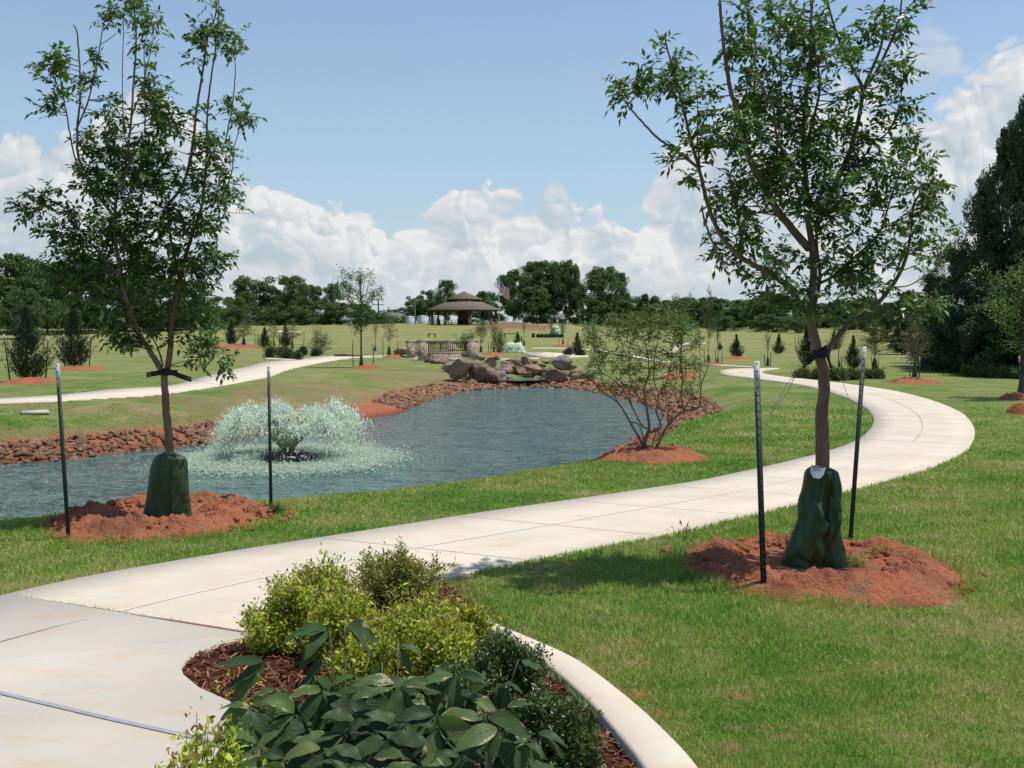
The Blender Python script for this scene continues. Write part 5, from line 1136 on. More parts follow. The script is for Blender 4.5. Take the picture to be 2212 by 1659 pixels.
# ------------------------------------------------------------------ pavilion and things on the hill
def pz(V, Y): return at(1106, V, Y)[2]
def pavilion():
    Y = 158.; k = Y / F; c = at(1003, 702, Y); g = float(H(c[0], c[1])); zb = min(c[2], g + .2) ; root = empty('pavilion', (c[0], c[1], zb)); tag(root, 'octagonal picnic pavilion with a two-tier brown shingle roof on the hill', 'pavilion')
    zr = lambda V: pz(V, Y) - zb
    m, n = newmat('brown_shingles'); p = n.obj(); cc = n.mix(n.noise(p, 2.5, 4, .7), (0.135, 0.11, 0.085), (0.19, 0.16, 0.125)); st = n.math('FRACT', n.math('MULTIPLY', n.node('ShaderNodeSeparateXYZ').outputs[0], 1.0)); n.out(n.bsdf(cc, .95, n.bump(n.noise(n.map(p, (1, 1, 6)), 3, 3), .6, .1), .1)); MSH = m
    MW = plain_mat('dark_stained_wood', (0.055, 0.03, 0.02), (0.09, 0.05, 0.035), 3, .8); MST = plain_mat('dark_fascia', (0.04, 0.028, 0.02), None, 3, .8)
    def octo(r, z, a0=.22): return [np.array([r * math.sin(a0 + t * math.pi / 4), -r * math.cos(a0 + t * math.pi / 4), z]) for t in range(8)]
    def roof(name, r1, z1, r0, z0, parent):
        a, b = octo(r1, z1), octo(r0, z0); lo = [v - [0, 0, .22] for v in b]; inn = [np.array([v[0] * .2, v[1] * .2, z0 + (z1 - z0) * .75 - .2]) for v in b]
        V = a + b + lo + inn; f = [[8 + i, 8 + (i + 1) % 8, (i + 1) % 8, i] for i in range(8)] + [[16 + i, 16 + (i + 1) % 8, 8 + (i + 1) % 8, 8 + i] for i in range(8)] + [[24 + i, 24 + (i + 1) % 8, 16 + (i + 1) % 8, 16 + i] for i in range(8)]
        mi = [0] * 8 + [1] * 16; return mk(name, V, np.array(f), [MSH, MST], parent, midx=mi)
    roof('lower_roof', 38 * k, zr(651.5), 83.5 * k, zr(669.5), root); up = roof('upper_roof', .12, zr(629.5), 40.5 * k, zr(646.5), root)
    mb = MB()
    for v in octo(33 * k, 0): mb.box((v[0], v[1], (zr(656) + zr(646)) / 2), (.25, .25, zr(646) - zr(656)), 0)
    mb.build('cupola_frame', MW, up)
    for v in octo(70 * k, 0):
        mb = MB(); h = zr(668); mb.box((v[0], v[1], h / 2), (.28, .28, h)); po = mb.build('post', MW, root); mb = MB(); mb.box((v[0], v[1], .5), (.5, .5, 1.0)); mb.build('post_base', M_STONE, po)
    mb = MB(); o8 = octo(78 * k, .0); o9 = octo(78 * k, -.7); mb.add(o8 + o9, f4=[[8 + i, 8 + (i + 1) % 8, (i + 1) % 8, i] for i in range(8)]); mb.add(o8, f4=[[0, 1, 2, 3], [0, 3, 4, 7], [4, 5, 6, 7]]); mb.build('floor_slab', M_CONC2, root)
    # brick chimney-like panel and low wall
    mb = MB(); q0 = at(1001, 690, Y + 2); mb.box((q0[0] - c[0], 2, 1.2), (1.6, .5, 2.4)); mb.build('brick_panel', plain_mat('brick', (0.26, 0.12, 0.08), (0.2, 0.09, 0.06), 8, .9), root)
    for U in (960, 985, 1010):
        q0 = at(U, 700, Y + 1); t = empty('picnic_table', (q0[0], q0[1], zb)); tag(t, {960: 'dark picnic table under the pavilion, nearest the white tanks', 985: 'dark picnic table under the middle of the pavilion', 1010: 'dark picnic table under the pavilion, by the brick panel'}[U], 'picnic table', 'picnic tables under the pavilion')
        mb = MB(); mb.box((0, 0, .75), (1.9, .8, .07)); mb.build('table_top', MW, t)
        for s in (-1, 1): mb = MB(); mb.box((0, s * .75, .45), (1.9, .28, .05)); mb.build('bench', MW, t); mb = MB(); mb.box((s * .7, 0, .37), (.08, 1.3, .74), taper=.7); mb.build('leg', MW, t)
    return c
pavc = pavilion()
def on(U, Y): x = (U - 1106) / F * Y; return np.array([x, Y, float(H(x, Y))])
M_WHITE = plain_mat('white_paint', (0.62, 0.63, 0.64), (0.55, 0.56, 0.57), 3, .5); M_GREY = plain_mat('grey_siding', (0.30, 0.31, 0.33), (0.26, 0.27, 0.29), 2, .8); M_ROOF = plain_mat('grey_roof', (0.17, 0.155, 0.14), (0.13, 0.12, 0.11), 4, .95); M_TAN = plain_mat('tan_brick_wall', (0.33, 0.24, 0.18), (0.27, 0.2, 0.15), 4, .9)
M_GLASS = plain_mat('dark_window', (0.03, 0.035, 0.04), None, 3, .2, .0)
for U0, U1, Vt, lab in ((876, 898, 683.5, 'squat white storage tank, the outermost of three beside the pavilion'), (902, 926, 682, 'white storage tank between its two neighbours'), (929, 960, 682, 'broad white storage tank partly behind the pavilion posts')):
    Y = 176.; p = on((U0 + U1) / 2, Y); r = (U1 - U0) / 2 / F * Y; h = pz(Vt, Y) - p[2]; t = empty('storage_tank', p); tag(t, lab, 'tank', 'white storage tanks beside the pavilion')
    mb = MB(); mb.tube([[0, 0, -.3], [0, 0, h * .93], [0, 0, h * .94]], [r, r, r * .98], 28, cap=False); mb.build('tank_wall', M_WHITE, t, smooth=True)
    mb = MB(); mb.tube([[0, 0, h * .94], [0, 0, h * 1.0], [0, 0, h * 1.04]], [r * .97, r * .6, r * .1], 28); mb.build('tank_lid', M_WHITE, t, smooth=True)
    mb = MB(); mb.tube([[0, 0, h * .86], [0, 0, h * .9]], [r * 1.02, r * 1.02], 28, cap=False); mb.build('tank_band', M_RAIL, t)
# white shade structure
Y = 150.; p = on(766, Y); k = Y / F; t = empty('pergola', p); tag(t, 'flat-roofed white pergola on the field in front of the dark trees', 'pergola'); zt = pz(687, Y) - p[2]; zu = pz(691.5, Y) - p[2]
mb = MB(); mb.box((0, 0, (zt + zu) / 2), (50 * k, 2.2, zt - zu)); mb.build('flat_roof', M_WHITE, t)
for U in (752, 761, 779, 789): mb = MB(); mb.box(((U - 766) * k, -.6 if U % 2 else .6, zu / 2 - .1), (.28, .28, zu + .2)); mb.build('post', M_WHITE, t)
# houses
def house(U0, U1, Veave, Vridge, Y, lab, wallm, roofm=M_ROOF, hip=.25, wins=3):
    a, b = on(U0, Y), on(U1, Y); c = (a + b) / 2; L = b[0] - a[0]; t = empty('house', c); tag(t, lab, 'house', 'houses beyond the park'); he = pz(Veave, Y) - c[2]; hr = pz(Vridge, Y) - c[2]; D = 9.
    mb = MB(); mb.box((0, D / 2, he / 2 - .3), (L, D, he + .6)); mb.build('wall', wallm, t)
    e = .5; V = [[-L / 2 - e, -e, he], [L / 2 + e, -e, he], [L / 2 + e, D + e, he], [-L / 2 - e, D + e, he], [-L / 2 * (1 - hip), D / 2, hr], [L / 2 * (1 - hip), D / 2, hr]]
    mk('roof', V, [np.array([[0, 1, 5, 4], [2, 3, 4, 5], [3, 2, 1, 0]]), np.array([[1, 2, 5], [3, 0, 4]])], roofm, t)
    for k_ in range(wins):
        x = (-.5 + (k_ + .7) / (wins + .4)) * L; mb = MB(); mb.box((x, -.03, he * .55), (1.2, .12, 1.1)); w = mb.build('window', M_GLASS, t); mb = MB(); mb.box((x, -.05, he * .55 - .6), (1.4, .14, .08)); mb.build('sill', M_WHITE, w)
    mb = MB(); mb.box((L * .32, -.03, he * .42), (1.0, .1, 2.0)); mb.build('door', M_TAN if wallm is not M_TAN else M_WHITE, t)
house(826, 872, 688, 675, 200, 'low house with a brown hipped roof beside the white tanks', M_GREY)
house(590, 640, 690, 676, 215, 'blue-grey house half hidden under the round dark tree', plain_mat('blue_siding', (0.22, 0.27, 0.34), None, 2, .8))
house(660, 706, 691, 678, 222, 'cream house behind the row of elms', plain_mat('cream_siding', (0.45, 0.42, 0.33), None, 2, .8))
house(60, 150, 686, 670, 180, 'pale house glimpsed between trunks at the field edge', M_WHITE)
house(1165, 1225, 690, 677, 215, 'grey-roofed house behind the tall cottonwoods', M_GREY)
house(1325, 1362, 690, 672, 205, 'red-brown brick house beside the domed tree', M_TAN, plain_mat('red_brown_roof', (0.24, 0.13, 0.10), None, 4, .9))
# flagpole
p = on(1078, 150.); Y = 150.; t = empty('flagpole', p); tag(t, 'white flagpole flying a striped national flag beside the pavilion', 'flagpole'); h = pz(597, Y) - p[2]
mb = MB(); mb.tube([[0, 0, -.2], [0, 0, h * .5], [0, 0, h]], [.09, .07, .045], 8); mb.tube([[0, 0, h], [0, 0, h + .15]], [.09, .09], 8); mb.build('pole', M_WHITE, t, smooth=True)
def flag(parent):
    z1 = pz(606, Y) - p[2]; hh = 1.85; ww = 2.8; nx, nz_ = 26, 26; V = []; mi = []
    for i in range(nx + 1):
        for j in range(nz_ + 1):
            u, v = i / nx, j / nz_; V.append([.08 + u * ww * .50 + .05 * math.sin(u * 9), .22 * math.sin(u * 11 + v * 2) * u, z1 - v * hh - u * 1.15 + .12 * math.sin(u * 8)])
    q = []
    for i in range(nx):
        for j in range(nz_): q.append([i * (nz_ + 1) + j, i * (nz_ + 1) + j + 1, (i + 1) * (nz_ + 1) + j + 1, (i + 1) * (nz_ + 1) + j]); s = j // 2; cant = i < nx * .42 and j < 14; mi.append(2 if cant else (0 if s % 2 == 0 else 1))
    ms = [plain_mat('flag_red', (0.42, 0.04, 0.06), (0.42, 0.04, 0.06), 3, .8, 0), plain_mat('flag_white', (0.65, 0.65, 0.66), (0.65, 0.65, 0.66), 3, .8, 0), plain_mat('flag_blue', (0.03, 0.05, 0.20), (0.03, 0.05, 0.20), 3, .8, 0)]
    o = mk('flag', V, np.array(q), ms, parent, midx=mi, smooth=True)
    mb = MB()
    for r in range(5):
        for c_ in range(6):
            i = int((c_ + .6) / 6.2 * nx * .42); j = int((r + .6) / 5.3 * 14); v = V[i * (nz_ + 1) + j]; mb.add(np.array([[0, 0, .05], [.05, 0, 0], [0, 0, -.05], [-.05, 0, 0]]) + np.array(v) - [0, .02, 0], f4=[[0, 1, 2, 3]])
    mb.build('flag_star', ms[1], o)
flag(t)
# poles
def pole(U, Vt, Y, lab, arm=None, r=.12, name='utility_pole'):
    p = on(U, Y); h = pz(Vt, Y) - p[2]; t = empty(name, p); tag(t, lab, 'pole'); mb = MB(); mb.tube([[0, 0, -.2], [0, 0, h]], [r * 1.2, r], 8); mb.build('pole', M_BARKD if name == 'utility_pole' else M_GREY, t)
    if arm: 
        for z in arm: mb = MB(); mb.box((0, 0, h - z), (2.0, .14, .14)); mb.build('crossarm', M_BARKD, t)
    else: mb = MB(); mb.box((.3, 0, h), (.9, .3, .15)); mb.build('lamp_head', M_GREY, t)
pole(818, 644, 190, 'wooden utility pole with crossarms above the house roof', [.3, 1.2])
pole(897, 648, 170, 'slim grey light pole rising beside the tanks', None, .1, 'light_pole')
pole(663, 648, 175, 'slim light pole standing before the elm row', None, .08, 'light_pole')
# benches, bollard hedge
def bench(U, V, wpx, lab, hp=9, legs=2):
    p = hit(U, V); k = p[1] / F; t = empty('park_bench', p); tag(t, lab, 'bench'); w = wpx * k; h = hp * k; M = plain_mat('bench_wood', (0.12, 0.10, 0.07), None, 5, .8)
    mb = MB(); mb.box((0, 0, h * .9), (w, .4, h * .22)); mb.build('seat', M, t)
    for s in (-1, 1): mb = MB(); mb.box((s * w * .42, 0, h * .4), (.12, .35, h * .8)); mb.build('leg', M, t)
bench(933, 728, 17, 'small low bench alone on the open field', 7)
bench(1103, 728, 30, 'long plank bench near the brown soil heap', 8)
# dark heap beside path by fountain etc.
M_BOX = plain_mat('green_box', (0.02, 0.04, 0.03), None, 5, .6)
p = hit(1152, 729); t = empty('litter_bin', p); tag(t, 'dark green litter bin at the end of the low hedge', 'litter bin'); k = p[1] / F; mb = MB(); mb.tube([[0, 0, 0], [0, 0, 7.5 * k]], [3.4 * k, 3.4 * k], 14); mb.build('body', M_BOX, t); mb = MB(); mb.tube([[0, 0, 7.5 * k], [0, 0, 9 * k]], [3.7 * k, 2.5 * k], 14); mb.build('lid', M_BOX, t)
p = hit(735, 770); mb = MB(); mb.tube([[-.9, .1, .08], [-.3, 0, .10], [.3, 0, .07], [.9, -.2, .04]], [.07, .09, .08, .05], 8); tag(mb.build('fallen_log', M_BARK, smooth=True, loc=(p[0] + .5, p[1], p[2])), 'weathered fallen log on the grass behind the thin sapling', 'log')
p = hit(868, 765); Vv, f = rock_mesh(610, 3); tag(mk('boulder', Vv * [.75, .5, .42], f, M_BOULDER, loc=(p[0], p[1], p[2] + .25)), 'brown boulder beside the outer bridge pillar', 'boulder')
# far paths
def flatpath(name, pts_top, pts_bot, nc=2):
    A = resample(hits(pts_top)[:, :2], 30); B = resample(hits(pts_bot)[:, :2], 30); tag(strip(name, A, B, M_CONC, .06, .05, nc), kind='structure')
flatpath('far_path', [(1133, 763), (1180, 762), (1225, 765), (1265, 767)], [(1128, 765), (1165, 772), (1230, 773), (1272, 771)])
flatpath('far_path_strip', [(1030, 776.2), (1090, 776.4), (1165, 774)], [(1030, 777.6), (1090, 777.8), (1165, 775.5)])
flatpath('far_walk', [(1150, 751.8), (1200, 752), (1290, 756), (1360, 768), (1440, 782), (1553, 789), (1625, 794)], [(1150, 753.2), (1200, 753.4), (1290, 758), (1360, 771), (1440, 785), (1553, 791), (1625, 796)])
flatpath('distant_walk', [(1430, 764), (1470, 742), (1525, 740.5)], [(1445, 764), (1480, 744.5), (1525, 742)])
flatpath('distant_walk', [(1748, 751.5), (1790, 751)], [(1748, 753.2), (1790, 752.8)])
flatpath('distant_walk', [(600, 715), (632, 715.5), (648, 717)], [(598, 718), (632, 718.5), (650, 719)])
flatpath('bed_edging', [(574, 766), (578, 774), (600, 776), (640, 777)], [(570, 766), (574, 777), (600, 778), (640, 779)])
# ------------------------------------------------------------------ tree kinds, built once at unit height and copied
def lobes_crown(rs, shape, n_lobes, per, leaf, z0=.2, bias=.7, drop=0., asp=1.3):
    """clumps of small leaf faces spread over many uneven lobes; crown fits x,y in -.5..5, z in z0..1"""
    C, S = [], []
    for _ in range(n_lobes):
        while True:
            z = rs.uniform(z0, .96); a = rs.uniform(0, 6.283); r = rs.uniform(0, 1) ** .55; rm = shape((z - z0) / (1 - z0))
            if rm > .05: break
        if rs.rand() < .14: rm *= 1.25; r = rs.uniform(.7, 1)
        C.append([r * rm * .46 * math.cos(a), r * rm * .46 * math.sin(a), z]); S.append(rs.uniform(.055, .14) * (.6 + .6 * rm))
    P = []; N_ = []
    for c, s in zip(C, S):
        d = rand_dirs(rs, per); rad = rs.uniform(.35, 1, per) ** .5; p = np.array(c) + d * (s * rad)[:, None] * [1, 1, 1 / asp]; p[:, 2] -= drop * rs.rand(per); P.append(p); N_.append(d)
    P = np.vstack(P); N_ = np.vstack(N_) + rs.normal(0, .5, (len(P), 3)); D = rand_dirs(rs, len(P)); D[:, 2] -= .2
    V, f = leaves(P, D, N_, leaf * rs.uniform(.6, 1.4, len(P)), leaf * rs.uniform(.5, 1.1, len(P))); B = np.repeat(P, 4, 0); return (B + (V - B) * [1, 1, 1 / asp], f), C
def trunk_mb(rs, C, r=.018, zf=.3, nb=9, lean=0.02):
    mb = MB(); top = np.array([rs.normal(0, lean), rs.normal(0, lean), .82]); P = catmull([[0, 0, -.03], [rs.normal(0, .008), rs.normal(0, .008), zf], [top[0] * .6, top[1] * .6, .6], top], 5); mb.tube(P, np.linspace(r, r * .25, len(P)), 7)
    for k in rs.choice(len(C), min(nb, len(C)), replace=False):
        c = np.array(C[k]); s = np.array([0, 0, max(zf * .9, c[2] - .28)]); m_ = (s + c) / 2 + [0, 0, -.02]; P = catmull([s, m_, c], 4); mb.tube(P, np.linspace(r * .5, r * .12, len(P)), 5)
    return mb
def kind(seed, shape, n_lobes, per, leaf, mat, bark=M_BARKD, z0=.2, r=.018, nb=9, drop=0., asp=1.3):
    rs = np.random.RandomState(seed); (V, f), C = lobes_crown(rs, shape, n_lobes, per, leaf, z0, drop=drop, asp=asp)
    t = trunk_mb(rs, C, r, z0, nb); a = mk('crown', V, f, mat); b = t.build('trunk', bark); da, db = a.data, b.data
    bpy.data.objects.remove(a); bpy.data.objects.remove(b); return (da, db)
def put_tree(name, kd, loc, w, h, label, cat='tree', group=None, rz=0., mat=None):
    t = empty(name, loc, rz); tag(t, label, cat, group)
    for nm, me in zip(('crown', 'trunk'), kd):
        o = bpy.data.objects.new(nm, me); COL.objects.link(o); o.parent = t; o.scale = (w, w, h)
        if mat is not None and nm == 'crown': o.material_slots[0].link = 'OBJECT'; o.material_slots[0].material = mat
    return t
dome = lambda t: math.sqrt(max(0, 1 - (t * 1.0 - .25) ** 2 / .62)) if t > .0 else .6
oval = lambda t: math.sqrt(max(0, 1 - ((t - .45) / .56) ** 2))
cone = lambda t: max(0.05, 1 - t) ** .8
vase = lambda t: .45 + .55 * min(1, t * 1.6) if t < .85 else .7
K_DENSE = [kind(700 + k, dome, 60, 240, .034, M_FAR, z0=.13) for k in range(4)]
K_OVAL = [kind(720 + k, oval, 56, 230, .034, M_FAR, z0=.07) for k in range(4)]
K_TALL = [kind(740 + k, oval, 110, 240, .028, M_FAR, z0=.18, asp=1.7, r=.02, nb=14) for k in range(3)]
K_WIDE = [kind(760 + k, dome, 50, 220, .032, M_FARL, z0=.10) for k in range(2)]
def wood(U, Vt, w, Y, kd, lab, grp='trees along the far edge of the park', name='tree', dz=0., mat=None):
    p = on(U, Y); h = (pz(Vt, Y) - p[2]) / .985; rs_ = (U * 7 + Y) % 6.28; put_tree(name, kd, (p[0], p[1], p[2] - .1), w / F * Y, h, lab, 'tree', grp, rs_, mat)
# the far treeline: every tree one by one (U, top, width, distance, kind, label)
TL = [(1400, 652, 70, 198, 9, 'full dark tree of the skyline just past the domed tree'), (1480, 650, 70, 200, 8, 'full dark tree of the skyline over the bright green sapling'), (1530, 648, 66, 204, 10, 'full dark tree of the skyline over the bare-topped cypress'), (1620, 652, 80, 196, 9, 'full dark tree of the skyline short of the near ash'), (1670, 640, 84, 180, 8, 'full dark tree of the skyline behind the ash side limb'), (1760, 660, 80, 186, 10, 'full dark tree of the skyline past the ash trunk'), (1820, 655, 84, 176, 9, 'full dark tree of the skyline over the small far cedar'), (1870, 650, 80, 168, 8, 'full dark tree of the skyline behind the feathery cypress top'),
 (-40, 548, 150, 105, 0, 'dense dark tree cut by the picture edge behind the tallest field cedar'), (35, 545, 120, 110, 5, 'dark bushy tree rising straight behind the tallest field cedar'), (105, 566, 120, 104, 1, 'rounded dark tree between the two field cedars'),
 (165, 575, 120, 112, 2, 'dark tree showing behind the second field cedar'), (225, 560, 110, 108, 3, 'dark tree just seen through the lower crown of the forked ash'), (290, 590, 120, 116, 1, 'dark tree behind the trunk fork of the ash by the pond'),
 (350, 600, 110, 118, 4, 'dark tree behind the stem of the forked ash'), (410, 605, 100, 122, 2, 'dark tree behind the ash crown, near its hanging tip'), (462, 640, 70, 130, 6, 'mid-green tree beside the ash crown edge'), (60, 625, 90, 92, 12, 'lighter green low tree in front of the dark wall, beside the first cedar'),
 (516, 640, 62, 135, 12, 'pale yellow-green tree in front of the round dark one'), (548, 598, 104, 165, 1, 'round dark mushroom-shaped tree with a feathery top'), (590, 640, 80, 170, 3, 'dark tree filling in behind the round mushroom-shaped one'), (630, 597, 84, 160, 8, 'tall tree with a pointed leader above the elm row'),
 (662, 612, 70, 168, 5, 'tree with a ragged top leaning against the pointed one'), (600, 655, 60, 150, 6, 'low elm of the row, below the pointed tree'), (648, 660, 64, 152, 4, 'low elm of the row with trunks showing, next to the white fence'), (695, 650, 66, 158, 7, 'mid-height elm between the pointed tree and the spindly one'), (720, 611, 44, 165, 9, 'slender tree with a small separate top, by the pergola'),
 (738, 652, 60, 160, 5, 'dark tree behind the pergola end'), (775, 655, 64, 166, 2, 'dark tree over the pergola roof'), (805, 668, 50, 175, 6, 'dark tree behind the utility pole foot'), (845, 668, 44, 230, 3, 'low distant tree over the brown house roof'), (872, 664, 36, 225, 4, 'small distant tree between the house and the tanks'),
 (898, 640, 44, 205, 1, 'dark tree behind the outermost tank'), (925, 627, 56, 205, 0, 'broad dark tree over the white tanks'), (965, 606, 48, 200, 8, 'pointed tree rising beside the pavilion roof'), (948, 650, 50, 208, 2, 'dark tree behind the pavilion eaves, tank side'), (1045, 628, 44, 205, 9, 'small-topped tree at the pavilion roof edge'),
 (1070, 640, 60, 200, 3, 'dark tree right behind the flagpole foot'), (1110, 583, 78, 185, 10, 'tall cottonwood next to the striped flag'), (1160, 566, 84, 188, 8, 'tallest broad cottonwood in the middle clump'), (1198, 563, 78, 186, 9, 'cottonwood with a full dark crown at the heart of the clump'),
 (1228, 562, 52, 184, 10, 'narrow cottonwood with its own rounded top, far side of the clump'), (1150, 620, 80, 182, 7, 'lower bushy cottonwood at the feet of the clump'), (1245, 605, 40, 190, 5, 'shorter tree filling the gap after the cottonwood clump'), (1300, 575, 92, 180, 9, 'big domed tree standing apart from the cottonwoods'),
 (1336, 590, 46, 184, 8, 'looser tree leaning out of the domed one'), (1278, 640, 60, 176, 4, 'dark undergrowth tree beneath the domed tree'), (1345, 650, 70, 178, 2, 'low dark tree past the domed tree'), (1390, 640, 60, 185, 5, 'round-topped dark tree behind the airy bush'), (1420, 660, 60, 190, 1, 'dark tree behind the airy bush, below its stray twig'),
 (1455, 655, 64, 195, 3, 'dark tree behind the bright green sapling'), (1505, 658, 66, 190, 4, 'dark tree beside the tall bare-topped cypress'), (1550, 652, 64, 185, 7, 'dark tree behind the tall bare-topped cypress'), (1600, 668, 66, 180, 1, 'low dark tree in the dip of the far skyline'), (1640, 645, 70, 165, 0, 'broad dark tree just short of the near ash trunk'),
 (1690, 650, 70, 160, 5, 'dark tree behind the low limb of the near ash'), (1735, 668, 66, 170, 2, 'dark tree behind the near ash trunk'), (1785, 672, 62, 175, 3, 'dark tree beyond the near ash, over the hedge'), (1835, 668, 64, 165, 4, 'dark tree over the feathery cypress'), (1885, 660, 68, 150, 6, 'mid-green tree behind the feathery cypress'), (1660, 685, 70, 150, 12, 'low lighter thicket tree in front of the broad dark one'), (1720, 690, 60, 145, 13, 'small pale tree at the far field edge behind the ash trunk'),
 (1565, 690, 60, 158, 12, 'low green tree behind the field cedars'), (1475, 695, 60, 160, 13, 'low green tree at the far side of the berm'), (570, 676, 50, 148, 13, 'low yellowish tree before the blue-grey house'), (1590, 655, 60, 195, 4, 'distant dark tree filling the dip beside the bare-topped cypress'), (1012, 655, 60, 212, 5, 'distant tree mostly hidden by the pavilion'),
 (1560, 672, 56, 205, 5, 'distant tree over the pale walk'), (1762, 680, 50, 190, 1, 'distant tree in the gap past the ash trunk'), (1365, 672, 50, 200, 3, 'distant dark tree beside the brick house roof'), (818, 690, 40, 172, 2, 'low bush-like tree by the utility pole'),
]
KK = K_DENSE + K_OVAL + K_TALL + [K_TALL[0]] + K_WIDE
for U, Vt, w, Y, k, lab in TL:
    wood(U, Vt - (7 if U > 1360 else 0), w * (1.05 if 8 <= k <= 10 else 1.22), Y, KK[k], lab)
# scrub hedge along the far edge, keeps the foot of the treeline closed
def scrub(name, spans, hpx, mat, lab, seed=1, leaf=.30):
    rs = np.random.RandomState(seed); P = []
    for U0, U1, Y, n in spans:
        for _ in range(n):
            U = rs.uniform(U0, U1); p = on(U, Y + rs.uniform(-2, 4)); hh = hpx / F * Y * (.6 + .5 * mnoise.noise(Vector((U * .03, Y, 0)))) * rs.uniform(0.1, 1); P.append([p[0], p[1], p[2] + max(hh, .1)])
    P = np.array(P); V, f = leaves(P, rand_dirs(rs, len(P)), rand_dirs(rs, len(P)), leaf * rs.uniform(.6, 1.4, len(P)) * P[:, 1] / 130, leaf * rs.uniform(.5, 1, len(P)) * P[:, 1] / 130)
    tag(mk(name, V, f, mat), lab, 'undergrowth', kind='stuff')
scrub('undergrowth', [(-60, 500, 122, 5200), (480, 900, 178, 3000), (1230, 1480, 205, 2400), (1440, 1960, 200, 5200)], 24, M_FAR, 'dark undergrowth closing the foot of the far trees', 3)

# ------------------------------------------------------------------ cedars
def cedar_kind(seed):
    rs = np.random.RandomState(seed); C, D, Nn, L = [], [], [], []; mb = MB(); mb.tube([[0, 0, -.02], [0, 0, .5], [0, 0, .98]], [.022, .012, .003], 6)
    for k in range(360):
        z = rs.uniform(.01, .95) ** 1.25; R = .5 * (1 - z) ** 1.5 * (.45 + .75 * rs.rand()) + .025
        if rs.rand() < .15: R *= 1.25
        a = rs.uniform(0, 6.283); rise = rs.uniform(.5, 1.3) * R * .62; n = int(10 + 44 * R * 2)
        if k < 40: mb.tube([[0, 0, z], [R * .6 * math.cos(a), R * .6 * math.sin(a), z + rise * .5]], [.006, .002], 4, cap=False)
        for _ in range(n):
            t = rs.uniform(.15, 1) ** .7; p = [R * t * math.cos(a) + rs.normal(0, .018), R * t * math.sin(a) + rs.normal(0, .018), min(z + rise * t * t + rs.normal(0, .010), .99)]
            C.append(p); D.append([math.cos(a) * .8 + rs.normal(0, .5), math.sin(a) * .8 + rs.normal(0, .5), .9 + rs.normal(0, .4)]); L.append(rs.uniform(.022, .048))
    C = np.array(C); L = np.array(L); V, f = leaves(C, np.array(D), rand_dirs(rs, len(C)), L, L * .34); a = mk('crown', V, f, M_CEDAR); b = mb.build('trunk', M_BARKD); da, db = a.data, b.data; bpy.data.objects.remove(a); bpy.data.objects.remove(b); return (da, db)
K_CEDAR = [cedar_kind(s) for s in (1, 2, 3)]
def cedar(U, Vb, Vt, w, k, lab, grp='young cedars planted on the field', name='cedar'):
    p = hit(U, Vb); h = (at(U, Vt, p[1])[2] - p[2]); put_tree(name, K_CEDAR[k], p, w / F * p[1], h, lab, 'cedar', grp, U % 6.28); return p
cedar(60, 824, 655, 104, 0, 'tallest dark cedar on the lawn between two leaning posts'); cedar(162, 796, 640, 80, 1, 'second dark cedar, on a red mound beyond the leaning post')
cedar(572, 752, 705, 34, 2, 'small cedar with a thin pale top by the island bed'); cedar(617, 750, 696, 34, 1, 'small dark cedar behind the clipped island shrubs'); cedar(500, 745, 690, 36, 0, 'small cedar seen beside the hanging ash leaves')
cedar(1119, 745, 716, 22, 1, 'tiny cedar behind the low pale green spray'); cedar(1247, 769, 716, 34, 2, 'narrow cedar with a bushy foot behind the grey domed boulder'); cedar(1590, 773, 720, 36, 0, 'cedar on a red mound past the curled path end')
cedar(1682, 765, 719, 30, 1, 'cedar standing alone between two bagged saplings'); cedar(1741, 792, 700, 46, 2, 'tall dark cedar tight against the near ash trunk'); cedar(1842, 798, 722, 42, 0, 'dark broad cedar behind the flowering hedge'); cedar(1801, 757, 712, 30, 1, 'far cedar glimpsed past the ash trunk')
cedar(1555, 757, 738, 14, 2, 'very small cedar beside a thin stake')

# ------------------------------------------------------------------ young staked trees in the field
def sapling_kind(seed, crown_w, n_l, leaf, mat, z0=.42, top=True, dens=1.0, whips=5, droop=0):
    rs = np.random.RandomState(seed); mb = MB(); P = catmull([[0, 0, -.01], [rs.normal(0, .01), 0, .25], [rs.normal(0, .015), rs.normal(0, .015), .6], [0, 0, .97]], 5); mb.tube(P, np.linspace(.013, .002, len(P)), 6); pts = []
    for k in range(26):
        z = rs.uniform(z0 * .85, .86); a = rs.uniform(0, 6.283); t = (z - z0) / (1 - z0); R = crown_w * (.35 + .65 * math.sin(min(max(t, .05), 1) * 2.6)) * rs.uniform(.6, 1.1); up = rs.uniform(.06, .22)
        e = np.array([R * math.cos(a), R * math.sin(a), min(z + up, .98)]); Q = catmull([[0, 0, z], e * [.5, .5, 1] - [0, 0, up * .6], e], 4); mb.tube(Q, np.linspace(.004, .0012, len(Q)), 4, cap=False); pts += [Q[len(Q) // 2:], ]
    for k in range(whips):
        a = rs.uniform(0, 6.283); e = np.array([.12 * math.cos(a), .12 * math.sin(a), 1.0]); Q = catmull([[0, 0, .6], e * [.7, .7, 1] - [0, 0, .2], e * [1, 1, rs.uniform(.85, 1)]], 4); mb.tube(Q, np.linspace(.004, .001, len(Q)), 4, cap=False); pts.append(Q[-2:])
    S = np.vstack(pts); C = S[rs.randint(len(S), size=int(n_l * dens))] + rs.normal(0, .028, (int(n_l * dens), 3)); D = rand_dirs(rs, len(C)); D[:, 2] -= .3
    V, f = leaves(C, D, rand_dirs(rs, len(C)) + [0, 0, .6], leaf * rs.uniform(.6, 1.4, len(C)), leaf * .5 * rs.uniform(.7, 1.2, len(C)))
    a = mk('crown', V, f, mat); b = mb.build('trunk', M_BARKD); da, db = a.data, b.data; bpy.data.objects.remove(a); bpy.data.objects.remove(b); return (da, db)
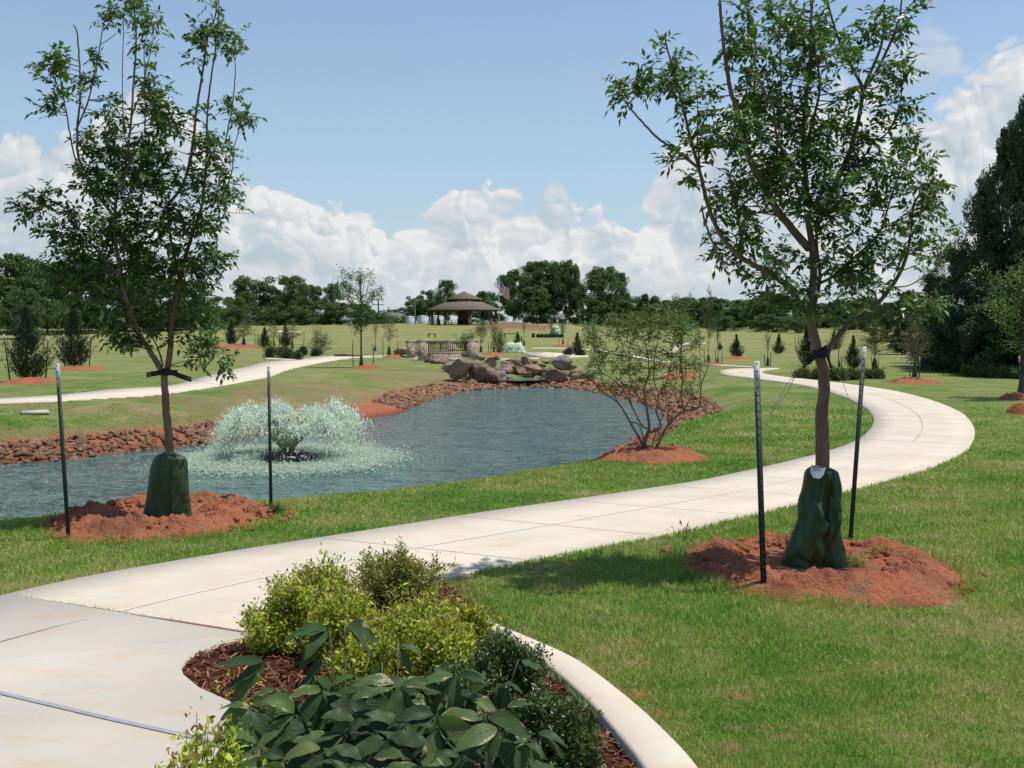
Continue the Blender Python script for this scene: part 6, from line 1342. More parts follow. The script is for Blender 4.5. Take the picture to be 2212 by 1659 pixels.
def cypress_kind(seed, n_br=70, z0=.3, bare=False):
    rs = np.random.RandomState(seed); mb = MB(); mb.tube([[0, 0, -.01], [0, 0, .5], [0, 0, .99]], [.016, .010, .002], 6); C, D = [], []
    for k in range(n_br):
        z = z0 + (1 - z0) * rs.rand() ** 1.2; a = rs.uniform(0, 6.283); R = .5 * (1 - ((z - z0) / (1 - z0)) ** 1.3) ** .8 * rs.uniform(.7, 1.05) + .02; up = rs.uniform(.05, .2) * (1.6 if bare else 1)
        e = np.array([R * math.cos(a), R * math.sin(a), min(z + up * R * 2, .99)]); Q = catmull([[0, 0, z], e * [.5, .5, 1] - [0, 0, .01], e], 4); mb.tube(Q, np.linspace(.004, .001, len(Q)), 4, cap=False)
        n = int((18 if bare else 42) * R * 2 + 4); t = rs.uniform(.25, 1, n); i = (t * (len(Q) - 1.001)).astype(int); C.append(Q[i] + rs.normal(0, .012, (n, 3))); d = np.tile([math.cos(a), math.sin(a), .15], (n, 1)) + rs.normal(0, .7, (n, 3)); D.append(d)
    C = np.vstack(C); D = np.vstack(D); L = rs.uniform(.02, .045, len(C)); V, f = leaves(C, D, rand_dirs(rs, len(C)) * .5 + [0, 0, 1], L, L * .3); a = mk('crown', V, f, M_CYP); b = mb.build('trunk', M_BARK); da, db = a.data, b.data; bpy.data.objects.remove(a); bpy.data.objects.remove(b); return (da, db)
K_SAP = [sapling_kind(11, .20, 1500, .020, M_YOUNG), sapling_kind(12, .24, 2600, .020, M_YOUNG, .36), sapling_kind(13, .16, 500, .018, M_YOUNG, .45, whips=7)]
K_CYPR = [cypress_kind(21), cypress_kind(22, 60, .28), cypress_kind(23, 90, .28, True), cypress_kind(24, 110, .3)]
K_SAPT = sapling_kind(15, .26, 5200, .019, M_ASH, .40, whips=7)
def small_bag_mesh():
    n = 20; prof = [(1.0, .16), (.93, .30), (.6, .44), (.25, .56), (.05, .62), (0, .56)]; V = []
    for z, r in prof:
        for k in range(n): t = k / n * 6.283; rr = r * (1 + .08 * math.sin(3 * t + z * 3) + .05 * math.sin(7 * t)); V.append([rr * math.cos(t) * .5, rr * math.sin(t) * .5, z])
    q = [[i * n + k, (i + 1) * n + k, (i + 1) * n + (k + 1) % n, i * n + (k + 1) % n] for i in range(len(prof) - 1) for k in range(n)]
    o = mk('bag_body', V, np.array(q), M_BAG, smooth=True); d = o.data; bpy.data.objects.remove(o); return d
BAGM = small_bag_mesh()
def young(U, Vb, Vt, w, kd, what, bagpx=None, posts=(), md=None, sm=1, name='young_tree', cat='young tree', mat=None, grp='young staked trees in the field'):
    p = hit(U, Vb); h = at(U, Vt, p[1])[2] - p[2]; k = p[1] / F; put_tree(name, kd, p, w * k * (1.0 if any(kd is q_ for q_ in K_CYPR) else 1.8), h, what, cat, grp, (U * 3) % 6.28, mat)
    if bagpx:
        bw, bh = bagpx; o = bpy.data.objects.new('watering_bag', BAGM); COL.objects.link(o); o.location = (p[0], p[1] - .02, p[2]); o.scale = (bw * k, bw * k, bh * k); o.rotation_euler = (0, 0, U % 6)
        tag(o, 'small green watering bag at the foot of the ' + what.replace('young ', ''), 'watering bag', 'green watering bags round the young trees'); o['label'] = short(o['label'])
    for n_, (pu, pvb, pvt) in enumerate(posts):
        side = {0: 'one side', 1: 'the other side', 2: 'the back'}[n_]; t_post(pu, pvb, pu + (-1.5 if n_ == 0 else 1.5), pvt, short('thin stake at ' + side + ' of the ' + what.replace('young ', '')), None, .04, detail=False, tipf=.16)
    if md: mound(U + md[2] if len(md) > 2 else U, Vb + 1.5, md[0], md[1], .14, short('small red soil mound under the ' + what.replace('young ', '')), clods=14, n1=44, n2=14, flat=True, seed=int(U))
def short(s): return ' '.join(s.split()[:16])
young(781, 794, 579, 105, K_SAPT, 'tall sapling with sparse whips by the branch path', (16, 29), [(763, 793, 734), (806, 792, 741)], (32, 5, 14))
young(841, 770, 662, 44, K_CYPR[1], 'thin cypress beside the outer bridge pillar', (16, 22), [(828, 770, 730), (858, 768, 734)], (24, 3, 12))
young(811, 758, 690, 34, K_SAP[2], 'slight sapling behind the thin cypress', (9, 11), [(805, 757, 738)])
young(1039, 765, 690, 50, K_SAP[1], 'leafy sapling just beyond the bridge', (12, 18), [], (40, 3, 20)); young(1067, 762, 698, 34, K_SAP[0], 'slim sapling leaning on two stakes near the bridge', (9, 14), [(1056, 763, 735), (1060, 763, 734)])
young(1132, 746, 690, 22, K_SAP[2], 'spindly sapling beside the tiny cedar', (8, 12), [(1128, 745, 722)]); young(1216, 747, 690, 34, K_SAP[0], 'sapling in front of the distant white jet', (9, 14), [(1208, 747, 728), (1226, 747, 728)], (20, 3))
young(1190, 727, 688, 26, K_SAP[0], 'far sapling over the low bollard-like hedge'); young(1471, 813, 634, 88, K_SAP[1], 'bright green sapling behind the airy bush', (15, 32), [(1462, 813, 770), (1481, 813, 772)], (44, 6))
young(1530, 787, 618, 40, K_CYPR[0], 'tall cypress with a bare wispy top', (16, 21), [(1522, 786, 748)], (30, 2.5, 8)); young(1550, 788, 690, 40, K_SAP[2], 'sapling between a pair of dark stakes past the tall cypress', (10, 15), [(1546, 788, 752), (1559, 787, 754)])
young(1658, 791, 715, 44, K_SAP[2], 'spindly sapling just over the path bend', (12, 20), [(1652, 791, 762), (1664, 791, 758)]); young(1812, 794, 690, 60, K_SAP[0], 'sapling with orange-tipped leaves beside the ash trunk', (10, 14), [(1818, 794, 766)])
young(1889, 801, 690, 90, K_CYPR[3], 'feathery cypress behind the hedge', (22, 27), [(1884, 800, 770), (1896, 800, 770)]); young(1975, 825, 694, 96, K_CYPR[2], 'sparse brown-twigged cypress on a red mound near the wood', (20, 40), [(1966, 824, 780), (1985, 826, 770)], (50, 6, 5))
young(2206, 860, 562, 236, K_SAP[1], 'leafy young tree cut by the picture edge near the wood', (30, 55), [(2203, 857, 770)], (40, 5), mat=M_WILLOW); young(556, 747, 640, 14, K_SAP[2], 'distant thin sapling with a cross stake', None, [(551, 746, 705)])
young(632, 752, 688, 52, K_CYPR[0], 'pale cypress behind the clipped island shrubs', (10, 16), [(604, 752, 715), (656, 750, 712)]); young(592, 747, 694, 52, K_CYPR[1], 'thin pale cypress behind the small cedar', (8, 12), [(560, 748, 715)])
young(527, 748, 690, 50, K_CYPR[3], 'feathery sapling beyond the hanging ash leaves', (16, 18), (), (30, 3)); young(1725, 742, 690, 30, K_SAP[2], 'distant sapling between two tiny stakes', None, [(1718, 742, 722), (1731, 742, 722)])
for (pu, pb, ptp, lb1) in [(22, 824, 722, 'leaning stake on the outer side of the tallest cedar'), (99, 820, 729, 'stake on the inner side of the tallest cedar'), (140, 797, 722, 'thin stake on the outer side of the second cedar'), (193, 791, 722, 'thin stake on the inner side of the second cedar')]:
    t_post(pu, pb, pu + (-13 if pu == 22 else 5 if pu in (99, 193) else -2), ptp, lb1, None, .05, detail=False)
mound(66, 826, 58, 6, .15, 'red soil ring round the tallest cedar', clods=30, n1=60, n2=18, flat=True, seed=4); mound(176, 798, 44, 4.5, .15, 'red soil ring round the second cedar', clods=30, n1=60, n2=18, flat=True, seed=5)
mound(1590, 775, 26, 3, .12, 'thin red soil ring round the cedar past the curled path', clods=10, n1=40, n2=12, flat=True, seed=6); mound(1455, 790, 40, 4, .14, 'red soil patch behind the bright green sapling', clods=10, n1=40, n2=12, flat=True, seed=7); mound(2203, 894, 26, 7, .22, 'red soil heap cut by the picture edge beside the path bend', clods=40, n1=60, n2=18, flat=True, seed=9)
mound(500, 749, 60, 3, .12, 'long red soil strip behind the hanging ash leaves', clods=10, n1=40, n2=12, flat=True, seed=10)

# ------------------------------------------------------------------ small-leaved shrubs
def shrub(name, label, c, rx, ry, h, mat, n_st=120, per=34, leaf=.02, seed=0, wid=.5, stem=M_BARK, cat='shrub', grp=None, tpl=LEAF2, hollow=.35, lump=.22, upr=.5, tipmat=None):
    rs = np.random.RandomState(seed); root = empty(name, c); tag(root, label, cat, grp); mb = MB(); C, D, Nn, L = [], [], [], []; TC, TD, TN, TLn = [], [], [], []
    for k in range(n_st):
        a = rs.uniform(0, 6.283); u = rs.rand() ** .55; el = math.acos(min(u * .98, 1)); lum = 1 + lump * 2 * mnoise.noise(Vector((math.cos(a) * 1.4, math.sin(a) * 1.4, el * 1.5 + seed)))
        e = np.array([rx * math.cos(a) * u, ry * math.sin(a) * u, h * (math.sqrt(max(0, 1 - u * u)) * .9 + .12)]) * lum * rs.uniform(.8, 1.08); s = np.array([rs.normal(0, rx * .12), rs.normal(0, ry * .12), 0]); m_ = (s * .5 + e * .5) * [1.1, 1.1, .9] + rs.normal(0, .01, 3)
        t = np.linspace(0, 1, 6)[:, None]; P = (1 - t) ** 2 * s + 2 * t * (1 - t) * m_ + t * t * e; mb.tube(P, np.linspace(.0035, .0010, 6) * (h / .35) ** .5, 4, cap=False)
        for j in range(per):
            v = 1 - (1 - hollow) * rs.rand() ** 1.3; i = min(int(v * 5), 4); w = v * 5 - i; p = P[i] * (1 - w) + P[i + 1] * w + rs.normal(0, leaf * .7, 3); ax = P[i + 1] - P[i]; ax = ax / (np.linalg.norm(ax) + 1e-9); d = ax * upr + rs.normal(0, .55, 3); 
            tip = tipmat is not None and v > .96
            (TC if tip else C).append(p); (TD if tip else D).append(d); (TN if tip else Nn).append(ax * .8 + rs.normal(0, .6, 3) + [0, 0, .4]); (TLn if tip else L).append(leaf * rs.uniform(.55, 1.35))
    mb.build('stems', stem, root); nC = len(C); L = np.array(L + [x * .8 for x in TLn]); V, f = leaves(np.array(C + TC), np.array(D + TD), np.array(Nn + TN), L, L * wid * rs.uniform(.8, 1.2, len(L)), tpl); mk('foliage', V, f, [mat] + ([tipmat] if tipmat else []), root, midx=np.repeat((np.arange(len(L)) >= nC).astype(int), len(tpl[1])) if tipmat else None)
    return root
M_SPIR = leaf_mat('golden_green_leaves', [(0, (0.20, 0.26, 0.022)), (.35, (0.33, 0.42, 0.035)), (.65, (0.46, 0.54, 0.055)), (.85, (0.58, 0.62, 0.10)), (1, (0.55, 0.42, 0.14))], .35, .45, .4, .35, 5)
M_SPIR2 = leaf_mat('bronze_green_leaves', [(0, (0.12, 0.16, 0.022)), (.4, (0.23, 0.27, 0.035)), (.7, (0.34, 0.35, 0.07)), (1, (0.28, 0.14, 0.08))], .3, .45, .4, .35, 5)
M_TIPS = leaf_mat('reddish_tips', [(0, (0.20, 0.10, 0.05)), (.5, (0.28, 0.20, 0.06)), (1, (0.36, 0.34, 0.08))], .3, .5, .3, .2, 5)
M_HOLLY = leaf_mat('glossy_dark_leaves', [(0, (0.040, 0.075, 0.018)), (.5, (0.072, 0.125, 0.028)), (.85, (0.12, 0.185, 0.045)), (1, (0.20, 0.24, 0.08))], .2, .35, .45, .3, 5)
def gz(U, V): q_ = g0(U, V); return np.array([q_[0], q_[1], -.03])
SG_ = 'golden green shrubs in the planting bed'
def bedshrub(U, Vb, Vt, wpx, lab, mat, seed, **kw):
    c = gz(U, Vb); k = c[1] / F; h = at(U, Vt, c[1])[2] - c[2]; kw['n_st'] = int(kw['n_st'] * 2.0); return shrub('shrub', lab, c, wpx * .66 * k, wpx * .60 * k * kw.pop('dep', .9), h * .97, mat, seed=seed, **kw)
bedshrub(862, 1300, 1196, 178, 'airy bronze-tipped shrub farthest back in the bed, leaning over the path', M_SPIR2, 1, n_st=110, per=40, leaf=.024, grp=SG_, tipmat=M_TIPS, tpl=LEAF8, hollow=.45)
bedshrub(690, 1345, 1218, 165, 'golden shrub with an upright tuft at the path side of the bed', M_SPIR, 2, n_st=120, per=40, leaf=.026, grp=SG_, tipmat=M_TIPS, tpl=LEAF8)
bedshrub(615, 1400, 1262, 150, 'green-gold shrub reaching out over the concrete at the narrow bed end', M_SPIR, 3, n_st=110, per=38, leaf=.026, grp=SG_, tipmat=M_TIPS, tpl=LEAF8)
bedshrub(760, 1425, 1290, 210, 'broad golden shrub in the middle of the bed behind the big dark leaves', M_SPIR, 4, n_st=170, per=42, leaf=.026, grp=SG_, tipmat=M_TIPS, tpl=LEAF8)
bedshrub(905, 1450, 1300, 220, 'brightest yellow-green shrub at the heart of the bed', M_SPIR, 5, n_st=190, per=42, leaf=.027, grp=SG_, tipmat=M_TIPS, tpl=LEAF8)
bedshrub(1005, 1430, 1305, 130, 'yellow-green shrub with reddish tips where the edging begins', M_SPIR, 6, n_st=110, per=38, leaf=.025, grp=SG_, tipmat=M_TIPS, tpl=LEAF8)
bedshrub(800, 1500, 1372, 150, 'low golden shrub caught among the drooping big leaves', M_SPIR, 12, n_st=110, per=40, leaf=.026, grp=SG_, tipmat=M_TIPS, tpl=LEAF8)
bedshrub(950, 1500, 1352, 160, 'golden shrub directly above the big dark leaves, beside the glossy dark one', M_SPIR, 13, n_st=120, per=40, leaf=.026, grp=SG_, tipmat=M_TIPS, tpl=LEAF8)
bedshrub(440, 1880, 1610, 210, 'small bright green shrub at the very corner of the concrete, half out of frame', M_SPIR, 7, n_st=70, per=30, leaf=.030, grp=SG_, tipmat=M_TIPS, tpl=LEAF8)
bedshrub(1085, 1530, 1378, 135, 'glossy dark-leaved shrub spilling over the edging', M_HOLLY, 8, n_st=210, per=46, leaf=.019, wid=.45, grp='glossy dark shrubs in the planting bed', tpl=LEAF8, upr=.7)
bedshrub(1010, 1560, 1430, 160, 'glossy dark shrub in the shade between the golden and big-leaved plants', M_HOLLY, 9, n_st=160, per=40, leaf=.019, wid=.45, grp='glossy dark shrubs in the planting bed', tpl=LEAF8)
bedshrub(1165, 1720, 1520, 205, 'wide low glossy shrub along the curving edging at the frame bottom', M_HOLLY, 10, n_st=380, per=46, leaf=.020, wid=.45, grp='glossy dark shrubs in the planting bed', tpl=LEAF8, upr=.7)
bedshrub(1080, 1800, 1610, 210, 'glossy shrub under the outermost big dark leaves', M_HOLLY, 11, n_st=220, per=40, leaf=.020, wid=.45, grp='glossy dark shrubs in the planting bed', tpl=LEAF8)
for k, (U, V, s_) in enumerate([(470, 1488, .05), (515, 1500, .06), (500, 1455, .045), (560, 1470, .05), (545, 1520, .05)]):
    c = gz(U, V); shrub('seedling', ['tiny weed by the bed lip, outermost of the seedlings', 'little green seedling near the concrete edge in the mulch', 'pale seedling higher up in the open mulch', 'seedling in the mulch under the drooping big leaves', 'seedling hard against the concrete under the big leaves'][k], c, s_, s_, s_ * .9, M_SPIR, n_st=7, per=4, leaf=.022, seed=60 + k, cat='seedling', grp='weed seedlings in the mulch', tpl=LEAF8)
c = hit(596, 1112); shrub('weed_tuft', 'tuft of green weed at the foot of the post by the fountain', c, .07, .06, .10, M_YOUNG, n_st=50, per=14, leaf=.018, seed=71, cat='weed')
c = hit(1480, 1168); shrub('weed', 'single bladed weed at the rim of the wide red soil ring', c, .06, .05, .10, M_YOUNG, n_st=7, per=3, leaf=.06, wid=.16, seed=72, cat='weed', upr=1.6)
for k, (U, V, s_) in enumerate([(1560, 1205, .06), (1905, 1212, .06), (1960, 1225, .05), (1845, 1232, .05)]):
    c = hit(U, V); c[2] += .03; shrub('grass_tuft', ['grass tuft on the shaded inner rim of the wide soil ring', 'grass tuft inside the soil ring past the slumped bag', 'grass tuft on the sunny crest of the soil ring', 'grass tuft at the foot of the slumped bag'][k], c, s_ * 1.6, s_, s_ * .8, M_BLADE, n_st=60, per=6, leaf=.035, wid=.10, seed=80 + k, cat='grass tuft', upr=1.4, grp='grass tufts in the wide soil ring')
# clipped island shrubs and the flowering hedge (field)
def field_shrub(U, Vb, Vt, w, lab, mat, seed, grp): 
    p = hit(U, Vb); k = p[1] / F; shrub('shrub', lab, p, w / 2 * k, w / 2.4 * k, (at(U, Vt, p[1])[2] - p[2]) * .95, mat, n_st=130, per=16, leaf=.085, seed=seed, grp=grp, hollow=.4)
M_BOX2 = leaf_mat('boxy_shrub_leaves', [(0, (0.030, 0.055, 0.018)), (.5, (0.055, 0.090, 0.026)), (1, (0.095, 0.125, 0.040))], .2, .5, .3, .4, 3)
M_HEDGE = leaf_mat('hedge_leaves', [(0, (0.060, 0.085, 0.022)), (.5, (0.100, 0.130, 0.035)), (1, (0.17, 0.18, 0.06))], .25, .5, .3, .4, 3)
for k, (U, Vb, Vt, w, lab) in enumerate([(585, 774, 749, 36, 'clipped shrub at the outer end of the island bed'), (610, 772, 747, 40, 'tallest clipped shrub in the island bed'), (622, 776, 756, 34, 'clipped shrub at the path edge of the island bed'), (642, 777, 760, 24, 'small clipped shrub at the inner tip of the island bed'), (655, 768, 749, 20, 'round shrub set apart in the island bed'), (683, 769, 753, 26, 'low round shrub at the foot of the open grey bush')]):
    field_shrub(U, Vb, Vt, w, lab, M_BOX2, 90 + k, 'clipped shrubs in the island bed')
for k, (U, Vb, Vt, w, lab) in enumerate([(1736, 817, 799, 44, 'hedge shrub at the path end of the flowering hedge'), (1768, 819, 797, 40, 'hedge shrub just before the ash trunk'), (1806, 822, 797, 44, 'yellowish hedge shrub just past the ash trunk'), (1838, 820, 799, 38, 'darker hedge shrub under the broad cedar'), (1866, 818, 799, 34, 'hedge shrub behind the slanting white-tipped post'), (1895, 818, 800, 36, 'last hedge shrub below the feathery cypress')]):
    field_shrub(U, Vb, Vt, w, lab, M_HEDGE, 100 + k, 'row of low hedge shrubs by the path bend')
for k in range(7): field_shrub(1163 + k * 8.2, 729, 723.5, 7, ['tiny dark bush next to the litter bin', 'second tiny bush from the litter bin', 'third tiny bush from the litter bin', 'middle one of the seven tiny bushes', 'fifth tiny bush from the litter bin', 'sixth tiny bush from the litter bin', 'tiny bush farthest from the litter bin'][k], M_BOX2, 120 + k, 'row of tiny bushes on the open field')
field_shrub(1228, 768, 752, 20, 'round bush beside the narrow cedar', M_BOX2, 130, 'loose bushes on the field'); field_shrub(1254, 769, 758, 22, 'low bush at the foot of the narrow cedar', M_BOX2, 131, 'loose bushes on the field')
def open_bush(U, Vb, Vt, w, lab, seed, mat=M_WILLOW, n=60, per=22, leaf=.10):
    p = hit(U, Vb); k = p[1] / F; shrub('open_bush', lab, p, w / 2 * k, w / 2 * k, (at(U, Vt, p[1])[2] - p[2]) * .9, mat, n_st=n, per=per, leaf=leaf, seed=seed, grp='open many-stemmed bushes on the field', cat='bush', hollow=.45, stem=M_BARK)
open_bush(690, 765, 704, 58, 'open greyish bush at the end of the island bed', 140); open_bush(1079, 761, 706, 44, 'open twiggy bush beside the low green spray', 141); open_bush(1008, 757, 716, 48, 'soft green bush behind the bridge pillar', 142, M_YOUNG, 70, 30)


# ------------------------------------------------------------------ shady wood on the right
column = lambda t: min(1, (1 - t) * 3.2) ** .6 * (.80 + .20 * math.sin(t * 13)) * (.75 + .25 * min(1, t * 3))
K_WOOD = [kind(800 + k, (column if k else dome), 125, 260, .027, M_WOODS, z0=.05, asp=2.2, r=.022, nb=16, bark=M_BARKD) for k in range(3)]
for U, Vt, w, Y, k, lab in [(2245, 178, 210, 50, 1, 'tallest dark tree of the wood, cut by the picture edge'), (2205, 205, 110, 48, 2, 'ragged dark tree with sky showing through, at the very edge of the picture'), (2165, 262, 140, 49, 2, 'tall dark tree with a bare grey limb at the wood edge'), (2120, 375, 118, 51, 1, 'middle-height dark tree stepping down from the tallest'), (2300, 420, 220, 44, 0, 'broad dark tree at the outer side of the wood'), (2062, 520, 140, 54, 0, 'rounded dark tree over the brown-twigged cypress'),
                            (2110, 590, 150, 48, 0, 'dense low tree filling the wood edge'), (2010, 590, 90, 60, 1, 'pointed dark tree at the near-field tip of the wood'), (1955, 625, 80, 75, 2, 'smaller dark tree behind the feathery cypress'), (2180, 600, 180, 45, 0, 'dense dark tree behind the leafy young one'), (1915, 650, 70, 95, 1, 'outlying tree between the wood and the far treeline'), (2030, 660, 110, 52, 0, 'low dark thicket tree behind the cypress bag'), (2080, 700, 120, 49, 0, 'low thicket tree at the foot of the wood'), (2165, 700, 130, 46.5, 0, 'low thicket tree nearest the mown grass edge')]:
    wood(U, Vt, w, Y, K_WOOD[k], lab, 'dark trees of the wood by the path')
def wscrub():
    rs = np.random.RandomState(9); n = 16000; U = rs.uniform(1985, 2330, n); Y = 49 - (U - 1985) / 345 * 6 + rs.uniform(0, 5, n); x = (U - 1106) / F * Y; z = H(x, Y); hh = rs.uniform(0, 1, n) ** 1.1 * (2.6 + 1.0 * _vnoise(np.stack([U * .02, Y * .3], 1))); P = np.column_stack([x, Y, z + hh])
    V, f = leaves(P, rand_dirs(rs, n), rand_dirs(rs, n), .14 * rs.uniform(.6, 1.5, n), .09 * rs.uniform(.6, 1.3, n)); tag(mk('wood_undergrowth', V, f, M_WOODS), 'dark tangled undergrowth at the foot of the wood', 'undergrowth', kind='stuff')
wscrub()
def weeds():
    rs = np.random.RandomState(10); n = 5000; U = rs.uniform(2080, 2330, n); Y = 46.0 - (U - 1985) / 345 * 6 + rs.uniform(0, 1.6, n); x = (U - 1106) / F * Y; P = np.column_stack([x, Y, H(x, Y) + rs.uniform(0, .42, n)])
    V, f = leaves(P, rand_dirs(rs, n) * [.5, .5, 1], rand_dirs(rs, n), .2 * rs.uniform(.6, 1.3, n), .05 * rs.uniform(.6, 1.3, n)); tag(mk('tall_weeds', V, f, M_YOUNG), 'strip of brighter tall weeds along the wood edge', 'weeds', kind='stuff')
weeds()

# ------------------------------------------------------------------ big-leaved plant in front
def big_leaf_mat():
    m, n = newmat('broad_leaf'); uv = n.node('ShaderNodeTexCoord').outputs['UV']; s = n.node('ShaderNodeSeparateXYZ'); n.put(s, 0, uv); u, v = s.outputs[0], s.outputs[1]
    av = n.math('ABSOLUTE', n.math('SUBTRACT', v, .5)); mid = n.rng(av, 0.0, 0.022, 1, 0); side = n.math('FRACT', n.math('MULTIPLY', n.math('SUBTRACT', u, n.math('MULTIPLY', av, .55)), 8.0)); sv = n.rng(n.math('ABSOLUTE', n.math('SUBTRACT', side, .5)), 0.0, .10, .45, 0)
    vein = n.math('MAXIMUM', mid, sv); r = n.geo('Random Per Island'); p = n.geo('Position')
    c = n.ramp(r, [(0, (0.026, 0.054, 0.018)), (.5, (0.044, 0.084, 0.026)), (.85, (0.070, 0.118, 0.034)), (1, (0.11, 0.16, 0.045))]); c = n.mix(n.math('MULTIPLY', vein, .7), c, (0.15, 0.22, 0.10))
    dry = n.math('MULTIPLY', n.rng(n.math('ADD', n.noise(p, 14, 4, .6), n.math('MULTIPLY', av, .35)), .70, .76, 0, 1, True), n.math('GREATER_THAN', r, .62)); c = n.mix(dry, c, (0.38, 0.31, 0.19)); c = n.mix(n.rng(n.noise(p, 30, 3, .6), .6, .75, 0, .4), c, (0.10, 0.15, 0.09))
    h = n.math('ADD', n.math('MULTIPLY', vein, -.6), n.math('MULTIPLY', n.noise(p, 45, 3, .5), .4)); nm = n.bump(h, .6, .006)
    b = n.bsdf(c, .5, nm, .22); t = n.node('ShaderNodeBsdfTranslucent'); n.put(t, 0, n.mix(1.0, c, (1.2, 1.8, .5), 'MULTIPLY')); mx = n.node('ShaderNodeMixShader'); mx.inputs[0].default_value = .22; n.l.new(b, mx.inputs[1]); n.l.new(t.outputs[0], mx.inputs[2]); n.out(mx.outputs[0]); return m
M_BIG = big_leaf_mat(); M_STEMG = plain_mat('green_stem', (0.10, 0.13, 0.06), (0.16, 0.13, 0.09), 20, .6)
def big_leaf(rs, p, d, up, L, W):
    nx, ny = 11, 7; d = d / np.linalg.norm(d); s = np.cross(up, d); s /= np.linalg.norm(s) + 1e-9; u = np.cross(d, s); V, UV = [], []; droop = rs.uniform(.15, .6); curl = rs.uniform(-.25, .3); cup = rs.uniform(-.05, .35); rip = rs.uniform(.01, .035); ph = rs.uniform(0, 6); tw = rs.uniform(-.5, .5)
    for i in range(nx):
        t = i / (nx - 1); w = W * (math.sin(math.pi * min(t * .92 + .03, 1) ** .85) ** .9) * (1 - .25 * t) if i < nx - 1 else .001
        if t < .08: w = W * .08
        c = p + d * L * (t - .12 * droop * t * t) - np.array([0, 0, 1]) * L * droop * t * t + u * L * curl * .3 * math.sin(t * 3)
        for j in range(ny):
            q_ = (j / (ny - 1) - .5) * 2; a = tw * t; sj = s * math.cos(a) + u * math.sin(a); uj = u * math.cos(a) - s * math.sin(a)
            V.append(c + sj * q_ * w * .5 + uj * (cup * w * .5 * q_ * q_ + rip * L * math.sin(t * 14 + ph + (3 if q_ > 0 else 0)) * abs(q_) ** 1.5)); UV.append([t, j / (ny - 1)])
    q = [[i * ny + j, (i + 1) * ny + j, (i + 1) * ny + j + 1, i * ny + j + 1] for i in range(nx - 1) for j in range(ny - 1)]
    return V, q, UV
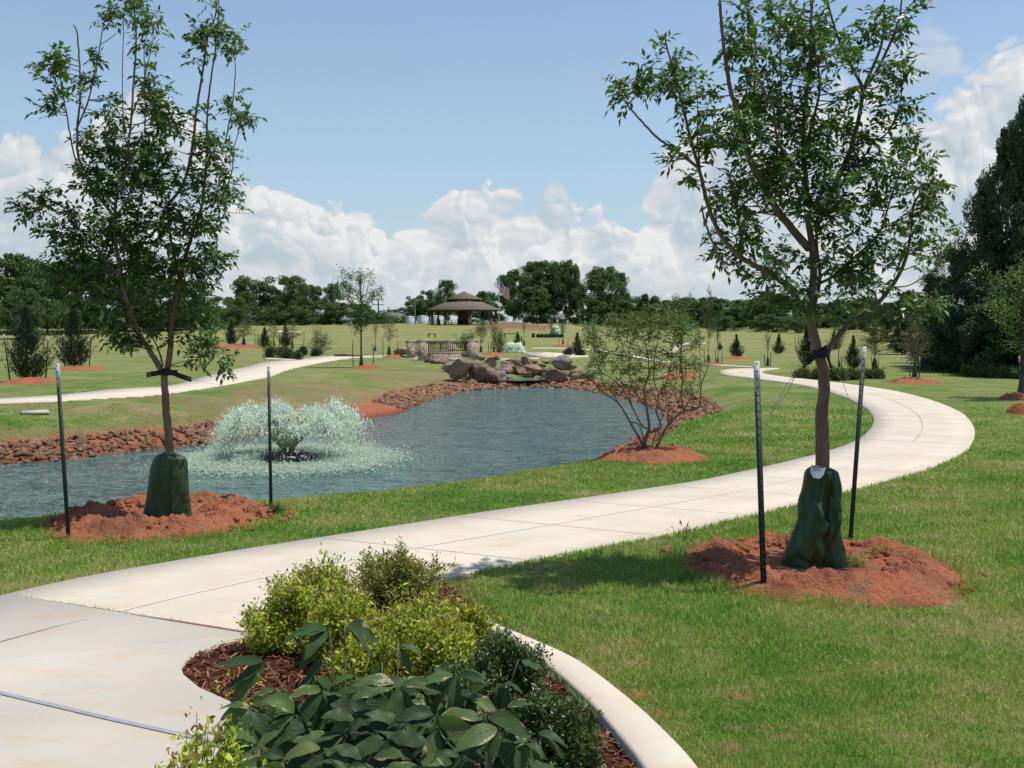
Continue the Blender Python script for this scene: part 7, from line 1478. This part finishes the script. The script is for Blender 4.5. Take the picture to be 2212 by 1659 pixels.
def big_plant():
    rs = np.random.RandomState(31); Yc = 3.62; basep = gz(830, 1760); root = empty('broad_leaved_plant', basep); tag(root, 'large dark plant with drooping hand-shaped clusters of broad leaves', 'plant')
    # (U, V, distance, leaf length px, number of leaflets, direction the cluster faces (deg, 0 = right, 90 = down in the picture), spread)
    CL = [(712, 1358, 3.7, 100, 4, 145, 90), (745, 1352, 3.75, 100, 2, 10, 40), (700, 1420, 3.7, 70, 1, 120, 20), (860, 1395, 3.75, 62, 2, 30, 100), (825, 1430, 3.7, 70, 1, 110, 60), (860, 1480, 3.45, 112, 5, 100, 250), (985, 1455, 3.5, 95, 5, 80, 240), (930, 1440, 3.6, 70, 2, 60, 100),
          (575, 1430, 3.6, 110, 3, 150, 70), (545, 1530, 3.45, 100, 4, 120, 150), (700, 1495, 3.5, 95, 4, 120, 200), (640, 1545, 3.4, 105, 4, 130, 180), (770, 1560, 3.35, 105, 5, 100, 240), (700, 1600, 3.3, 100, 4, 110, 200), (870, 1565, 3.35, 100, 4, 100, 220), (945, 1545, 3.3, 120, 5, 95, 230), (1045, 1545, 3.3, 112, 5, 90, 200),
          (1075, 1480, 3.5, 70, 3, 40, 160), (1010, 1500, 3.5, 80, 4, 60, 200), (1060, 1600, 3.25, 105, 5, 90, 260), (1155, 1585, 3.3, 70, 5, 90, 200), (1120, 1425, 3.6, 62, 1, 0, 10), (560, 1610, 3.3, 95, 4, 120, 200), (620, 1640, 3.2, 100, 5, 100, 260), (800, 1640, 3.2, 105, 5, 95, 260), (900, 1640, 3.2, 105, 5, 95, 260), (985, 1650, 3.2, 100, 5, 95, 260), (1130, 1650, 3.2, 95, 4, 80, 220), (740, 1660, 3.15, 100, 4, 95, 260),
          (500, 1650, 3.25, 80, 3, 110, 150), (830, 1460, 3.6, 75, 3, 90, 200), (600, 1490, 3.55, 80, 3, 90, 160), (770, 1460, 3.65, 70, 3, 100, 200), (910, 1500, 3.55, 80, 4, 80, 240), (1090, 1530, 3.45, 75, 3, 60, 200), (680, 1460, 3.65, 60, 3, 80, 180), (960, 1600, 3.3, 90, 4, 90, 240), (850, 1610, 3.3, 90, 4, 90, 240)]
    FILL = [(rs.uniform(540, 1130), rs.uniform(1500, 1640), rs.uniform(3.5, 3.68), 95, 4, rs.uniform(60, 130), 220) for _ in range(40)]
    CL += [(U_ + rs.uniform(-45, 45), V_ + rs.uniform(15, 70), Y_ - .12 + rs.uniform(-.05, .1), l_ * .95, n_, a_ + rs.uniform(-20, 20), s_) for (U_, V_, Y_, l_, n_, a_, s_) in CL if V_ > 1500 and n_ > 3] + FILL
    mb = MB(); cp, sp = math.cos(PITCH), math.sin(PITCH); right = np.array([1., 0, 0]); down = np.array([0, -sp, -cp]); V, Q, UV, off = [], [], [], 0; mains = []
    for U in (700, 760, 830, 900, 980, 1050): mains.append(at(U * .75 + 830 * .25, 1790, 3.5))
    for (U, Vv, Y, lp, n, ang, spr) in CL:
        if n == 0: continue
        p = at(U, Vv, Y); k = Y / F; b = mains[int(np.argmin([abs(m_[0] - p[0]) for m_ in mains]))]; m_ = (b + p) / 2 + np.array([0, .05, .06]) + rs.normal(0, .02, 3); t = np.linspace(0, 1, 8)[:, None]; P = (1 - t) ** 2 * b + 2 * t * (1 - t) * m_ + t * t * p; mb.tube(P, np.linspace(.006, .0025, 8), 6)
        for i in range(n):
            a = math.radians(ang + ((i + .5) / n - .5) * spr + rs.normal(0, 9)); out = rs.uniform(.0, .75); d = right * math.cos(a) + down * math.sin(a) + np.array([0, -1, .1]) * out * .8 + np.array([0, 0, .25])
            L = lp * k * rs.uniform(.68, 1.06); W = L * rs.uniform(.36, .50); up = np.array([0, -.55, 1.]) + rs.normal(0, .25, 3); d = d / np.linalg.norm(d); pp_ = p + d * .012
            v, q_, uv = big_leaf(rs, pp_, d, up, L, W); V += list(v); Q += [[x + off for x in y] for y in q_]; UV += uv; off += len(v)
    for m_ in mains: mb.tube([m_ + [0, 0, 0], basep + (m_ - basep) * .3 + [0, 0, .0]], [.006, .008], 6)
    mb.v = [v - basep for v in mb.v]; mb.build('stems', M_STEMG, root, smooth=True)
    mk('leaves', np.array(V) - basep, np.array(Q), M_BIG, root, smooth=True, uv=np.array(UV))['kind'] = 'stuff'
big_plant()
